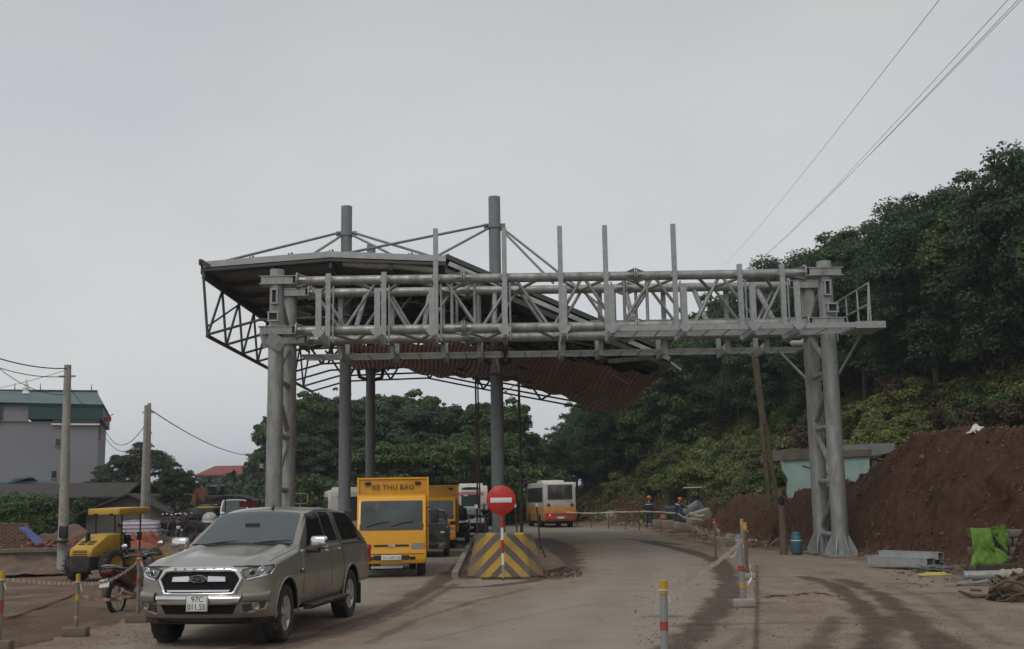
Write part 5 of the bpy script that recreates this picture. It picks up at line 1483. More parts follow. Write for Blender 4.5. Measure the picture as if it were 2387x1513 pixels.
mt2 = clone(mt); mt2.location = (-3.25, 45.6, .004); mt2.rotation_euler = (0, 0, math.atan2(-1, .04)); mt2['label'] = 'second yellow box truck half hidden behind the yellow mail truck'
for ch in list(mt2.children):
    if ch.name.startswith(('box_lettering', 'plate_lettering', 'lettering')): bpy.data.objects.remove(ch)

# ------------------------------------------------------------------ generic cars
def car(name, label, cat, loc, rz, paint, L=4.4, W=1.74, H=1.45, hood=.95, nose=.70, cowl=1.02, roof0=.15, roof1=-.95, tail=-1.9, boot=1.0, wr=.31, suv=False):
    t = thing(name, label, cat, loc, rz)
    xF, xR = L / 2, -L / 2; ax = (L / 2 - .85, -L / 2 + .95); w = W / 2; zb = wr * .75
    P = []
    def lo(x, k, belt): return [(x, .6 * w, zb), (x, .93 * w * k, zb + .02), (x, .985 * w * k, zb + .22), (x, w * k, (zb + .3 + belt) / 2), (x, .98 * w * k, belt - .1), (x, .93 * w * k, belt)]
    def flat(x, h, k=1): return [(x, .86 * w * k, h + .03), (x, .74 * w * k, h + .05), (x, .6 * w * k, h + .06), (x, .45 * w * k, h + .065), (x, .2 * w * k, h + .07), (x, 0, h + .07)]
    P.append([(xF - .22 + .2 * (1 - abs(y) ** 2.5), y * w * .92, z) for y, z in ((.6, zb), (.9, zb), (.95, zb + .15), (.97, nose * .8), (.95, nose - .06), (.9, nose), (.82, nose + .02), (.7, nose + .03), (.55, nose + .035), (.4, nose + .04), (.2, nose + .04), (0, nose + .04))])
    P.append(lo(xF - .35, .985, nose + .04) + flat(xF - .35, nose + .05)); P.append(lo(hood + .35, 1, cowl - .09) + flat(hood + .35, cowl - .11)); P.append(lo(hood, 1, cowl - .05) + flat(hood, cowl - .07))
    def gh(x, zt, belt):
        zs = zt - .05; ys_ = lambda z: .92 * w - (z - belt) * .34 * (.7 if suv else 1)
        return lo(x, 1, belt) + [(x, .915 * w, belt + .03), (x, ys_(belt + (zs - belt) * .5), belt + (zs - belt) * .5), (x, ys_(zs), zs), (x, ys_(zs) - .07, zs + .03), (x, .3 * w, zt), (x, 0, zt + .012)]
    P.append(gh(hood - .05, cowl + .08, cowl - .04)); P.append(gh((hood + roof0) / 2, (cowl + H) / 2 + .03, cowl - .03))
    P.append(gh(roof0, H - .04, cowl - .02)); P.append(gh((roof0 + roof1) / 2, H, cowl)); P.append(gh(roof1, H - .03, cowl))
    if not suv:
        P.append(gh((roof1 + tail) / 2, (H + boot) / 2 + .06, cowl - .01)); P.append(lo(tail, 1, boot - .08) + flat(tail, boot - .08))
    P.append(lo(xR + .12, .97, boot - .1) + flat(xR + .12, boot - .11, .96) if not suv else gh(xR + .12, H - .12, cowl))
    lf = Loft(P, ax, wr + .06, wr)
    g = lf.shell(np.concatenate([np.arange(xF - .3, xR + .12, -.05)]), 40)
    b = MB(); b.grid([[tuple(p) for p in r] for r in g]); b.grid([[(p[0], -p[1], p[2]) for p in r][::-1] for r in g])
    for e in (g[-1], g[0]):
        q = [tuple(p) for p in e] + [(p[0], -p[1], p[2]) for p in e[::-1]]; b.add(q, [tuple(range(len(q)))])
    b.obj('body', paint, t)
    n1 = lf.patch([(hood - .02, 9.1), (hood - .02, 11), (roof0 + .03, 11), (roof0 + .03, 9.1)], (8, 8), .008)
    MB().grid([r + [(x, -y, z) for x, y, z in r[-2::-1]] for r in n1]).obj('windscreen', glass_ws, t)
    for s in (1, -1):
        MB().grid(lf.patch([(hood - .35, 6.4), ((roof0 + roof1) / 2 + .05, 6.4), ((roof0 + roof1) / 2 + .05, 8.1), (roof0 - .0, 8.1)], (8, 5), .008, s)).obj('side_window', glass_dark, t)
        MB().grid(lf.patch([((roof0 + roof1) / 2 - .02, 6.4), (roof1 - .3, 6.4), (roof1 - .05, 8.1), ((roof0 + roof1) / 2 - .02, 8.1)], (8, 5), .008, s)).obj('side_window', glass_dark, t)
        hl = MB().bbox((xF - .20, s * w * .70, nose - .09), (.18, w * .36, .14), .05, Euler((0, 0, -s * .3))).obj('headlamp', lamp_clear, t)
        MB().bbox((hood - .25, s * (w + .10), cowl + .03), (.1, .2, .14), .04).obj('mirror', black_pl, t)
        for a in ax: wheel(t, (a, s * (w - .12), wr), wr, .2, s, alloy, 5)
    MB().bbox((xF - .03, 0, nose - .12), (.05, w * .8, .11), .02).obj('grille', black_pl, t)
    MB().bbox((xF - .03, 0, zb + .14), (.06, w * 1.2, .12), .03).obj('lower_intake', black_pl, t)
    MB().bbox((xF + .01, 0, zb + .27), (.02, .44, .10), .004).obj('number_plate', plate_m, t)
    MB().box((0, 0, zb + .12), (L * .9, W * .72, .25)).obj('underbody', M['underbody black'], t)
    return t
black_paint = mat('black car paint', (.022, .024, .027), .3, .2, .05, 4, coat=.6, dirt=(.10, .085, .07), dirt_amt=.12, dirt_low=(.2, .9, .7))
green_paint = mat('dark grey green paint', (.05, .055, .048), .38, .2, .06, 4, coat=.5, dirt=(.14, .11, .08), dirt_amt=.25, dirt_low=(.2, 1.1, .8))
white_car = mat('white car paint', (.66, .66, .64), .4, 0, .05, 4, coat=.4, dirt=(.3, .24, .18), dirt_amt=.1)
car('dark_jeep', 'dark grey green jeep close behind the yellow mail truck', 'car', (-3.22, 40.2, .004), math.atan2(-1, .05), green_paint, L=4.4, W=1.80, H=1.60, hood=.85, nose=.90, cowl=1.08, roof0=.35, roof1=-1.7, suv=True, boot=1.1, wr=.37)
car('dark_car', 'dark car between the second yellow truck and the black saloon', 'car', (-2.98, 52.4, .004), math.atan2(-1, .03), black_paint, L=4.4, W=1.78, H=1.62, hood=.85, nose=.86, cowl=1.08, roof0=.3, roof1=-1.7, suv=True, boot=1.1, wr=.35)
car('black_saloon', 'black saloon car in front of the white topped coach', 'car', (-2.52, 60.4, .004), math.atan2(-1, .08), black_paint, L=4.5, W=1.74, H=1.46)
# ------------------------------------------------------------------ buses
bus_w = mat('bus white', (.60, .565, .49), .42, 0, .06, 3, coat=.25, dirt=(.28, .22, .16), dirt_amt=.2, dirt_low=(.4, 2.2, .8))
bus_y = mat('bus orange', (.58, .25, .035), .45, 0, .08, 3, coat=.2, dirt=(.25, .17, .11), dirt_amt=.35, dirt_scale=1.1, dirt_low=(.3, 2.0, .8))
bus_r = mat('bus red', (.36, .05, .035), .5, 0, .1, 3, dirt=(.2, .13, .10), dirt_amt=.35)
bus_gl = mat('tinted bus glass', (.045, .05, .05), .12, 0, .2, 2, spec=.6, dirt=(.17, .15, .125), dirt_amt=.25, dirt_scale=1.0)
def bus(name, label, loc, rz, L=7.0, W=2.06, H=2.75, low_m=bus_y, bump_m=bus_r, ac=True, sign=False):
    t = thing(name, label, 'bus', loc, rz)
    h = L / 2; w = W / 2
    zb = 1.28 * H / 2.75
    MB().prism([(h - .10, .38), (h, .55), (h - .03, zb), (-h + .03, zb), (-h, .9), (-h + .02, .42)], -w, w, b=.06).obj('lower_body', low_m, t)
    MB().prism([(h - .035, zb - .06), (h - .45, H - .35), (h - .75, H - .06), (h - 1.1, H), (-h + .25, H), (-h + .10, H - .1), (-h + .03, zb - .06)], -w + .01, w - .01, b=.09, seg=3).obj('upper_body', bus_w, t)
    def fx(z): return float(np.interp(z, [zb - .06, H - .35, H - .06], [h - .035, h - .45, h - .75]))
    b = MB(); z0, z1 = zb + .02, H - .36
    for zz_ in np.linspace(0, 1, 5): pass
    rows = [[(fx(z) + .02 - .12 * (abs(y) / w) ** 3, y, z) for y in np.linspace(-w + .12, w - .12, 11)] for z in np.linspace(z0, z1, 6)]
    MB().grid(rows).obj('windscreen', glass_ws, t)
    if sign:
        MB().bbox((fx(H - .47) + .035, 0, H - .47), (.02, 1.55, .17), .004, Euler((0, -.2, 0))).obj('header_sign', mat('pink header', (.55, .25, .28), .5, 0, .1, 6), t)
        text('LAI CHAU HA NOI', .125, red_p, 'header_lettering', t, (fx(H - .47) + .05, 0, H - .47), (math.pi / 2 - .2, 0, math.pi / 2), .001, 1.1)
        MB().bbox((fx(z0 + .12) + .03, -.62, z0 + .13), (.02, .26, .24), .01).obj('red_sign', lamp_lit, t)
        MB().bbox((fx(z0 + .16) + .03, -.1, z0 + .16), (.02, .62, .13), .01).obj('route_board', sign_white, t)
        MB().bbox((fx(z1 - .22) + .03, -.3, z1 - .22), (.02, .26, .09), .01).obj('windscreen_board', sign_white, t)
        MB().prism([(-.55, H - .15), (-.3, H - .09), (.3, H - .09), (.55, H - .15), (.3, H - .18), (-.3, H - .18)], h - .78, h - .5, plane='YZ').obj('air_scoop', ink, t)
    # rear: big window with rounded corners, lamps, bumper
    rw = MB().bbox((-h + .045, 0, (zb + H) / 2 + .14), (.06, W * .76, H - zb - .62), .05, seg=3).obj('rear_window', bus_gl, t)
    for s in (1, -1):
        MB().lathe([(.10, 0), (.10, .03), (.001, .035)], 'X', (-h + .01, s * w * .72, zb + .10), 16, rot=Euler((0, 0, math.pi)).to_matrix()).obj('vent', pk_dark, t)
        n = 4
        for k in range(n):
            x1 = h - .75 - k * (L - 1.2) / n; x0 = x1 - (L - 1.2) / n + .07
            MB().bbox(((x0 + x1) / 2, s * (w - .005), (zb + H) / 2 - .03), (x1 - x0, .03, H - zb - .62), .04).obj('side_window', bus_gl, t)
        tl = MB().bbox((-h + .0, s * w * .74, .83), (.07, .42, .14), .02).obj('tail_lamp', lamp_red, t)
        MB().bbox((-h - .03, s * w * .66, .83), (.03, .14, .09), .02).obj('brake_light', lamp_lit if s > 0 else lamp_red, tl)
        MB().bbox((h - .03, s * w * .74, .80), (.08, .34, .18), .05).obj('headlamp', lamp_clear, t)
        MB().path([(h - .4, s * w, H - .55), (h - .1, s * (w + .2), H - .6), (h - .05, s * (w + .22), H - 1.0)], .02, 5).bbox((h - .05, s * (w + .22), H - 1.1), (.08, .16, .32), .03).obj('mirror', black_pl, t)
        for a in (h - 1.5, -h + 1.7):
            wheel(t, (a, s * (w - .16), .40), .40, .24, s, galv, 0)
            MB().lathe([(.47, 0), (.47, .012), (.001, .012)], 'Y', (a, s * (w - .006) + (0 if s > 0 else -.012), .42), 20).obj('wheel_arch', ink, t)
    MB().bbox((-h - .01, 0, .62), (.14, W * .98, .30), .05).obj('rear_bumper', bump_m, t)
    MB().bbox((-h - .0, 0, .86), (.06, W * .94, .20), .02).obj('lamp_panel', bump_m, t)
    MB().bbox((-h - .085, 0, .65), (.02, .46, .14), .004).obj('number_plate', plate_m, t)
    MB().bbox((h + .0, 0, .52), (.12, W * .96, .24), .05).obj('front_bumper', low_m, t)
    if ac: MB().prism([(.9, H - .02), (.6, H + .17), (-1.1, H + .17), (-1.5, H - .02)], -w * .72, w * .72, b=.06).obj('air_conditioner', bus_w, t)
    MB().box((0, 0, .42), (L * .94, W * .8, .35)).obj('underbody', chassis, t)
    return t
bus('coach', 'white topped orange coach with red lettering facing the camera in the left lane', (-2.72, 70.5, .004), math.atan2(-1, .03), sign=True)
bd_ = Vector((-.16, .987, 0))
bus('rear_bus', 'white and orange bus with red bumper seen from behind on the right lane', (3.0 - .16 * 3.4, 75.5 + 3.4, .004), math.atan2(bd_.y, bd_.x), H=3.0, W=2.2, L=7.2)
bw = bus('white_bus', 'white bus whose roof shows above the covered bed of the pickup', (-9.2, 62, float(gz0(-9.2, 62)) + .005), math.atan2(-1, .2), low_m=bus_w, bump_m=bus_w, H=3.0, L=7.5, W=2.3)
bus('minibus', 'cream and orange minibus whose roof shows behind the left gantry leg', (-11.4, 60, float(gz0(-11.4, 60)) + .005), math.atan2(-1, .3), L=5.6, W=1.9, H=2.6, ac=False)

# ------------------------------------------------------------------ motorbikes
bike_black = mat('glossy black plastic', (.018, .018, .02), .28, 0, .1, 6, coat=.4, dirt=DUST, dirt_amt=.14)
bike_red = mat('dark red bike plastic', (.055, .010, .012), .32, 0, .1, 6, coat=.4, dirt=DUST, dirt_amt=.14)
def motorbike(label, loc, rz, col, group=None, lean=0.0):
    t = thing('motorbike', label, 'motorbike', loc, rz, group)
    t.rotation_euler = (lean, 0, rz)
    for x in (.62, -.60):
        b = MB(); R = .285
        b.lathe([(R - .06, -.03), (R - .015, -.042), (R, -.02), (R, .02), (R - .015, .042), (R - .06, .03), (R - .06, -.03)], 'Y', (x, 0, R), 24)
        w_ = b.obj('wheel', tyre_m, t)
        b = MB()
        b.lathe([(R - .06, -.022), (R - .075, 0), (R - .06, .022)], 'Y', (x, 0, R), 24).tube((x, -.05, R), (x, .05, R), .05)
        for k in range(10):
            a = k * math.pi / 5; b.tube((x, 0, R), (x + (R - .06) * math.cos(a), .0, R + (R - .06) * math.sin(a)), .007, n=4)
        b.obj('rim', galv, w_)
    for s in (1, -1): MB().tube((.62, s * .075, .285), (.42, s * .06, .80), .022, n=8).obj('fork', galv2, t)
    MB().path([(.40, 0, .96), (.42, 0, .80), (.25, 0, .48), (-.05, 0, .36), (-.30, 0, .42)], [.06, .075, .09, .10, .08], 8).obj('frame', bike_black, t)
    MB().prism([(.50, .92), (.56, .70), (.46, .40), (.34, .38), (.36, .72), (.40, .96)], -.17, .17, b=.04).obj('leg_shield', col, t)
    MB().prism([(-.02, .62), (-.08, .42), (-.30, .44), (-.72, .66), (-.84, .80), (-.40, .76), (-.1, .72)], -.13, .13, b=.05).obj('side_fairing', col, t)
    MB().prism([(.02, .68), (-.02, .76), (-.45, .80), (-.80, .84), (-.82, .79), (-.4, .73)], -.14, .14, b=.035).obj('seat', bike_black, t)
    MB().path([(-.62, .13, .80), (-.86, .10, .86), (-.90, 0, .87), (-.86, -.10, .86), (-.62, -.13, .80)], .015, 6).obj('grab_rail', galv2, t)
    MB().bbox((-.86, 0, .74), (.10, .22, .11), .03).obj('tail_lamp', mat('dark tail lamp', (.10, .01, .01), .2, 0, .1, 9), t)
    MB().path([(-.78, 0, .68), (-.90, 0, .56), (-.96, 0, .34)], [.07, .08, .07], 6).obj('rear_mudguard', bike_black, t)
    np_ = MB().bbox((-.965, 0, .56), (.012, .19, .14), .004, Euler((0, .25, 0))).obj('number_plate', plate_m, t)
    text('97-B1', .058, ink, 'plate_lettering', t, (-.985, 0, .59), (math.pi / 2 - .25, 0, -math.pi / 2), .001)
    text('020.30', .058, ink, 'plate_lettering', t, (-.968, 0, .53), (math.pi / 2 - .25, 0, -math.pi / 2), .001)
    MB().path([(.70, 0, .56), (.60, 0, .60), (.42, 0, .50), (.36, 0, .40)], [.04, .06, .06, .05], 6).obj('front_mudguard', col, t)
    MB().path([(.30, .36, .98), (.38, .2, 1.0), (.42, 0, .98), (.38, -.2, 1.0), (.30, -.36, .98)], .022, 8).obj('handlebar', bike_black, t)
    MB().sphere((.47, 0, .95), .12, 12, 8, (.8, 1.1, .9)).obj('headlamp_cowl', bike_black, t)
    MB().sphere((.55, 0, .93), .075, 12, 8, (.6, 1.2, .9)).obj('headlamp', lamp_clear, t)
    for s in (1, -1):
        mr = MB().tube((.34, s * .28, 1.0), (.36, s * .34, 1.14), .01, n=6).sphere((.37, s * .37, 1.18), .06, 10, 6, (.35, 1.25, .9)).obj('mirror', bike_black, t)
        MB().sphere((.352, s * .37, 1.18), .052, 10, 6, (.25, 1.2, .85)).obj('mirror_glass', mat('mirror glass', (.8, .82, .84), .05, 1, .02, 3), mr)
    MB().path([(.05, -.14, .30), (-.3, -.17, .30), (-.75, -.18, .42)], [.03, .045, .055], 8).obj('exhaust', chrome, t)
    MB().bbox((.0, 0, .32), (.30, .26, .20), .05).obj('engine', galv, t)
    MB().box((-.02, .2, .26), (.04, .3, .02)).tube((-.1, .12, .25), (-.15, .22, .02), .012, n=6).obj('stand', chassis, t)
    return t
mb1 = motorbike('black and dark red motorbike parked by the tape left of the pickup', onground(-7.0, 21.0), math.atan2(.975, .20), bike_red, lean=-.08)
def bikeclone(label, x, y, rz, group=None):
    c = clone(mb1); c.location = onground(x, y); c.rotation_euler = (0, 0, rz); c['label'] = label
    if group: c['group'] = group
    return c
sc1 = motorbike('black scooter carrying the rider in a grey helmet', onground(-5.62, 20.75), math.atan2(-1, .08), bike_black)

# ------------------------------------------------------------------ people
def person(label, loc, rz, J, shirt, trousers, helmet=None, scale=1.0, boots=None, hairm=None, stripe=None):
    """one skinned body over posed joints; J overrides joints of a standing figure, x is forward"""
    D = dict(pelvis=(0, 0, .96), belly=(.01, 0, 1.12), chest=(.0, 0, 1.32), neck=(.01, 0, 1.49), head0=(.03, 0, 1.57), head1=(.04, 0, 1.69),
             shL=(0, .17, 1.43), elL=(-.02, .25, 1.16), wrL=(.06, .25, .92), hipL=(0, .095, .92), knL=(.02, .10, .50), anL=(-.02, .10, .09), toL=(.15, .12, .03))
    for k in list(D):
        if k.endswith('L'): p = D[k]; D[k[:-1] + 'R'] = (p[0], -p[1], p[2])
    D.update(J)
    R = dict(pelvis=.135, belly=.125, chest=.145, neck=.055, head0=.07, head1=.095, sh=.075, el=.05, wr=.033, hip=.095, kn=.06, an=.045, to=.04)
    names = list(D); idx = {k: i for i, k in enumerate(names)}; vs_ = [Vector(D[k]) for k in names]
    E_ = [('pelvis', 'belly'), ('belly', 'chest'), ('chest', 'neck'), ('neck', 'head0'), ('head0', 'head1')]
    for s in 'LR': E_ += [('chest', 'sh' + s), ('sh' + s, 'el' + s), ('el' + s, 'wr' + s), ('pelvis', 'hip' + s), ('hip' + s, 'kn' + s), ('kn' + s, 'an' + s), ('an' + s, 'to' + s)]
    ed = [(idx[a], idx[c]) for a, c in E_]; rad = [R.get(k, R.get(k[:-1], .05)) for k in names]
    lab = [3 if k.startswith('head') or k == 'neck' else (1 if k[:2] in ('pe', 'hi', 'kn') else (2 if k[:2] in ('an', 'to') else 0)) for k in names]
    for s in 'LR':                                          # palm, four fingers and a thumb
        w_ = vs_[idx['wr' + s]]; d = (w_ - vs_[idx['el' + s]]).normalized(); u_ = d.cross(Vector((0, 1, 0)))
        u_ = u_.normalized() if u_.length > .1 else Vector((1, 0, 0)); v_ = u_.cross(d)
        pm = len(vs_); vs_.append(w_ + d * .07); rad.append(.034); ed.append((idx['wr' + s], pm)); lab.append(3)
        for k in range(4):
            o_ = (k - 1.5) * .021; a = len(vs_)
            vs_.append(w_ + d * .105 + u_ * o_); vs_.append(w_ + d * (.165 - abs(k - 1.3) * .012) + u_ * o_ * 1.15 + v_ * .02)
            rad += [.011, .008]; ed += [(pm, a), (a, a + 1)]; lab += [3, 3]
        a = len(vs_); vs_ += [w_ + d * .06 + u_ * .045, w_ + d * .10 + u_ * .06 + v_ * .01]; rad += [.013, .009]; ed += [(pm, a), (a, a + 1)]; lab += [3, 3]
    me = bpy.data.meshes.new('body'); me.from_pydata(vs_, ed, []); me.update()
    o = bpy.data.objects.new('tmp', me); C.objects.link(o)
    sm = o.modifiers.new('s', 'SKIN'); sm.use_smooth_shade = True
    for i, r_ in enumerate(rad): me.skin_vertices[0].data[i].radius = (r_, r_)
    for i in range(len(rad)): me.skin_vertices[0].data[i].use_root = (i == idx['pelvis'])
    sb = o.modifiers.new('b', 'SUBSURF'); sb.levels = 1; sb.render_levels = 1
    dg_ = bpy.context.evaluated_depsgraph_get(); me2 = bpy.data.meshes.new_from_object(o.evaluated_get(dg_))
    bpy.data.objects.remove(o)
    for m_ in (shirt, trousers, boots or black_rub, skin): me2.materials.append(m_)
    co = np.zeros(len(me2.vertices) * 3); me2.vertices.foreach_get('co', co); co = co.reshape(-1, 3)
    A = np.array([vs_[a] for a, c in ed]); B_ = np.array([vs_[c] for a, c in ed]); lb = np.array([[lab[a], lab[c]] for a, c in ed])
    mi = []
    for p in me2.polygons:
        q = co[list(p.vertices)].mean(0); d_ = B_ - A; tt = np.clip(((q - A) * d_).sum(1) / (d_ * d_).sum(1), 0, 1)
        k = int(np.argmin(np.linalg.norm(A + d_ * tt[:, None] - q, axis=1))); mi.append(int(lb[k][0] if tt[k] < .6 else lb[k][1]))
    me2.polygons.foreach_set('material_index', mi); me2.polygons.foreach_set('use_smooth', [True] * len(mi))
    t = thing('person', label, 'person', loc, rz, sc_=scale)
    bo = bpy.data.objects.new('body', me2); C.objects.link(bo); bo.parent = t
    h = Vector(D['head1']); hd = (h - Vector(D['head0'])).normalized(); q = Vector((0, 0, 1)).rotation_difference(hd).to_matrix()
    def onh(mb, nm, m_):
        mb.v = [tuple(q @ Vector(p) + h) for p in mb.v]; return mb.obj(nm, m_, t)
    # face: nose, eyes, mouth, ears
    onh(MB().prism([(.085, .0), (.125, -.045), (.09, -.05)], -.014, .014), 'nose', skin)
    onh(MB().sphere((.092, .034, .0), .012, 6, 5).sphere((.092, -.034, .0), .012, 6, 5), 'eyes', ink)
    onh(MB().box((.09, 0, -.075), (.012, .045, .012)), 'mouth', mat('lips', (.2, .08, .07), .6, 0, .05, 5))
    onh(MB().sphere((.0, .098, -.01), .028, 6, 5, (.8, .4, 1.2)).sphere((.0, -.098, -.01), .028, 6, 5, (.8, .4, 1.2)), 'ears', skin)
    if helmet:
        b = MB(); n = 16
        b.lathe([(.135, .02), (.138, .05), (.13, .09), (.10, .135), (.055, .162), (.001, .17)], 'Z', (0, 0, 0), n); b.lathe([(.138, .018), (.155, .012), (.135, .03)], 'Z', (.012, 0, 0), n)
        b.prism([(.12, .03), (.19, .012), (.19, .02), (.12, .05)], -.08, .08)
        onh(b, 'helmet', helmet)
    else:
        onh(MB().lathe([(.105, -.02), (.112, .03), (.10, .08), (.06, .115), (.001, .122)], 'Z', (-.012, 0, 0), 14), 'hair', hairm or ink)
    if stripe:
        c0 = Vector(D['chest']); c1 = Vector(D['belly']); q2 = Vector((0, 0, 1)).rotation_difference((c0 - c1).normalized()).to_matrix()
        b = MB().lathe([(1, -.022), (1.02, 0), (1, .022)], 'Z', (0, 0, 0), 18)
        b.v = [tuple(q2 @ Vector((p[0] * .165, p[1] * .225, p[2])) + c0 + q2 @ Vector((0, 0, .045))) for p in b.v]
        b.obj('reflective_stripe', stripe, t)
    return t
work_blue = mat('dark blue overalls', (.018, .026, .075), .85, 0, .2, 9)
dark_cloth = mat('dark clothing', (.022, .022, .026), .9, 0, .2, 9)
grey_cloth = mat('grey clothing', (.10, .10, .11), .9, 0, .2, 9)
light_blue = mat('light blue shirt', (.20, .30, .48), .85, 0, .15, 9)
orange_h = mat('orange helmet', (.72, .13, .045), .35, 0, .06, 6)
grey_h = mat('grey helmet', (.36, .36, .345), .35, 0, .08, 6, coat=.3)
refl = mat('reflective tape', (.62, .66, .66), .4, 0, .05, 5)
Yw = 66.0
p = at(1515, 1230, Yw); person('worker standing upright with orange helmet and dark blue overalls behind the tape', (p.x, Yw, p.z - .02), R_(70), dict(wrL=(.16, .12, 1.0), wrR=(.14, -.14, 1.02), knL=(.02, .14, .5), anL=(-.03, .18, .09), toL=(.14, .22, .03), knR=(.0, -.13, .5), anR=(-.04, -.15, .09), toR=(.13, -.18, .03)), work_blue, work_blue, orange_h, 1.0, stripe=refl)
p = at(1575, 1232, 64); person('worker with orange helmet leaning forward with an arm out to the grey pipe', (p.x, 64, p.z - .02), R_(15), dict(belly=(.06, 0, 1.10), chest=(.16, 0, 1.27), neck=(.24, 0, 1.42), head0=(.28, 0, 1.49), head1=(.32, 0, 1.60), shL=(.18, .17, 1.37), shR=(.18, -.17, 1.37), elL=(.42, .2, 1.28), wrL=(.66, .18, 1.24), elR=(.40, -.2, 1.22), wrR=(.62, -.17, 1.16), knL=(.05, .1, .5), knR=(-.05, -.1, .5), anR=(-.14, -.1, .09), toR=(.03, -.12, .03)), work_blue, work_blue, orange_h, 1.0, stripe=refl)
SIT = dict(pelvis=(-.28, 0, .84), belly=(-.24, 0, 1.0), chest=(-.20, 0, 1.20), neck=(-.17, 0, 1.37), head0=(-.14, 0, 1.45), head1=(-.12, 0, 1.57), shL=(-.19, .18, 1.31), shR=(-.19, -.18, 1.31), elL=(.02, .26, 1.10), elR=(.02, -.26, 1.10), wrL=(.24, .32, 1.02), wrR=(.24, -.32, 1.02),
           hipL=(-.26, .10, .82), hipR=(-.26, -.10, .82), knL=(.16, .16, .70), knR=(.16, -.16, .70), anL=(.10, .16, .32), anR=(.10, -.16, .32), toL=(.24, .17, .27), toR=(.24, -.17, .27))
person('scooter rider with grey open helmet beyond the bonnet of the pickup', sc1.location, sc1.rotation_euler.z, SIT, grey_cloth, dark_cloth, grey_h)
p = at(1268, 800, 41.3)
person('worker in a light blue shirt bending down among the torn canopy framing', (p.x, 41.3, p.z - .25), R_(200), dict(pelvis=(-.1, 0, .72), belly=(.02, 0, .84), chest=(.20, 0, .93), neck=(.36, 0, .98), head0=(.43, 0, .97), head1=(.53, 0, .93), shL=(.24, .17, .97), shR=(.24, -.17, .97), elL=(.36, .22, .72), elR=(.36, -.22, .72), wrL=(.5, .15, .5), wrR=(.5, -.15, .5), hipL=(-.1, .1, .70), hipR=(-.1, -.1, .70), knL=(.2, .14, .42), knR=(.1, -.14, .36), anL=(-.02, .14, .08), anR=(-.1, -.14, .08), toL=(.15, .15, .03), toR=(.07, -.15, .03)), light_blue, dark_cloth, None, 1.0)
# two riders and bikes waiting beyond the middle mast
for px_, Y, s in ((1128, 62, .95),):
    X = at(px_, 1165, Y).x
    bikeclone('motorbike coming past the coach left of the no entry sign', X, Y, math.atan2(-1, .1))
    person('rider in dark clothes on the motorbike left of the no entry sign', onground(X, Y), math.atan2(-1, .1), SIT, dark_cloth, dark_cloth, grey_h)
for px_, Y, k in ((388, 60, 0), (402, 61.5, 1), (418, 59.5, 2), (436, 62, 3), (455, 60.5, 4)):
    X = at(px_, 1165, Y).x
    bikeclone('motorbike standing in the row by the shed behind the pickup', X, Y, R_(80 + 13 * k), 'motorbikes parked by the shed')

# ------------------------------------------------------------------ road roller
rol_y = mat('roller yellow', (.52, .32, .02), .48, 0, .1, 3, coat=.2, dirt=(.22, .15, .09), dirt_amt=.25, dirt_scale=1.6)
ry_ = 45.0; pr = at(222, 1330, ry_)
rol = thing('road_roller', 'yellow road roller with canopy and driver working on the dirt yard', 'road roller', (pr.x, ry_, float(gz0(pr.x, ry_))), math.atan2(.94, .34), sc_=.95)
MB().prism([(-.95, .98), (-.95, 1.22), (-.86, 1.34), (.05, 1.86), (.95, 1.90), (1.05, 1.80), (1.05, 1.0), (.6, .92)], -.56, .56, b=.06).obj('bonnet', rol_y, rol)
for i in range(4): MB().box((-.955, 0, 1.03 + i * .07), (.02, .72, .026)).obj('grille_slat', ink, rol)
for s in (.22, -.22):
    for i in range(3): MB().box((-.62 + i * .10, s, 1.492 + i * .057), (.05, .34, .02), Euler((0, -.52, 0))).obj('louvre', ink, rol)
MB().tube((-.38, .12, 1.5), (-.38, .12, 1.93), .10, n=14).tube((-.38, .12, 1.93), (-.38, .12, 1.97), .075, n=14).obj('exhaust', ink, rol)
MB().bbox((-.2, 0, .72), (1.5, .95, .55), .04).bbox((-.9, 0, .62), (.12, .9, .5), .03).obj('rear_frame', chassis, rol)
for s in (1, -1):
    w_ = wheel(rol, (0, s * .86, .62), .62, .5, s, rol_y, 0, name='rear_wheel')
    for k in range(18):
        a = k * math.pi / 9
        MB().box((.615 * math.cos(a), .0, .615 * math.sin(a)), (.028, .5, .06), Euler((0, -a, .35 * s))).obj('tread_lug', tyre_m, w_)
MB().bbox((1.35, 0, 1.12), (.8, 1.2, .12), .03).bbox((1.15, 0, 1.5), (.14, .5, .55), .05).bbox((1.35, 0, 1.28), (.45, .5, .12), .05).obj('operator_deck', chassis, rol)
MB().bbox((1.8, 0, 1.5), (.2, .5, .6), .05).tube((1.7, 0, 1.75), (1.58, 0, 1.9), .025).obj('console', chassis, rol)
MB().tube((1.60, 0, 1.88), (1.56, 0, 1.91), .2, .2, 16, cap=False).obj('steering_wheel', ink, rol)
for x, s in ((.75, 1), (.75, -1), (1.95, 1), (1.95, -1)): MB().tube((x, s * .66, 1.1), (x - .04, s * .68, 2.72), .035, n=8).obj('canopy_post', ink, rol)
MB().prism([(.35, 2.66), (.37, 2.93), (2.2, 2.98), (2.38, 2.90), (2.3, 2.66)], -.82, .82, b=.04).obj('canopy', rol_y, rol)
for s in (.4, -.4): MB().bbox((.36, s, 2.68), (.1, .18, .1), .02).obj('work_lamp', ink, rol)
MB().lathe([(.001, -.86), (.60, -.86), (.62, -.84), (.62, .84), (.60, .86), (.001, .86)], 'Y', (2.75, 0, .62), 30).obj('drum', mat('worn drum steel', (.20, .17, .14), .5, .3, .2, 5, dirt=DUST, dirt_amt=.4), rol)
for s in (1, -1): MB().bbox((2.75, s * .98, .66), (1.7, .1, .36), .03).obj('drum_frame', rol_y, rol)
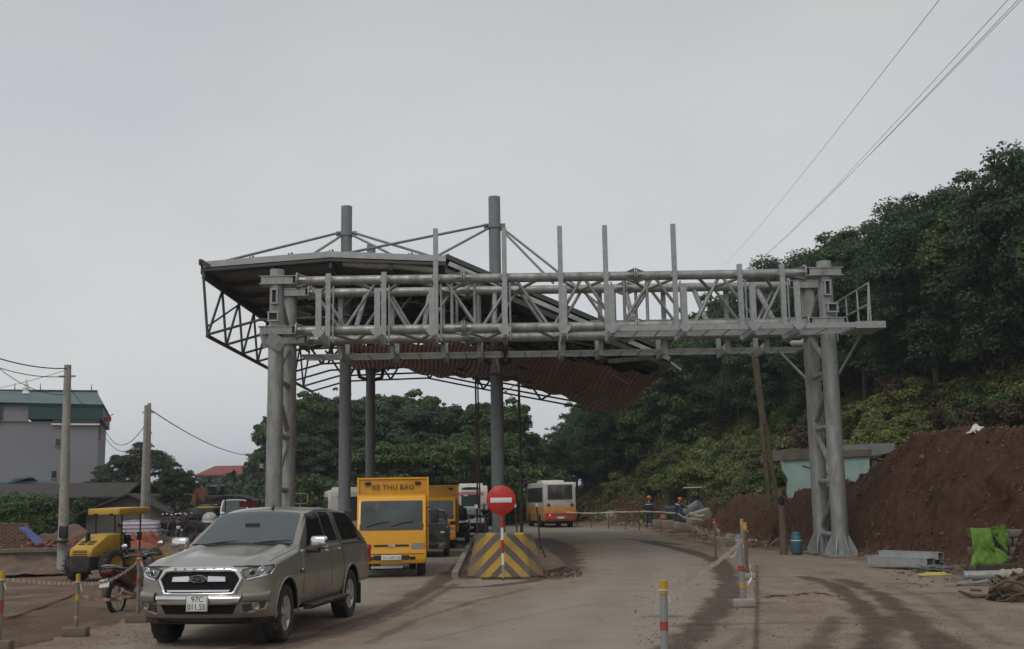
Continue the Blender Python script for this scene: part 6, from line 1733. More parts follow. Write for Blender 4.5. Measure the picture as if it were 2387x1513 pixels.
for x in (1.92, 3.58): MB().bbox((x, 0, .72), (.16, 2.0, .42), .03).obj('drum_frame', rol_y, rol)
MB().box((2.1, -1.035, .70), (.10, .012, .22)).box((2.1, -1.035, .80), (.16, .012, .03)).box((2.1, -1.035, .60), (.16, .012, .03)).obj('frame_mark', ink, rol)
MB().box((1.62, -.88, 1.75), (.06, .22, .34)).tube((1.62, -.7, 1.6), (1.62, -.9, 1.75), .015).obj('mirror', ink, rol)
m_ = rol.matrix_basis
dp = Matrix.Translation(rol.location) @ Matrix.Rotation(rol.rotation_euler.z, 4, 'Z') @ Vector((1.5, 0, .48))
person('driver in dark clothes seated on the road roller', dp, rol.rotation_euler.z, SIT, dark_cloth, dark_cloth, None, 1.0)
# ------------------------------------------------------------------ middle island: crash block, sign, kerb
def chevron_mat():
    m = bpy.data.materials.new('chevron painted concrete'); m.use_nodes = True
    n, l = m.node_tree.nodes, m.node_tree.links; b = n['Principled BSDF']; b.inputs['Roughness'].default_value = .8
    t = n.new('ShaderNodeTexCoord'); sp = n.new('ShaderNodeSeparateXYZ'); l.new(t.outputs['Object'], sp.inputs[0])
    ab = n.new('ShaderNodeMath'); ab.operation = 'ABSOLUTE'; l.new(sp.outputs['X'], ab.inputs[0])
    ns = n.new('ShaderNodeTexNoise'); ns.inputs['Scale'].default_value = 4; ns.inputs['Detail'].default_value = 7; ns.inputs['Roughness'].default_value = .7; l.new(t.outputs['Object'], ns.inputs['Vector'])
    a = n.new('ShaderNodeMath'); a.operation = 'MULTIPLY_ADD'; a.inputs[1].default_value = .98; l.new(ab.outputs[0], a.inputs[0]); l.new(sp.outputs['Z'], a.inputs[2])
    w = n.new('ShaderNodeMath'); w.operation = 'MULTIPLY_ADD'; w.inputs[1].default_value = .03; l.new(ns.outputs[0], w.inputs[0]); l.new(a.outputs[0], w.inputs[2])
    d = n.new('ShaderNodeMath'); d.operation = 'MULTIPLY_ADD'; d.inputs[1].default_value = 1 / .43; d.inputs[2].default_value = .02; l.new(w.outputs[0], d.inputs[0])
    f = n.new('ShaderNodeMath'); f.operation = 'FRACT'; l.new(d.outputs[0], f.inputs[0])
    r = n.new('ShaderNodeValToRGB'); r.color_ramp.interpolation = 'CONSTANT'; e = r.color_ramp.elements
    e[0].color = (.50, .30, .035, 1); e[1].position = .52; e[1].color = (.095, .09, .085, 1); l.new(f.outputs[0], r.inputs[0])
    # grime: thick round the flanks, thin on the face
    g = n.new('ShaderNodeMapRange'); g.inputs[1].default_value = .45; g.inputs[2].default_value = .95; g.inputs[3].default_value = .0; g.inputs[4].default_value = .75; l.new(ab.outputs[0], g.inputs[0])
    nr = n.new('ShaderNodeMapRange'); nr.inputs[1].default_value = .38; nr.inputs[2].default_value = .72; nr.inputs[4].default_value = .55; l.new(ns.outputs[0], nr.inputs[0])
    ad = n.new('ShaderNodeMath'); ad.operation = 'ADD'; ad.use_clamp = True; l.new(g.outputs[0], ad.inputs[0]); l.new(nr.outputs[0], ad.inputs[1])
    mx = n.new('ShaderNodeMix'); mx.data_type = 'RGBA'; l.new(ad.outputs[0], mx.inputs[0]); l.new(r.outputs[0], mx.inputs[6]); mx.inputs[7].default_value = (.205, .155, .11, 1)
    l.new(mx.outputs[2], b.inputs['Base Color'])
    bp = n.new('ShaderNodeBump'); bp.inputs['Distance'].default_value = .012; l.new(ns.outputs[0], bp.inputs['Height']); l.new(bp.outputs[0], b.inputs['Normal'])
    return m
bx = -.27
zt = at(1178, 1246, 28.4).z
def ringpts(hw, nw, yf, yb, z): return [(-hw, yb, z), (-hw, yf + .75, z), (-nw, yf, z), (nw, yf, z), (hw, yf + .75, z), (hw, yb, z)]
LB = ringpts(.97, .62, 0, 2.4, 0); LT = ringpts(.72, .46, .30, 2.3, zt)
bm = bmesh.new(); V = [bm.verts.new(p) for p in LB + LT]
bm.faces.new(V[5::-1]); bm.faces.new(V[6:])
for i in range(6): bm.faces.new((V[i], V[(i + 1) % 6], V[6 + (i + 1) % 6], V[6 + i]))
bmesh.ops.recalc_face_normals(bm, faces=bm.faces[:]); bmesh.ops.bevel(bm, geom=bm.edges[:], offset=.03, segments=2, affect='EDGES')
me = bpy.data.meshes.new('crash_block'); bm.to_mesh(me); bm.free(); me.materials.append(chevron_mat())
o = bpy.data.objects.new('crash_block', me); C.objects.link(o); o.location = (bx, 27.75, .0)
tag(o, 'tapered concrete crash block with worn yellow and black chevrons below the no entry sign', 'crash barrier')
sg = thing('no_entry_sign', 'round red no entry sign with white bar on a red and white post', 'road sign', (-.32, 27.25, 0))
zc_ = at(1167, 1166, 27.25).z
MB().lathe([(.001, .012), (.35, .012), (.355, .006), (.355, -.006), (.35, -.012), (.001, -.012)], 'Y', (0, 0, 0), 48, rot=Matrix.Rotation(0, 3, 'X')).obj('disc', red_p, sg, (-.01, 0, zc_))
MB().bbox((-.01, -.016, zc_), (.52, .008, .115), .003).obj('white_bar', sign_white, sg)
b = MB(); hh = [(0, .34, 0), (.34, .62, 1), (.62, .93, 0), (.93, 1.22, 1), (1.22, 2.1, 0)]
for nm, mm, sel in (('red_post_band', red_p, 0), ('white_post_band', sign_white, 1)):
    for a, c, k in hh:
        if k == sel and a > 0: MB().tube((.02 - a * .012, .03, a), (.02 - c * .012, .03, c), .035, n=12).obj(nm, mm, sg)
MB().tube((.02, .03, 0), (.016, .03, .34), .035, n=12).obj('post_foot', conc, sg)
MB().bar((-.5, .02, .02), (.45, -.03, .02), .05, .04).bar((.02, -.3, .02), (.02, .3, .02), .05, .04).obj('base_frame', rust, sg)
for dz in (.27, -.25): MB().sphere((-.01, -.016, zc_ + dz), .012, 6, 4).obj('bolt', galv, sg)
kerb_m = mat('painted kerb', (.36, .34, .31), .85, 0, .25, 5, dirt=(.17, .125, .09), dirt_amt=.45, dirt_scale=3)
kp = resamp([(1120, 1246), (1108, 1255), (1094, 1275), (1080, 1303), (1068, 1328), (1060, 1346)], 9)
kb = bpy.data.objects.new('kerb', None); C.objects.link(kb); tag(kb, kind='structure')
for a, c in zip(kp[:-1], kp[1:]):
    A = Vector((*G0(*a), .06)); B_ = Vector((*G0(*c), .06)); d = (B_ - A).normalized() * .02
    MB().bar(A + d, B_ - d, .16, .13).obj('kerb_stone', kerb_m, kb)
ipts = [(-1.25, 29.6), (-1.0, 28.6), (.8, 28.8), (1.35, 30.5), (1.3, 36), (.9, 44), (.3, 56), (-.9, 56), (-1.2, 46), (-1.45, 36)]
isl = MB().prism(ipts, -.05, .11, plane='XY').obj('traffic_island', mat('island earth', (.15, .105, .075), .95, 0, .35, 1.6, bump=.05, bscale=5)); tag(isl, kind='structure')
for k, (px_, py_, w_, h_) in enumerate([(1150, 1252, .5, .45), (1240, 1240, .4, .5), (1128, 1250, .3, .6)]):
    p = at(px_, 1250, 33 + 2 * k)
    tag(MB().path([(p.x - w_, p.y, .1), (p.x - w_ * .7, p.y, h_), (p.x, p.y, h_ * 1.25), (p.x + w_ * .7, p.y, h_ * .95), (p.x + w_, p.y, .1)], .025, 6).obj('bent_bar', rust), ['bent rusty bar standing on the island left of the mast', 'bent rusty bar on the island right of the mast', 'small bent rusty bar near the left scaffold pole'][k], 'steel bar')
for k, (px_, lab) in enumerate([(1117, 'thin leaning post on the island left of the no entry sign'), (1207, 'thin post on the island under the rear bus'), (1258, 'thin post at the right edge of the island')]):
    p = at(px_, 1200, 37 + 2 * k)
    t = thing('thin_post', lab, 'post', (p.x, p.y, .1)); MB().path([(0, 0, 0), (-.04, 0, .7), (-.1, 0, 1.55)], .03, 6).obj('shaft', rust, t); MB().box((-.1, 0, 1.58), (.1, .06, .12)).obj('cap', sign_white, t)
b = MB()
for k in range(60):
    a = RNG.uniform(0, 6.28); x = bx + 1.0 + RNG.uniform(-.2, .9); y = 28 + RNG.uniform(-.6, 2.5); s = RNG.uniform(.02, .07)
    b.box((x, y, .02 + s * .3), (s * 1.6, s, s), (RNG.uniform(0, 3), RNG.uniform(0, 3), a))
tag(b.obj('rubble', stone_m), 'clods and rubble scattered right of the crash block', kind='stuff')
lit = mat('white litter', (.62, .61, .58), .7, 0, .1, 9)
for px_, py_, lab in [(1278, 1322, 'crumpled white litter on the mud right of the crash block'), (1265, 1298, 'small white scrap on the mud beside the crash block')]:
    p = G(px_, py_); b = MB()
    for k in range(4): b.sphere((p.x + RNG.uniform(-.1, .1), p.y + RNG.uniform(-.05, .05), .03), .06, 7, 5, (1.5, .8, .45))
    tag(b.obj('litter', lit), lab, 'litter')

# ------------------------------------------------------------------ delineator posts and tape
post_grey = mat('grey post', (.24, .25, .25), .7, 0, .15, 8, dirt=DUST, dirt_amt=.2)
post_red = mat('post red band', (.36, .05, .038), .6, 0, .1, 8, dirt=DUST, dirt_amt=.15)
post_mud = mat('muddy grey post', (.20, .175, .145), .85, 0, .2, 8, dirt=DUST, dirt_amt=.4)
post_rd2 = mat('faded red band', (.28, .055, .045), .75, 0, .15, 8, dirt=DUST, dirt_amt=.3)
post_yel = mat('post yellow band', (.50, .30, .035), .6, 0, .1, 8, dirt=DUST, dirt_amt=.15)
def barrier_post(label, x, y, h, bands, block=True, r=.042, core=post_grey, lean=(0, 0), grp=None):
    z0 = float(gz0(x, y)) if x < -5 else 0.006
    t = thing('barrier_post', label, 'barrier post', (x, y, z0), 0, grp)
    t.rotation_euler = (lean[0], lean[1], 0)
    MB().tube((0, 0, 0), (0, 0, h), r, n=14).obj('shaft', core, t)
    for a, c, m_ in bands: MB().tube((0, 0, a), (0, 0, c), r + .004, n=14).obj({id(post_red): 'red_band', id(post_yel): 'yellow_band'}.get(id(m_), 'band'), m_, t)
    MB().tube((0, 0, h - .10), (0, 0, h - .085), r + .012, n=10).tube((.03, 0, h - .13), (.07, -.02, h - .22), .008, n=5).obj('tape_knot', tape_w, t)
    if block: MB().bbox((0, 0, .07), (.36, .17, .14), .02).obj('base_block', conc if x > 0 else mudblock, t)
    return t
mudblock = mat('muddy block', (.17, .125, .09), .95, 0, .25, 6, bump=.01)
tape_w = mat('dirty white tape', (.60, .54, .47), .7, 0, .15, 5, dirt=DUST, dirt_amt=.2)
tape_r = mat('faded red tape', (.42, .17, .14), .7, 0, .15, 5)
tape_c = mat('pale tape', (.70, .62, .53), .7, 0, .1, 5, dirt=DUST, dirt_amt=.08)
tape_p = mat('pink tape print', (.52, .30, .26), .7, 0, .15, 5, dirt=DUST, dirt_amt=.15)
tape_b = mat('muddy tape', (.20, .13, .09), .9, 0, .25, 5)
barrier_post('grey post with yellow tip and red band nearest to the camera at the bottom edge', at(1545, 1430, 12.6).x, 12.6, .96, [(.83, .97, post_yel), (.44, .53, post_red), (.04, .16, post_yel)], lean=(0, .02))
P2 = at(1730, 1320, 19.6); barrier_post('grey post with red and yellow bands on a concrete block beside the slab joint', P2.x, 19.6, 1.22, [(.60, .70, post_red), (.32, .40, post_yel)], r=.055, lean=(0, -.03))
P3 = at(1738, 1260, 26.0); barrier_post('yellow tipped post bound with rag behind the block based post', P3.x, 26.0, 1.27, [(1.10, 1.28, post_yel), (.78, .86, post_red)], core=wood)
P4 = at(1735, 1250, 29.0); barrier_post('tallest yellow tipped post farthest back of the three beside the slab joint', P4.x - .05, 29.0, 1.28, [(1.12, 1.30, post_yel)], r=.04)
P5 = at(1667, 1260, 32.3); barrier_post('thin brown post with red tip between road edge and earth cutting', P5.x, 32.3, 1.24, [(1.12, 1.25, post_red)], core=wood, block=False, r=.04)
PA = at(180, 1400, 16.8); barrier_post('grey post with yellow tip on a muddy block left of the motorbike', PA.x, 16.8, .88, [(.80, .90, post_yel), (.52, .60, post_yel), (.26, .30, post_yel)], r=.028, core=post_mud)
PB = at(323, 1370, 18.6); barrier_post('red and white post between the motorbike and the pickup', PB.x, 18.6, 1.12, [(.95, 1.14, post_rd2), (.62, .72, post_rd2)], r=.034, core=post_mud)
PC = at(2, 1400, 15.3); barrier_post('post with yellow tip at the left edge of the picture', PC.x, 15.3, 1.02, [(.92, 1.04, post_yel), (.5, .66, post_rd2)], r=.035, core=post_mud)
def ribbon(name, label, pts, w, mats, sag=.0, seg=14, twist=0.0, cat='tape', grp=None):
    pts = [Vector(p) for p in pts]; rows = []; b = MB(); prev = None; n = 0
    for a, c in zip(pts, pts[1:]):
        for k in range(seg + (1 if c is pts[-1] else 0)):
            u_ = k / seg; p = a.lerp(c, u_); p.z -= sag * 4 * u_ * (1 - u_) * (c - a).length
            ang = twist * math.sin(n * .9) + .15 * math.sin(n * 2.3); up = Vector((0, math.sin(ang), math.cos(ang)))
            p = p + Vector((0, 0, .008 * math.sin(n * 1.7)))
            cur = (p - up * w / 2, p + up * w / 2)
            if prev: b.add([prev[0], cur[0], cur[1], prev[1]], [(0, 1, 2, 3)], True, (n // 2) % len(mats))
            prev = cur; n += 1
    return tag(b.obj(name, mats), label, cat, grp)
def top(p, y, h): return Vector((p.x, y, h))
ribbon('barrier_tape', 'dirty white tape running from the nearest post up to the block based post', [top(at(1550, 1368, 12.55), 12.55, .88), top(P2, 19.5, 1.14)], .075, [tape_c], .012, 24, .12)
ribbon('barrier_tape', 'white tape sloping from the thin red tipped post to the ground', [top(P5, 32.3, 1.12), G(1695, 1300, .05)], .09, [tape_w], .0, 10, .3)
ribbon('barrier_tape', 'white tape between the red tipped post and the block based post', [top(P2, 19.6, 1.15), Vector((*G0(1690, 1300), .35))], .07, [tape_w], .02, 10, .4)
ribbon('barrier_tape', 'pale strip hanging down the block based post', [Vector((P2.x + .12, 19.55, .72)), Vector((P2.x + .14, 19.5, .50)), Vector((P2.x + .06, 19.5, .40))], .06, [sign_white], 0, 6, .2)
ribbon('barrier_tape', 'muddy brown tape lying on the slab from the block based post to the right', [Vector((P2.x + .15, 19.6, .45)), Vector((*G0(1765, 1396), .03)), Vector((*G0(1850, 1392), .04)), Vector((*G0(1900, 1389), .06)), Vector((*G0(1960, 1394), .03))], .045, [tape_b], .0, 8, 1.0)
ribbon('barrier_tape', 'red and white tape from the left edge to the post left of the motorbike', [top(PC, 15.3, .93), top(PA, 16.8, .76)], .045, [tape_w, tape_p], .006, 60, .25)
ribbon('barrier_tape', 'red and white tape drooping from the left post past the motorbike tail', [top(PA, 16.8, .76), at(243, 1357, 17.2), top(PB, 18.6, 1.0)], .05, [tape_w, tape_p], .03, 30, .3)
ribbon('barrier_tape', 'short red and white tape end hanging behind the pickup headlamp', [top(PB, 18.6, 1.0), at(345, 1345, 18.2)], .065, [tape_w, tape_p], .0, 14, .4)
ribbon('barrier_tape', 'sagging muddy red tape along the ground below the motorbike', [G(0, 1455, .1), G(180, 1411, .22), at(250, 1398, 18.4), at(330, 1385, 18.6)], .05, [tape_r, tape_b], .008, 12, .5)

# ------------------------------------------------------------------ right side: site clutter
lpg_m = mat('blue gas cylinder paint', (.035, .13, .17), .5, 0, .15, 6, dirt=(.10, .08, .06), dirt_amt=.3)
p = G(1857, 1299)
t = thing('gas_cylinder', 'blue gas cylinder standing left of the right gantry leg', 'gas cylinder', (8.95, 36.2, .006))
t.scale = (.92, .92, .74)
MB().lathe([(.001, .04), (.17, .05), (.19, .10), (.19, .70), (.17, .80), (.09, .86), (.001, .87)], 'Z', n=22).obj('body', lpg_m, t)
MB().lathe([(.15, 0), (.16, .10)], 'Z', n=20).obj('foot_ring', lpg_m, t)
MB().lathe([(.13, .82), (.135, .98), (.125, .98), (.12, .82)], 'Z', n=18).obj('collar', lpg_m, t)
MB().tube((0, 0, .86), (0, 0, .96), .03, n=8).obj('valve', galv, t)
MB().lathe([(.192, .60), (.194, .62), (.192, .64)], 'Z', n=22).obj('weld_band', sign_white, t)
# a rough post with rags, left of the cylinder
t = thing('timber_post', 'rough timber post tied with rags left of the gas cylinder', 'post', (8.62, 36.6, 0))
MB().path([(0, 0, 0), (.02, 0, 1.0), (-.02, 0, 2.1)], [.13, .11, .09], 8).obj('shaft', wood, t)
MB().sphere((0, -.05, 1.72), .12, 8, 6, (.9, .8, 1.5)).path([(0, -.1, 1.8), (.18, -.15, 1.7), (.25, -.15, 1.55)], .03, 5).obj('rag', dark_cloth, t)
# steel channels in a heap
for k, (px_, py_, an, L, z, w_) in enumerate([(2100, 1320, -1.02, 2.3, .12, .30), (2128, 1312, -.98, 2.2, .30, .22), (2150, 1322, -1.1, 1.5, .12, .22), (2168, 1316, -.8, 1.0, .26, .16), (2190, 1326, -1.2, .8, .08, .14)]):
    g_ = G(px_, 1328); c = Vector((g_.x, g_.y + .1 * k, 0))
    t = thing('steel_channel', ['long wide galvanised channel at the left of the heap beside the gantry leg', 'upper galvanised channel lying across the heap', 'middle galvanised channel with open end to the right', 'short tilted channel on top of the heap', 'small channel offcut at the right end of the heap'][k], 'steel channel', (c.x, c.y, z), an)
    L *= .8
    MB().box((0, 0, w_ * .62), (L, w_, .018)).obj('web', galv2, t)
    for s in (1, -1): MB().box((0, s * (w_ / 2 - .009), w_ * .25), (L, .018, w_ * .72)).obj('flange', galv2, t)
g_ = G(2170, 1334); b = MB()
for k in range(14):
    b.bar((g_.x + RNG.uniform(-.7, .5), g_.y + RNG.uniform(-.3, .4), RNG.uniform(.02, .2)), (g_.x + RNG.uniform(-.5, .8), g_.y + RNG.uniform(-.3, .3), RNG.uniform(.02, .25)), RNG.uniform(.05, .12), .015)
tag(b.obj('steel_offcuts', galv), 'thin steel offcuts under the heap of channels', 'scrap steel')
rag_y = mat('yellow rag', (.42, .36, .10), .85, 0, .2, 9)
def cloth_heap(name, label, cat, c, sx, sy, h, m_, n=18):
    rows = []
    for j in range(n):
        for_ = []
        for i in range(n):
            u_, v_ = i / (n - 1) * 2 - 1, j / (n - 1) * 2 - 1
            r_ = max(abs(u_), abs(v_)); z = h * (1 - r_ ** 2) * (.4 + 1.2 * float(vnoise(u_ * 3 + c[0], v_ * 3 + c[1]))) + .01
            for_.append((c[0] + u_ * sx * (1 + .25 * math.sin(v_ * 5 + c[0])), c[1] + v_ * sy * (1 + .2 * math.sin(u_ * 4)), c[2] + z))
        rows.append(for_)
    return tag(MB().grid(rows).obj(name, m_), label, cat)
g_ = G(2180, 1343); cloth_heap('rag', 'crumpled yellow rag on the ground below the steel channels', 'rag', (g_.x, g_.y, .01), .32, .12, .07, rag_y)
# block pile under a green net
blk = mat('grey block', (.17, .145, .12), .92, 0, .25, 4, island=.2, bump=.01)
g_ = G(2330, 1335); gx_, gy_ = g_.x, g_.y + .1
t = thing('block_pile', 'pile of grey concrete blocks at the right under the green net', 'block pile', (gx_, gy_, 0))
proto_me = MB().bbox((0, 0, 0), (.39, .19, .19), .012, seg=1).mesh('block', blk)
for lay in range(5):
    for i in range(4 if lay < 4 else 3):
        for j in range(2):
            o = bpy.data.objects.new('block', proto_me); C.objects.link(o); o.parent = t
            o.location = (-.35 + i * .41 + (lay % 2) * .12 + RNG.uniform(-.03, .03), j * .22 + RNG.uniform(-.02, .02), .10 + lay * .2); o.rotation_euler = (0, 0, RNG.uniform(-.08, .08))
net = mat('bright green net', (.17, .32, .04), .7, 0, .2, 6, translucent=.3)
def nzz(u_, v, k): return float(fbm(np.array(u_ * 2.6 + k), np.array(v * 2.2 + k), 4)) - .5
rows = []
for j in range(30):
    v = j / 29; row = []
    for i in range(34):
        u_ = i / 33
        x = gx_ - .64 + u_ * .47 + (-.10 * (1 - u_) + .30 * u_) * sstep(.35, 1, v) - .05 * v
        y = gy_ - .16 - .20 * v; z = 1.03 - .80 * v * (1 + .18 * (.5 - u_)) + .05 * nzz(u_, 0, 3)
        if v < .14: y = gy_ + .25 - v / .14 * .42; z = 1.0 + .06 * nzz(u_, v, 9) + .04 * v / .14
        f_ = .30 * nzz(u_ * 1.5, v, 1) + .10 * nzz(u_ * 4, v * 3, 5)
        row.append((x + .18 * nzz(u_, v * 1.4, 7) * v, y - abs(f_) - .02, z + .25 * nzz(u_, v, 2) * v))
    rows.append(row)
b = MB().grid(rows)
rows = []
for j in range(18):
    v = j / 17; row = []
    for i in range(20):
        u_ = i / 19
        row.append((gx_ - .22 + u_ * .40 * (1 - .25 * v) + .05 * v, gy_ - .24 - abs(.35 * nzz(u_ * 1.5, v, 4)) - .05 * v, 1.06 + .08 * u_ * (1 - v) - v * (.12 + .42 * u_ ** .7) + .06 * nzz(u_, v, 6)))
    rows.append(row)
b.grid(rows)
tag(b.obj('green_net', net), 'bright green net draped over the block pile at the right', 'net')
p = Vector((gx_ + .95, gy_ - .1, 1.0)); cloth_heap('yellow_bag', 'small yellow bag lying on the blocks at the right edge', 'bag', (p.x, p.y, .99), .14, .1, .09, rag_y)
bs = mat('dark base slab', (.06, .05, .043), .95, 0, .3, 3)
tag(MB().bbox((gx_ + .35, gy_ - .45, .12), (1.9, .5, .22), .03).obj('timber_sleeper', bs), 'dark timber sleeper lying in front of the block pile', 'sleeper')
g2 = G(2300, 1357)
t = thing('pipe', 'grey pipe wrapped with pale cloth lying at the right', 'pipe', (g2.x, g2.y, .12), -.18)
MB().tube((-.45, 0, 0), (1.6, 0, .04), .11, n=16).obj('tube', galv, t)
b = MB()
for k in range(7): b.sphere((.35 + k * .11, 0, .02), .16 + RNG.uniform(-.03, .03), 9, 6, (.8, 1, .9))
b.obj('wrapping', mat('pale sacking', (.36, .32, .27), .9, 0, .25, 6, bump=.02), t)
g3 = G(2290, 1366); b = MB()
for k in range(9): b.bar((g3.x + RNG.uniform(-.8, .3), g3.y + RNG.uniform(-.1, .2), .04), (g3.x + RNG.uniform(-.2, .7), g3.y + RNG.uniform(-.1, .2), RNG.uniform(.03, .14)), .05, .03)
tag(b.obj('broken_slats', galv2), 'broken pale slats under the wrapped pipe', 'slats')
g4 = G(2395, 1400); rope = mat('dry brown rope', (.12, .088, .06), .95, 0, .35, 8, bump=.01)
b = MB()
for k in range(70):
    a = RNG.uniform(0, 6.28); R0 = RNG.uniform(.15, .55); zc0 = RNG.uniform(.02, .55) * (1 - R0 * .9); pts = []
    cx_, cy_ = g4.x + RNG.uniform(-.22, .25), g4.y + RNG.uniform(-.15, .2)
    for q_ in range(9):
        tt = a + q_ * .45; pts.append((cx_ + R0 * math.cos(tt), cy_ + R0 * .7 * math.sin(tt), max(.02, zc0 + .10 * math.sin(q_ * 1.3 + k))))
    b.path(pts, RNG.uniform(.016, .032), 5)
b.sphere((g4.x, g4.y, .08), .5, 14, 8, (1, .8, .8))
tag(b.obj('rope_heap', rope), 'heap of tangled brown rope at the right edge', 'rope heap')
pb = [G0(2236, 1384), G0(2270, 1396), G0(2300, 1397), G0(2335, 1391)]
tag(MB().path([(x, y, .05) for x, y in pb], [.02, .035, .04, .03], 6).obj('branch', bark), 'curved brown branch lying on the slab at the right', 'branch')
pb = [G0(2262, 1380), G0(2288, 1381)]; tag(MB().path([(x, y, .04) for x, y in pb], .025, 6).obj('stick', bark), 'short stick above the curved branch', 'stick')
b = MB()
for k in range(140):
    px_ = RNG.uniform(2090, 2387); py_ = RNG.uniform(1318, 1375); g_ = G(px_, py_); s = RNG.uniform(.015, .06)
    b.box((g_.x, g_.y, g_.z + s * .3), (s * RNG.uniform(1, 3), s, s * .6), (RNG.uniform(-.3, .3), RNG.uniform(-.3, .3), RNG.uniform(0, 3)))
tag(b.obj('debris', mat('site debris', (.17, .135, .105), .95, 0, .4, 3, island=.5)), 'small debris strewn between channels, blocks and rope', kind='stuff')
# building behind the cut, white bag, leaning slotted pole
cyan = mat('peeling turquoise plaster', (.27, .43, .39), .85, 0, .12, 2, dirt=(.46, .47, .43), dirt_amt=.45, dirt_scale=2.2)
t = thing('low_building', 'half demolished building with peeling turquoise wall behind the earth cutting', 'building', (13.2, 45.6, 1.5))
def bl(px_, py_, Y=45.6): q_ = at(px_, py_, Y); return (q_.x - 13.2, q_.z - 1.5)
MB().prism([bl(1845, 1195), bl(1836, 1150), bl(1838, 1118), bl(1826, 1098), bl(1822, 1074), bl(2026, 1064), bl(2030, 1140), bl(2035, 1195)], 0, .25).obj('wall', cyan, t)
MB().box((1.6, 2.4, .8), (.2, 3.6, 1.9)).obj('side_wall', conc, t)
MB().prism([bl(1822, 1073), bl(1826, 1048), bl(1850, 1044), bl(1905, 1052), bl(2030, 1047), bl(2030, 1063)], -.1, 4.0).obj('roof_edge', mat('mossy roof slab', (.14, .125, .10), .95, 0, .3, 3), t)
MB().prism([bl(1965, 1062), bl(1968, 1036), bl(2092, 1032), bl(2094, 1052), bl(2040, 1062)], .3, 4.2).obj('roof_sheet', mat('grey fibre sheet', (.22, .22, .22), .9, 0, .15, 3), t)
MB().path([(bl(1870, 1085)[0], -.02, bl(1870, 1085)[1]), (bl(1930, 1105)[0], -.02, bl(1930, 1105)[1])], .02, 5).obj('crack_rod', rust, t)
gb = at(2280, 1010, 31.5); zb2 = float(gz(gb.x, 31.5)); cloth_heap('white_bag', 'white plastic bag lying on top of the earth mound', 'bag', (gb.x, 31.5, zb2 - .02), .26, .15, .2, lit)
t0 = at(1793, 1152, 42.5); t1 = at(1756, 800, 41.0)
lp = thing('slotted_pole', 'leaning old concrete pole with slots behind the gantry at the foot of the slope', 'utility pole', t0)
d = (t1 - t0)
b = MB().bar((0, 0, -.5), d * .48 , .15, .16).bar((.32, 0, -.5), d * .48 + Vector((.12, 0, 0)), .11, .14)
for k in range(9): b.bar(d * (.03 + k * .055) + Vector((.03, 0, 0)), d * (.03 + k * .055) + Vector((.30 - k * .018, 0, .02)), .1, .12)
b.bar(d * .47 + Vector((.06, 0, 0)), d, .20, .2)
b.obj('shaft', mat('mossy old concrete', (.16, .135, .085), .95, 0, .3, 3), lp)
MB().path([d * .02 + Vector((.3, -.3, 0)), Vector((.7, -1.2, -1.2)), Vector((.9, -1.8, -2.2))], .025, 5).obj('cable_tail', ink, lp)
# fence of sticks and tape by the far cutting, blocks, pipe, excavator
for k, (px_, py_) in enumerate([(1340, 1232), (1378, 1228), (1418, 1228), (1458, 1226), (1490, 1232), (1541, 1222), (1572, 1242), (1607, 1240), (1642, 1252), (1630, 1236)]):
    Y = 74 - k * 1.9 if k < 9 else 60
    p = at(px_, py_, Y); z0 = float(gz0(p.x, Y))
    t = thing('stake', 'rough wooden stake of the taped fence along the far cutting', 'stake', (p.x, Y, z0), RNG.uniform(0, 3), 'stakes of the far fence'); t.rotation_euler = (RNG.uniform(-.1, .1), RNG.uniform(-.1, .1), 0)
    MB().tube((0, 0, 0), (0, 0, RNG.uniform(1.0, 1.3)), .035, .025, 6).obj('shaft', wood, t)
def atp(P, Y0, Y1): return [at(x, y, Y0 + (Y1 - Y0) * i / (len(P) - 1)) for i, (x, y) in enumerate(P)]
ribbon('barrier_tape', 'long dirty tape along the fence left of the standing worker', atp([(1320, 1194), (1380, 1196), (1440, 1193), (1500, 1192)], 74, 66), .07, [tape_w], .004, 10, .4)
ribbon('barrier_tape', 'dirty tape between the two workers', atp([(1500, 1192), (1541, 1193), (1576, 1196)], 65, 62), .07, [tape_w], .006, 10, .4)
ribbon('barrier_tape', 'tape drooping below the grey pipe', atp([(1580, 1196), (1596, 1207), (1610, 1194), (1628, 1202), (1642, 1200)], 61, 58), .08, [tape_w], .01, 8, .5)
ribbon('barrier_tape', 'loose tape end running down to the ground right of the pipe', atp([(1610, 1222), (1628, 1236), (1642, 1244)], 58, 55), .07, [tape_w], 0, 8, .3)
cb = mat('pale concrete block', (.30, .265, .22), .9, 0, .2, 3, bump=.01, dirt=(.16, .12, .09), dirt_amt=.3)
for k, (px_, py_, w_, h_, Y, rot, lab) in enumerate([(1535, 1222, .62, .5, 63, (0, 0, .1), 'squared concrete block left of the pair between the workers'), (1555, 1223, .62, .5, 62.6, (0, 0, .05), 'squared concrete block right of the pair between the workers'), (1633, 1203, 1.15, .6, 62, (.1, -.28, .2), 'large tilted concrete block right of the grey pipe'),
                                              (1592, 1228, .9, .4, 60, (.1, .2, .3), 'broken slab in front of the leaning worker'), (1700, 1268, 1.3, .5, 43.5, (0, .02, .1), 'long brown block at the foot of the cutting'), (1620, 1216, .8, .3, 57.5, (.2, .1, .5), 'flat slab below the tilted block')]):
    p = at(px_, py_, Y); z0 = max(float(gz0(p.x, Y)), p.z)
    o = MB().bbox((0, 0, 0), (w_, .5, h_), .03, rot).obj('concrete_block', cb); o.location = (p.x, Y, z0); tag(o, lab, 'block')
p0 = at(1600, 1196, 66.5); p1 = at(1632, 1178, 66)
t = thing('steel_pipe', 'large grey pipe tilted upwards behind the leaning worker', 'pipe', p0)
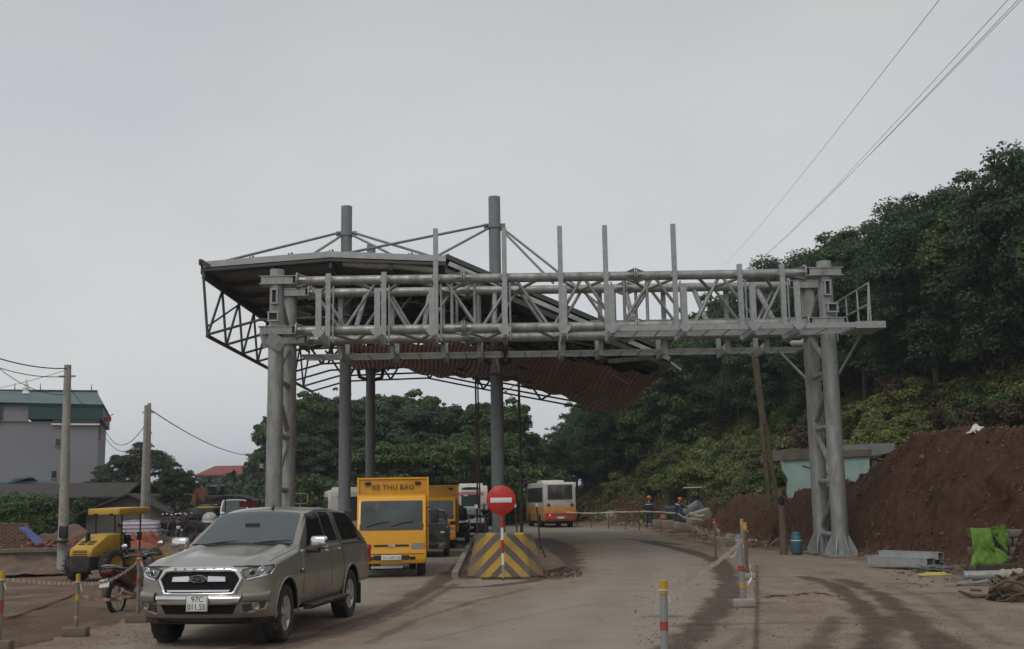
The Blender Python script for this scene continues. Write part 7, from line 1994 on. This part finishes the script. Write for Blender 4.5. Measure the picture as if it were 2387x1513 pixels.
d = p1 - p0; MB().tube((0, 0, 0), d, .32, .38, 20, cap=False).tube((0, 0, 0), d * .98, .27, .30, 20).obj('tube', mat('grey pipe', (.17, .19, .195), .6, .2, .15, 4), t); MB().tube(d * .96, d * 1.02, .36, .36, 20).obj('flange', mat('grey pipe flange', (.2, .22, .22), .6, .2, .15, 4), t)
gd = mat('dark green machine paint', (.025, .05, .045), .5, 0, .2, 3, dirt=DUST, dirt_amt=.25)
ex = at(1602, 1186, 70)
t = thing('small_excavator', 'dark green machine with open cab behind the grey pipe', 'excavator', (ex.x, 70, max(float(gz0(ex.x, 70)), ex.z - 1.0)))
MB().bbox((-.45, 0, .8), (1.9, 1.4, .8), .12).obj('body', gd, t)
b = MB()
for sx in (.1, .85):
    for sy in (-.5, .5): b.tube((sx, sy, 1.0), (sx, sy, 2.25), .05, n=6)
b.obj('cab_frame', gd, t); MB().bbox((.5, 0, 2.28), (1.25, 1.3, .08), .03).obj('cab_roof', mat('pale cab roof', (.5, .5, .42), .6, 0, .1, 4), t); MB().bbox((.5, .1, 1.4), (.5, .6, .8), .1).obj('seat', ink, t)
for s in (1, -1): MB().bbox((0, s * .75, .25), (2.2, .35, .5), .15).obj('track', black_rub, t)
# rubble and planks along the far cutting
b = MB()
for k in range(420):
    y = RNG.uniform(42, 84); x = xb(y) - RNG.uniform(.1, 1.5); s = RNG.uniform(.05, .22)
    b.box((x, y, float(gz(x, y)) + s * .25), (s * RNG.uniform(1, 2.4), s, s * .7), (RNG.uniform(-.6, .6), RNG.uniform(-.6, .6), RNG.uniform(0, 3)))
tag(b.obj('broken_stone', mat('broken stone', (.20, .16, .125), .95, 0, .35, 3, island=.45)), 'broken stone and planks heaped along the foot of the far cutting', kind='stuff')
for k, (px_, py_, Y, L, an) in enumerate([(1430, 1205, 72, 1.2, 1.2), (1455, 1208, 70, 1.5, .5), (1480, 1212, 69, 1.1, -.7), (1375, 1198, 76, 1.6, .3), (1355, 1205, 77, 1.4, 1.0), (1590, 1240, 57, 1.6, .1), (1640, 1248, 52, 1.6, .05)]):
    p = at(px_, py_, Y); z0 = max(p.z, float(gz0(p.x, Y)) + .1); dv = Vector((math.cos(an), .2, math.sin(an) if abs(an) > .2 else .03)) * L * .5
    tag(MB().bar(Vector((p.x, Y, z0)) - dv * .9, Vector((p.x, Y, z0)) + dv, .09, .06).obj('timber', wood), 'rough timber propped among the rubble by the far cutting', 'timber', 'timbers by the far cutting')
t = thing('shed', 'low dark shed roof among trees above the rear bus', 'shed', (at(1260, 1150, 92).x, 92, float(gz0(3, 92))))
MB().prism([(-2.6, 3.0), (0, 3.5), (2.6, 2.9), (2.6, 2.75), (0, 3.35), (-2.6, 2.85)], -2, 2).obj('roof', mat('dark tin', (.06, .06, .062), .8, 0, .2, 2), t); MB().box((0, 0, 1.4), (4.6, 3.2, 2.8)).obj('wall', mat('dark shed wall', (.06, .05, .045), .9, 0, .3, 2), t)
# small machine parts / white disc heap against the far cutting
p = at(1425, 1203, 73.5); t = thing('wheel_hub', 'pale round hub leaning against the far cutting', 'machine part', p); MB().lathe([(.001, .05), (.12, .06), (.14, 0), (.3, .04), (.38, 0), (.36, -.1), (.001, -.1)], 'Y', n=18, rot=Matrix.Rotation(math.pi, 3, 'Z')).obj('disc', cb, t)
p = at(1547, 1208, 62.8); tag(MB().sphere((p.x, 62.8, p.z), .2, 12, 8).obj('orange_drum', mat('dusty orange', (.36, .13, .07), .7, 0, .2, 5)), 'small round orange object on top of the paired blocks', 'drum')

# ------------------------------------------------------------------ left side: houses, walls, poles, yard
hY = 84.0
def hx(px_): return at(px_, 1000, hY).x
hz = lambda py_: at(120, py_, hY).z
grey_wall = mat('bare grey render', (.255, .26, .275), .9, 0, .10, .5, dirt=(.19, .195, .21), dirt_amt=.35, dirt_scale=.25)
teal = mat('dark green sheet cladding', (.018, .062, .06), .6, 0, .12, 2)
teal_r = mat('green tin roof', (.07, .125, .13), .55, 0, .12, 1.5)
g0 = float(gz0(-34, hY)); x0, x1 = hx(-60), hx(230)
t = thing('grey_house', 'tall grey rendered house with green tin roof at the left edge', 'house', ((x0 + x1) / 2, hY + 6, g0)); ho = Vector(t.location)
def hob(mb, nm, m_, par=None):
    mb.v = [tuple(Vector(p) - ho) for p in mb.v]; return mb.obj(nm, m_, par or t)
zw = hz(985); zr = hz(942); zrd = hz(917)
hob(MB().box(((x0 + x1) / 2, hY + 6, (g0 + zw) / 2), (x1 - x0, 12, zw - g0)), 'wall', grey_wall)
hob(MB().box(((hx(22) + hx(78)) / 2, hY + .02, (zw + hz(946)) / 2), (hx(78) - hx(22), .3, hz(946) - zw + .02)), 'wall_pier', grey_wall)
hob(MB().box(((hx(78) + hx(238)) / 2, hY + 6.0, (hz(945) + hz(980)) / 2), (hx(238) - hx(78), 12.6, hz(945) - hz(980))), 'cladding', teal)
hob(MB().box(((hx(-60) + hx(22)) / 2, hY + 6.0, (hz(948) + hz(980)) / 2), (hx(22) - hx(-60), 12.6, hz(948) - hz(980))), 'cladding', teal)
hob(MB().box(((hx(130) + hx(232)) / 2, hY - .02, (hz(980) + hz(990)) / 2), (hx(232) - hx(130), .1, hz(980) - hz(990))), 'window_band', glass_dark)
hob(MB().box(((hx(128) + hx(232)) / 2, hY - .1, hz(991.5)), (hx(232) - hx(128), .3, .12)), 'ledge', sign_white)
hob(MB().box(((hx(-60) + hx(20)) / 2, hY - .02, (hz(982) + hz(992)) / 2), (hx(20) - hx(-60), .1, hz(982) - hz(992))), 'window_band', glass_dark)
for px_, py_ in ((143, 1033), (138, 1107)):
    w_ = hob(MB().box((hx(px_), hY - .01, hz(py_)), (.28 * 1.1, .08, .52)), 'window', glass_dark); hob(MB().box((hx(px_), hY - .06, hz(py_) - .3), (.42, .12, .06)), 'sill', grey_wall, w_)
rx0, rx1 = hx(-60), hx(240); ye, ym = hY - .4, hY + 6
zr2 = at(120, 916, hY + 6).z
V_ = [(rx0, ye, zr), (rx1, ye, zr - .12), (hx(213), ym, zr2), (rx0, ym, zr2 - .1), (rx1, hY + 12.4, zr - .12), (rx0, hY + 12.4, zr)]
hob(MB().add(V_, [(0, 1, 2, 3), (3, 2, 4, 5), (1, 4, 2)]).add([(p[0], p[1], p[2] - .15) for p in V_], [(3, 2, 1, 0), (5, 4, 2, 3), (2, 4, 1)]), 'roof', teal_r)
hob(MB().bar((rx0, ym, zr2), (hx(214), ym, zr2 + .05), .3, .12), 'ridge', teal)
hob(MB().add([(hx(205), ym - 1.4, zr2 - .6), (hx(214), ym, zr2 + .15), (hx(216), ym + 1.0, zr2 - .3)], [(0, 1, 2), (2, 1, 0)]), 'gablet', teal)
c = hx(55); hob(MB().lathe([(.34, 0), (.26, .1), (.2, .25), (.26, .4), (.26, .5), (.12, .62), (.16, .72), (.06, .9), (.02, 1.2), (.001, 1.25)], 'Z', (c, hY + 4.4, zr + (zr2 - zr) * .73), 14), 'finial', sign_white)
for px_ in (24, 82, 138, 200): hob(MB().tube((hx(px_), ym, zr2), (hx(px_), ym, zr2 + .6), .05, .02, 5), 'lightning_rod', ink)
hob(MB().box((hx(232), hY + .3, hz(1008)), (.18, .5, 1.3)), 'sign_board', mat('faded red board', (.16, .05, .05), .7, 0, .2, 3))
hob(MB().tube((hx(236), hY, hz(982)), (hx(262), hY, hz(966)), .03, n=5).box((hx(249), hY, hz(979)), (.5, .03, .35)), 'flag', mat('dark red flag', (.2, .03, .03), .8, 0, .1, 4))
# the house stands end on: its right flank runs along the line of sight
corner = Vector((hx(230), hY, 0)); rot_ = Matrix.Rotation(R_(17.5), 4, 'Z'); dv = ho - corner
t.location = corner + rot_ @ dv; t.rotation_euler = (0, 0, R_(17.5))
# concrete poles and wires
def pole(label, px_, pyb, pyt, Y, r, arms=True, dx=0):
    p = at(px_, pyb, Y); z0 = float(gz0(p.x, Y)); tt = at(px_ + dx, pyt, Y)
    t = thing('concrete_pole', label, 'utility pole', (p.x, Y, z0))
    MB().tube((0, 0, -.2), (tt.x - p.x, 0, tt.z - z0), r, r * .62, 12).obj('shaft', oldconc, t)
    if arms: 
        for q_, w_ in ((.5, .7), (1.6, .4)): MB().box((tt.x - p.x, 0, tt.z - z0 - q_), (w_, .08, .08)).obj('crossarm', galv, t)
    return tt
tA = pole('tall concrete pole in front of the grey house', 147, 1298, 851, 48.6, .24, True, 11)
tB = pole('left of the pair of concrete poles beside the feathery tree', 332, 1260, 945, 60, .17, False, 9)
tC = pole('right of the pair of concrete poles beside the feathery tree', 342, 1260, 940, 60.6, .17, True, 6)
p = at(150, 1240, 48.3); t = thing('meter_box', 'dark box strapped low on the tall concrete pole', 'box', (p.x, 48.22, p.z)); MB().bbox((0, 0, 0), (.34, .2, .5), .03).obj('case', ink, t); MB().bbox((-.1, 0, -.4), (.55, .25, .1), .03).obj('bracket', ink, t)
wire_m = mat('black cable', (.02, .02, .021), .7, 0, .1, 4)
def wire(label, a, c, sag, r=.014, n=16, name='cable', grp=None):
    a, c = Vector(a), Vector(c); pts = []
    for i in range(n + 1):
        u_ = i / n; p_ = a.lerp(c, u_); p_.z -= sag * 4 * u_ * (1 - u_); pts.append(p_)
    return tag(MB().path(pts, r, 5).obj(name, wire_m), label, 'cable', grp)
wire('thick cable from the top of the tall pole leaving the picture at upper left', tA + Vector((0, 0, -.15)), at(-60, 815, 40), .2, .025)
wire('second cable from the tall pole to the left edge', tA + Vector((0, 0, -.5)), at(-60, 835, 42), .25, .018)
wire('third and lower cable from the tall pole to the left edge', tA + Vector((0, 0, -1.3)), at(-60, 805, 40), .5, .014)
wire('thin cable running down left over the grey house roof', tA + Vector((0, 0, -.2)), at(-60, 915, 60), .1, .012)
wire('service cable from the tall pole down to the green cladding', tA + Vector((0, 0, -.8)), at(195, 942, 80), .1, .018)
wire('cable from the pair of poles down to the flat roofed house', tC + Vector((0, 0, -.3)), at(600, 1062, 118), .7, .03)
wire('upper slack cable between the grey house corner and the pair of poles', at(238, 985, 84), tB + Vector((0, 0, -1.0)), 1.4, .022)
wire('lower slack cable between the grey house corner and the pair of poles', at(238, 1005, 84), tB + Vector((0, 0, -1.9)), 1.0, .022)
for k, (a, c, lab) in enumerate([((2187, 0), (1690, 615), 'single power line on the left of the sky above the hill'), ((2352, -6), (1785, 592), 'left power line of the bundle above the hill'), ((2376, -6), (1762, 615), 'middle power line of the bundle above the hill'), ((2390, -12), (1750, 622), 'right power line of the bundle above the hill')]):
    A = at(a[0] + (a[0] - c[0]) * .12, a[1] + (a[1] - c[1]) * .12, 24); B_ = at(*c, 150)
    wire(lab, A, B_, .4, .008, 30, 'power_line')
# retaining wall, brick wall, yard litter
oldwall = mat('stained wall concrete', (.20, .175, .145), .92, 0, .25, 1.5, dirt=(.12, .09, .07), dirt_amt=.4, dirt_scale=1.2)
mat('heap earth', (.15, .10, .07), .95, 0, .3, 2, bump=.05)
rw0, rw1 = at(-120, 1290, 49.2), at(205, 1290, 50.6)
t = thing('retaining_wall', 'low concrete retaining wall along the left of the yard', 'wall', (rw0 + rw1) / 2); o_ = Vector(t.location)
zb_ = float(gz0(-20, 49.5)); zt_ = at(60, 1283, 49.8).z
MB().bar(Vector((rw0.x, rw0.y, (zb_ + zt_) / 2 - .1)) - o_, Vector((rw1.x, rw1.y, (zb_ + zt_) / 2 - .1)) - o_, .3, zt_ - zb_ + .1).obj('stem', oldwall, t); MB().bar(Vector((rw0.x, rw0.y - .05, zt_)) - o_, Vector((rw1.x, rw1.y - .05, zt_)) - o_, .5, .16).obj('coping', oldwall, t)
rows = []
for j in range(12):
    v_ = j / 11
    rows.append([(lambda q_, f_: (q_.x, q_.y - .2 - 2.6 * v_, zb_ - .05 + .62 * (1 - v_) ** 1.4 * (.55 + .9 * f_) + .12 * (float(fbm(np.array(q_.x * 2.2), np.array(v_ * 4.0))) - .5)))(rw0.lerp(rw1, u_), float(fbm(np.array(u_ * 9), np.array(v_ * 2.0)))) for u_ in np.linspace(0, 1.04, 90)])
b = MB().grid(rows)
tag(b.obj('earth_bank', M['heap earth']), 'loose earth banked against the foot of the retaining wall', kind='stuff')
brick_m = mat('old dusty bricks', (.165, .09, .062), .92, 0, .3, 3, island=.0, dirt=(.15, .12, .095), dirt_amt=.4, dirt_scale=1.2)
t = thing('brick_wall', 'rough brick wall behind the retaining wall at the left edge', 'brick wall', (at(20, 1240, 53).x, 53, at(20, 1282, 53).z))
bme = MB().bbox((0, 0, 0), (.30, .16, .085), .008, seg=1).mesh('brick', brick_m); MB().box((-.6, .1, .62), (3.0, .12, 1.25)).obj('core', mat('mortar', (.12, .10, .085), .95, 0, .2, 5), t)
for r_ in range(13):
    for k in range(10):
        x = -2.0 + k * .315 + (r_ % 2) * .15
        if r_ > 10 and k > 7: continue
        o = bpy.data.objects.new('brick', bme); C.objects.link(o); o.parent = t; o.location = (x, RNG.uniform(-.015, .015), .05 + r_ * .096)
b = MB(); cc_ = at(120, 1272, 52)
for k in range(260):
    x = cc_.x + max(-2.2, min(.9, RNG.normal() * .8)); y = 52 + RNG.uniform(-.6, 1.4); s = .11
    b.box((x, y, cc_.z - .15 + abs(RNG.normal()) * .16), (.2, .1, .06), (RNG.uniform(-1, 1), RNG.uniform(-1, 1), RNG.uniform(0, 3)))
tag(b.obj('brick_rubble', mat('red brick rubble', (.27, .11, .07), .9, 0, .2, 4, island=.35)), 'heap of red brick rubble behind the retaining wall', kind='stuff')
blue_t = mat('blue tarpaulin', (.10, .14, .32), .6, 0, .15, 4); p = at(82, 1248, 51.5)
rows = [[(p.x - .5 + .85 * u_ + .1 * math.sin(v_ * 5), 51.4 - .3 * v_, p.z + .42 - .62 * u_ - .22 * v_ * (.4 + u_) + .10 * float(vnoise(u_ * 5, v_ * 6))) for u_ in np.linspace(0, 1, 14)] for v_ in np.linspace(0, 1, 9)]
tag(MB().grid(rows).obj('blue_sheet', blue_t), 'crumpled blue sheet on the brick rubble', 'sheet')
p = G(97, 1312); o = MB().bbox((0, 0, .14), (.42, .3, .26), .02).obj('red_crate', mat('red orange crate', (.30, .075, .035), .6, 0, .1, 4)); o.location = p; tag(o, 'small red orange crate at the foot of the retaining wall', 'crate')
cz = at(150, 1262, 55); cloth_heap('earth_heap', 'heap of brown earth behind the tall pole', 'earth heap', (cz.x, 55.5, cz.z - .4), 1.6, 1.2, 1.0, mat('heap earth', (.15, .10, .07), .95, 0, .3, 2, bump=.05))
# sheds
shed_w = mat('dirty shed wall', (.125, .118, .105), .92, 0, .3, .8, dirt=(.07, .06, .05), dirt_amt=.4, dirt_scale=.8); shed_r = mat('dark tiles', (.055, .048, .043), .9, 0, .3, 2)
sY = 63; sc0 = at(305, 1200, sY); z0 = float(gz0(sc0.x, sY))
def sp_(px_, py_): q_ = at(px_, py_, sY); return (q_.x - sc0.x, q_.z - z0)
t = thing('gable_shed', 'grey gable ended shed behind the road roller', 'shed', (sc0.x, sY, z0))
MB().prism([sp_(200, 1275), sp_(200, 1195), sp_(300, 1158), sp_(395, 1198), sp_(395, 1275)], 0, 7).obj('wall', shed_w, t)
for a, c in ((sp_(150, 1216), sp_(302, 1154)), (sp_(302, 1154), sp_(412, 1206))):
    MB().prism([a, c, (c[0], c[1] + .1), (a[0], a[1] + .1)], -.4, 7.3).obj('roof', shed_r, t)
sY2 = 66; q = at(110, 1190, sY2); z0 = float(gz0(q.x, sY2))
t = thing('long_shed', 'long low shed with dark roof below the grey house', 'shed', (q.x, sY2, z0))
MB().box((0, 2, 1.1), (8.6, 4, 2.2)).obj('wall', shed_w, t); MB().prism([(-.4, 2.15), (2.2, 3.0), (4.6, 2.15), (4.6, 2.05), (2.2, 2.85), (-.4, 2.05)], -4.6, 4.6, plane='YZ').obj('roof', shed_r, t)
# covered stacks in the yard
def striped(name, cols, freq):
    m = bpy.data.materials.new(name); m.use_nodes = True; n, l = m.node_tree.nodes, m.node_tree.links; b = n['Principled BSDF']; b.inputs['Roughness'].default_value = .6
    t_ = n.new('ShaderNodeTexCoord'); s_ = n.new('ShaderNodeSeparateXYZ'); l.new(t_.outputs['Object'], s_.inputs[0]); a = n.new('ShaderNodeMath'); a.operation = 'MULTIPLY'; a.inputs[1].default_value = freq; l.new(s_.outputs['Z'], a.inputs[0])
    f = n.new('ShaderNodeMath'); f.operation = 'FRACT'; l.new(a.outputs[0], f.inputs[0]); r = n.new('ShaderNodeValToRGB'); r.color_ramp.interpolation = 'CONSTANT'; r.color_ramp.elements[0].color = (*cols[0], 1); r.color_ramp.elements[1].position = .55; r.color_ramp.elements[1].color = (*cols[1], 1)
    l.new(f.outputs[0], r.inputs[0]); l.new(r.outputs[0], b.inputs['Base Color']); return m
sm_ = striped('white and mauve striped sheet', ((.56, .52, .58), (.26, .19, .28)), 6.0)
p = at(320, 1252, 57); z0 = float(gz0(p.x, 57)); t = thing('sheeted_stack', 'stack under a white and mauve striped sheet behind the road roller', 'stack', (p.x, 57.4, z0), .25, sc_=1.12)
rows = []
for zz_, s_ in ((0, 1.04), (.3, 1.02), (.6, 1.0), (.85, .97), (.95, .9), (.98, .5), (1.0, .05)):
    rows.append([(math.copysign(min(1, abs(math.cos(a)) * 1.35), math.cos(a)) * .85 * s_ + .02 * math.sin(a * 9 + zz_ * 4), math.copysign(min(1, abs(math.sin(a)) * 1.35), math.sin(a)) * .8 * s_, zz_ + .03 * math.sin(a * 5)) for a in np.linspace(0, 2 * math.pi, 37)])
MB().grid(rows).obj('sheet', sm_, t); MB().bbox((0, 0, .10), (1.74, 1.66, .24), .02).obj('lower_sheet', blue_t, t)
og = mat('orange tarpaulin', (.33, .085, .04), .7, 0, .2, 3)
p = at(322, 1262, 54.8); cloth_heap('orange_tarpaulin', 'crumpled orange tarpaulin in front of the striped stack', 'tarpaulin', (p.x, 54.8, float(gz0(p.x, 54.8))), .95, .6, .5, og)
p = at(345, 1250, 55.6); cloth_heap('orange_tarpaulin', 'orange tarpaulin hung over the right side of the striped stack', 'tarpaulin', (p.x, 55.6, float(gz0(p.x, 55.6))), .65, .5, .62, og)
# signs and far traffic on the left
def rsign(label, px_, py_, Y, w_, h_, round_=False):
    p = at(px_, py_, Y); z0 = float(gz0(p.x, Y)); t = thing('red_sign', label, 'sign', (p.x, Y, z0)); z = p.z - z0
    if round_: MB().lathe([(.001, .02), (w_, .02), (w_, -.02), (.001, -.02)], 'Y', (0, 0, z), 24).obj('disc', sign_white, t); MB().box((0, -.03, z), (w_ * 1.7, .02, w_ * .7)).obj('bar', red_p, t)
    else: MB().bbox((0, 0, z), (w_, .04, h_), .01).obj('panel', mat('orange red panel', (.45, .06, .03), .6, 0, .1, 4), t)
    MB().tube((0, .05, 0), (0, .05, z), .04, n=8).obj('post', galv, t)
rsign('small orange red square sign above the gable shed', 373, 1164, 66, .5, .55); rsign('round white and red sign beside the orange red square sign', 390, 1172, 66.5, .36, .3, True)
car('white_car', 'white car parked beyond the motorbikes by the shed', 'car', (at(425, 1190, 74).x, 74, float(gz0(-21, 74))), R_(-60), white_car)
car('white_van', 'white van under the black awning behind the pickup', 'van', (at(545, 1185, 66).x, 66, float(gz0(-15, 66))), R_(-75), white_car, L=4.8, W=1.8, H=1.95, hood=1.5, nose=.95, cowl=1.2, roof0=.9, roof1=-2.0, suv=True, boot=1.1, wr=.34)
for k, (px_, Y) in enumerate([(395, 64), (408, 65.5), (412, 63)]):
    p = at(px_, 1200, Y); person(['person in dark clothes standing by the white tree trunk', 'person in dark clothes just right of the shed corner', 'bareheaded person beside the row of motorbikes'][k], (p.x, Y, float(gz0(p.x, Y))), R_(200 + 70 * k), {}, dark_cloth if k != 1 else grey_cloth, dark_cloth, None, .98)
# excavator with raised orange arm
eo = mat('faded orange paint', (.19, .052, .03), .6, 0, .2, 3, dirt=DUST, dirt_amt=.2)
E0 = at(478, 1185, 78); z0 = float(gz0(E0.x, 78))
t = thing('excavator', 'orange excavator with raised boom far behind the bonnet of the pickup', 'excavator', (E0.x, 78, z0))
def ep(px_, py_): q_ = at(px_, py_, 78); return Vector((q_.x - E0.x, 0, q_.z - z0))
MB().bar(ep(495, 1185), ep(462, 1136), .35, .5).bar(ep(464, 1138), ep(452, 1142), .3, .4).obj('boom', eo, t); MB().bar(ep(455, 1136), ep(452, 1188), .25, .3).obj('arm', eo, t); MB().prism([(ep(448, 1186).x, ep(448, 1186).z), (ep(462, 1186).x, ep(462, 1186).z), (ep(464, 1200).x, ep(464, 1200).z), (ep(450, 1204).x, ep(450, 1204).z)], -.4, .4).obj('bucket', chassis, t)
MB().bbox((1.4, 0, 1.5), (2.4, 2.2, 1.0), .15).obj('house', chassis, t); MB().bbox((.6, .5, 2.1), (1.0, .9, 1.2), .1).obj('cab', glass_dark, t)
for s in (1, -1): MB().bbox((1.2, s * 1.0, .45), (3.2, .5, .85), .3).obj('track', black_rub, t)
E1 = at(487, 1190, 58); z0 = float(gz0(E1.x, 58)); t = thing('yellow_loader', 'small machine with yellow cab roof behind the pickup windscreen', 'loader', (E1.x, 58, z0))
zt2 = at(487, 1183, 58).z - z0
MB().bbox((0, 0, zt2), (.92, 1.2, .10), .04).obj('cab_roof', rol_y, t); b = MB()
for sx in (-.4, .4):
    for sy in (-.5, .5): b.tube((sx, sy, 1.0), (sx, sy, zt2), .05, n=6)
b.obj('cab_frame', ink, t); MB().bbox((0, 0, 1.25), (.85, 1.1, 1.1), .06).obj('cab', glass_dark, t); MB().bbox((.2, 0, .7), (2.2, 1.2, .6), .1).obj('body', chassis, t)
for sx in (-.7, .9):
    for s in (1, -1): wheel(t, (sx, s * .7, .42), .42, .3, s, chassis, 0)
aw = at(552, 1165, 62); z0 = float(gz0(aw.x, 62)); t = thing('black_awning', 'black awning on thin posts behind the roof of the pickup', 'awning', (aw.x, 62, z0)); za = aw.z - z0
rows = [[(x, y, za + .28 - .30 * (abs(x) / 1.25) ** 2 - .05 * abs(y)) for x in np.linspace(-1.25, 1.25, 13)] for y in np.linspace(-1.2, 1.2, 7)]
MB().grid(rows).obj('sheet', mat('black awning sheet', (.018, .018, .02), .8, 0, .2, 3), t)
for sx in (-.9, 1.0):
    for sy in (-1.1, 1.1): MB().tube((sx, sy, 0), (sx, sy, za + .1), .03, n=6).obj('post', ink, t)
MB().bbox((.55, .4, za - .25), (1.0, .05, .32), .01).obj('red_banner', red_p, t)
# far houses
def house(label, x0p, x1p, ytop, ybot, Y, wall, roofm, hip, floors, cols):
    a, c = at(x0p, ytop, Y), at(x1p, ytop, Y); z0 = float(gz0((a.x + c.x) / 2, Y)); W_ = c.x - a.x; H_ = a.z - z0
    t = thing('far_house', label, 'house', ((a.x + c.x) / 2, Y, z0))
    MB().box((0, 5, H_ / 2), (W_, 10, H_)).obj('wall', wall, t)
    if hip:
        MB().add([(-W_ / 2 - .4, -.5, H_), (W_ / 2 + .4, -.5, H_), (W_ / 2 - 1.2, 4, H_ + hip), (-W_ / 2 + 1.2, 4, H_ + hip), (-W_ / 2 - .4, 10.5, H_), (W_ / 2 + .4, 10.5, H_)], [(0, 1, 2, 3), (3, 2, 5, 4), (1, 5, 2), (0, 3, 4)]).box((0, 5, H_ - .03), (W_ + .8, 11, .2)).obj('roof', roofm, t)
    else: MB().box((0, 5, H_ + .1), (W_ + .5, 10.6, .25)).obj('roof', roofm, t)
    for f in range(floors):
        for k in range(cols):
            x = -W_ / 2 + W_ * (k + .5) / cols; z = H_ * (f + .55) / floors
            w_ = MB().box((x, -.03, z), (W_ / cols * .45, .1, H_ / floors * .5)).obj('window', glass_dark, t)
            for sx in (-1, 1): MB().box((x + sx * W_ / cols * .24, -.07, z), (.1, .12, H_ / floors * .54)).obj('frame', wall, w_)
            MB().box((x, -.12, z - H_ / floors * .28), (W_ / cols * .56, .2, .1)).obj('sill', wall, w_)
    return t
bluew = mat('pale blue render', (.20, .23, .31), .9, 0, .12, 1); redr = mat('red tiled roof', (.23, .07, .05), .8, 0, .15, 2); crm = mat('cream render', (.34, .33, .29), .9, 0, .12, 1)
house('pale blue house with red tiled roof far behind the pickup', 462, 585, 1108, 1200, 150, bluew, redr, 1.35, 3, 4)
house('narrow cream flat roofed house right behind the left gantry leg', 578, 640, 1062, 1200, 132, crm, grey_wall, 0, 4, 2)
house('small pale house at the left edge below the grey house', -30, 14, 1128, 1200, 74, crm, teal_r, .5, 1, 1)
house('low pale building between the red roofed house and the white bus', 640, 720, 1140, 1200, 125, crm, redr, .8, 1, 4)
# background band: low scrub and roofs that close the far side of the yard
b_c = []; b_n = []
n_ = 26000
xx = RNG.uniform(-62, -10, n_); yy = RNG.uniform(88, 128, n_); hgt = 1.2 + 3.2 * fbm(xx * .16, yy * .1)
zz = gz0(xx, yy) + RNG.random(n_) * hgt
me = leaf_mesh('far_scrub', np.stack([xx, yy, zz], 1), RNG.normal(size=(n_, 3)) + np.array([0, -.5, .5]), RNG.uniform(.3, .6, n_), leafB)
o = bpy.data.objects.new('far_scrub', me); C.objects.link(o); tag(o, 'dark scrub closing the far side of the yard', kind='stuff')
t = thing('frame_sign', 'empty yellow framed board above the cream minibus', 'sign', (at(700, 1160, 64).x, 64, float(gz0(-12, 64)))); zf = at(700, 1162, 64).z - t.location.z
b = MB()
for dx in (-.42, .42): b.box((dx, 0, zf), (.06, .06, .6))
for dz in (-.28, .28): b.box((0, 0, zf + dz), (.9, .06, .06))
b.obj('frame', mat('dull yellow frame', (.25, .22, .08), .7, 0, .1, 4), t); MB().tube((0, .05, 0), (0, .05, zf - .28), .04, n=6).obj('post', galv, t)

# ------------------------------------------------------------------ thin haze in the air
hm = bpy.data.materials.new('thin haze'); hm.use_nodes = True
hn, hl_ = hm.node_tree.nodes, hm.node_tree.links
hn.remove(hn['Principled BSDF'])
pv = hn.new('ShaderNodeVolumePrincipled'); pv.inputs['Color'].default_value = (.86, .9, .95, 1); pv.inputs['Density'].default_value = .0006; pv.inputs['Anisotropy'].default_value = .2
hl_.new(pv.outputs[0], hn['Material Output'].inputs['Volume'])
o = MB().box((0, 0, 24), (5400, 5400, 52.0)).obj('haze', hm); tag(o, 'thin pale haze over the whole site', kind='stuff')
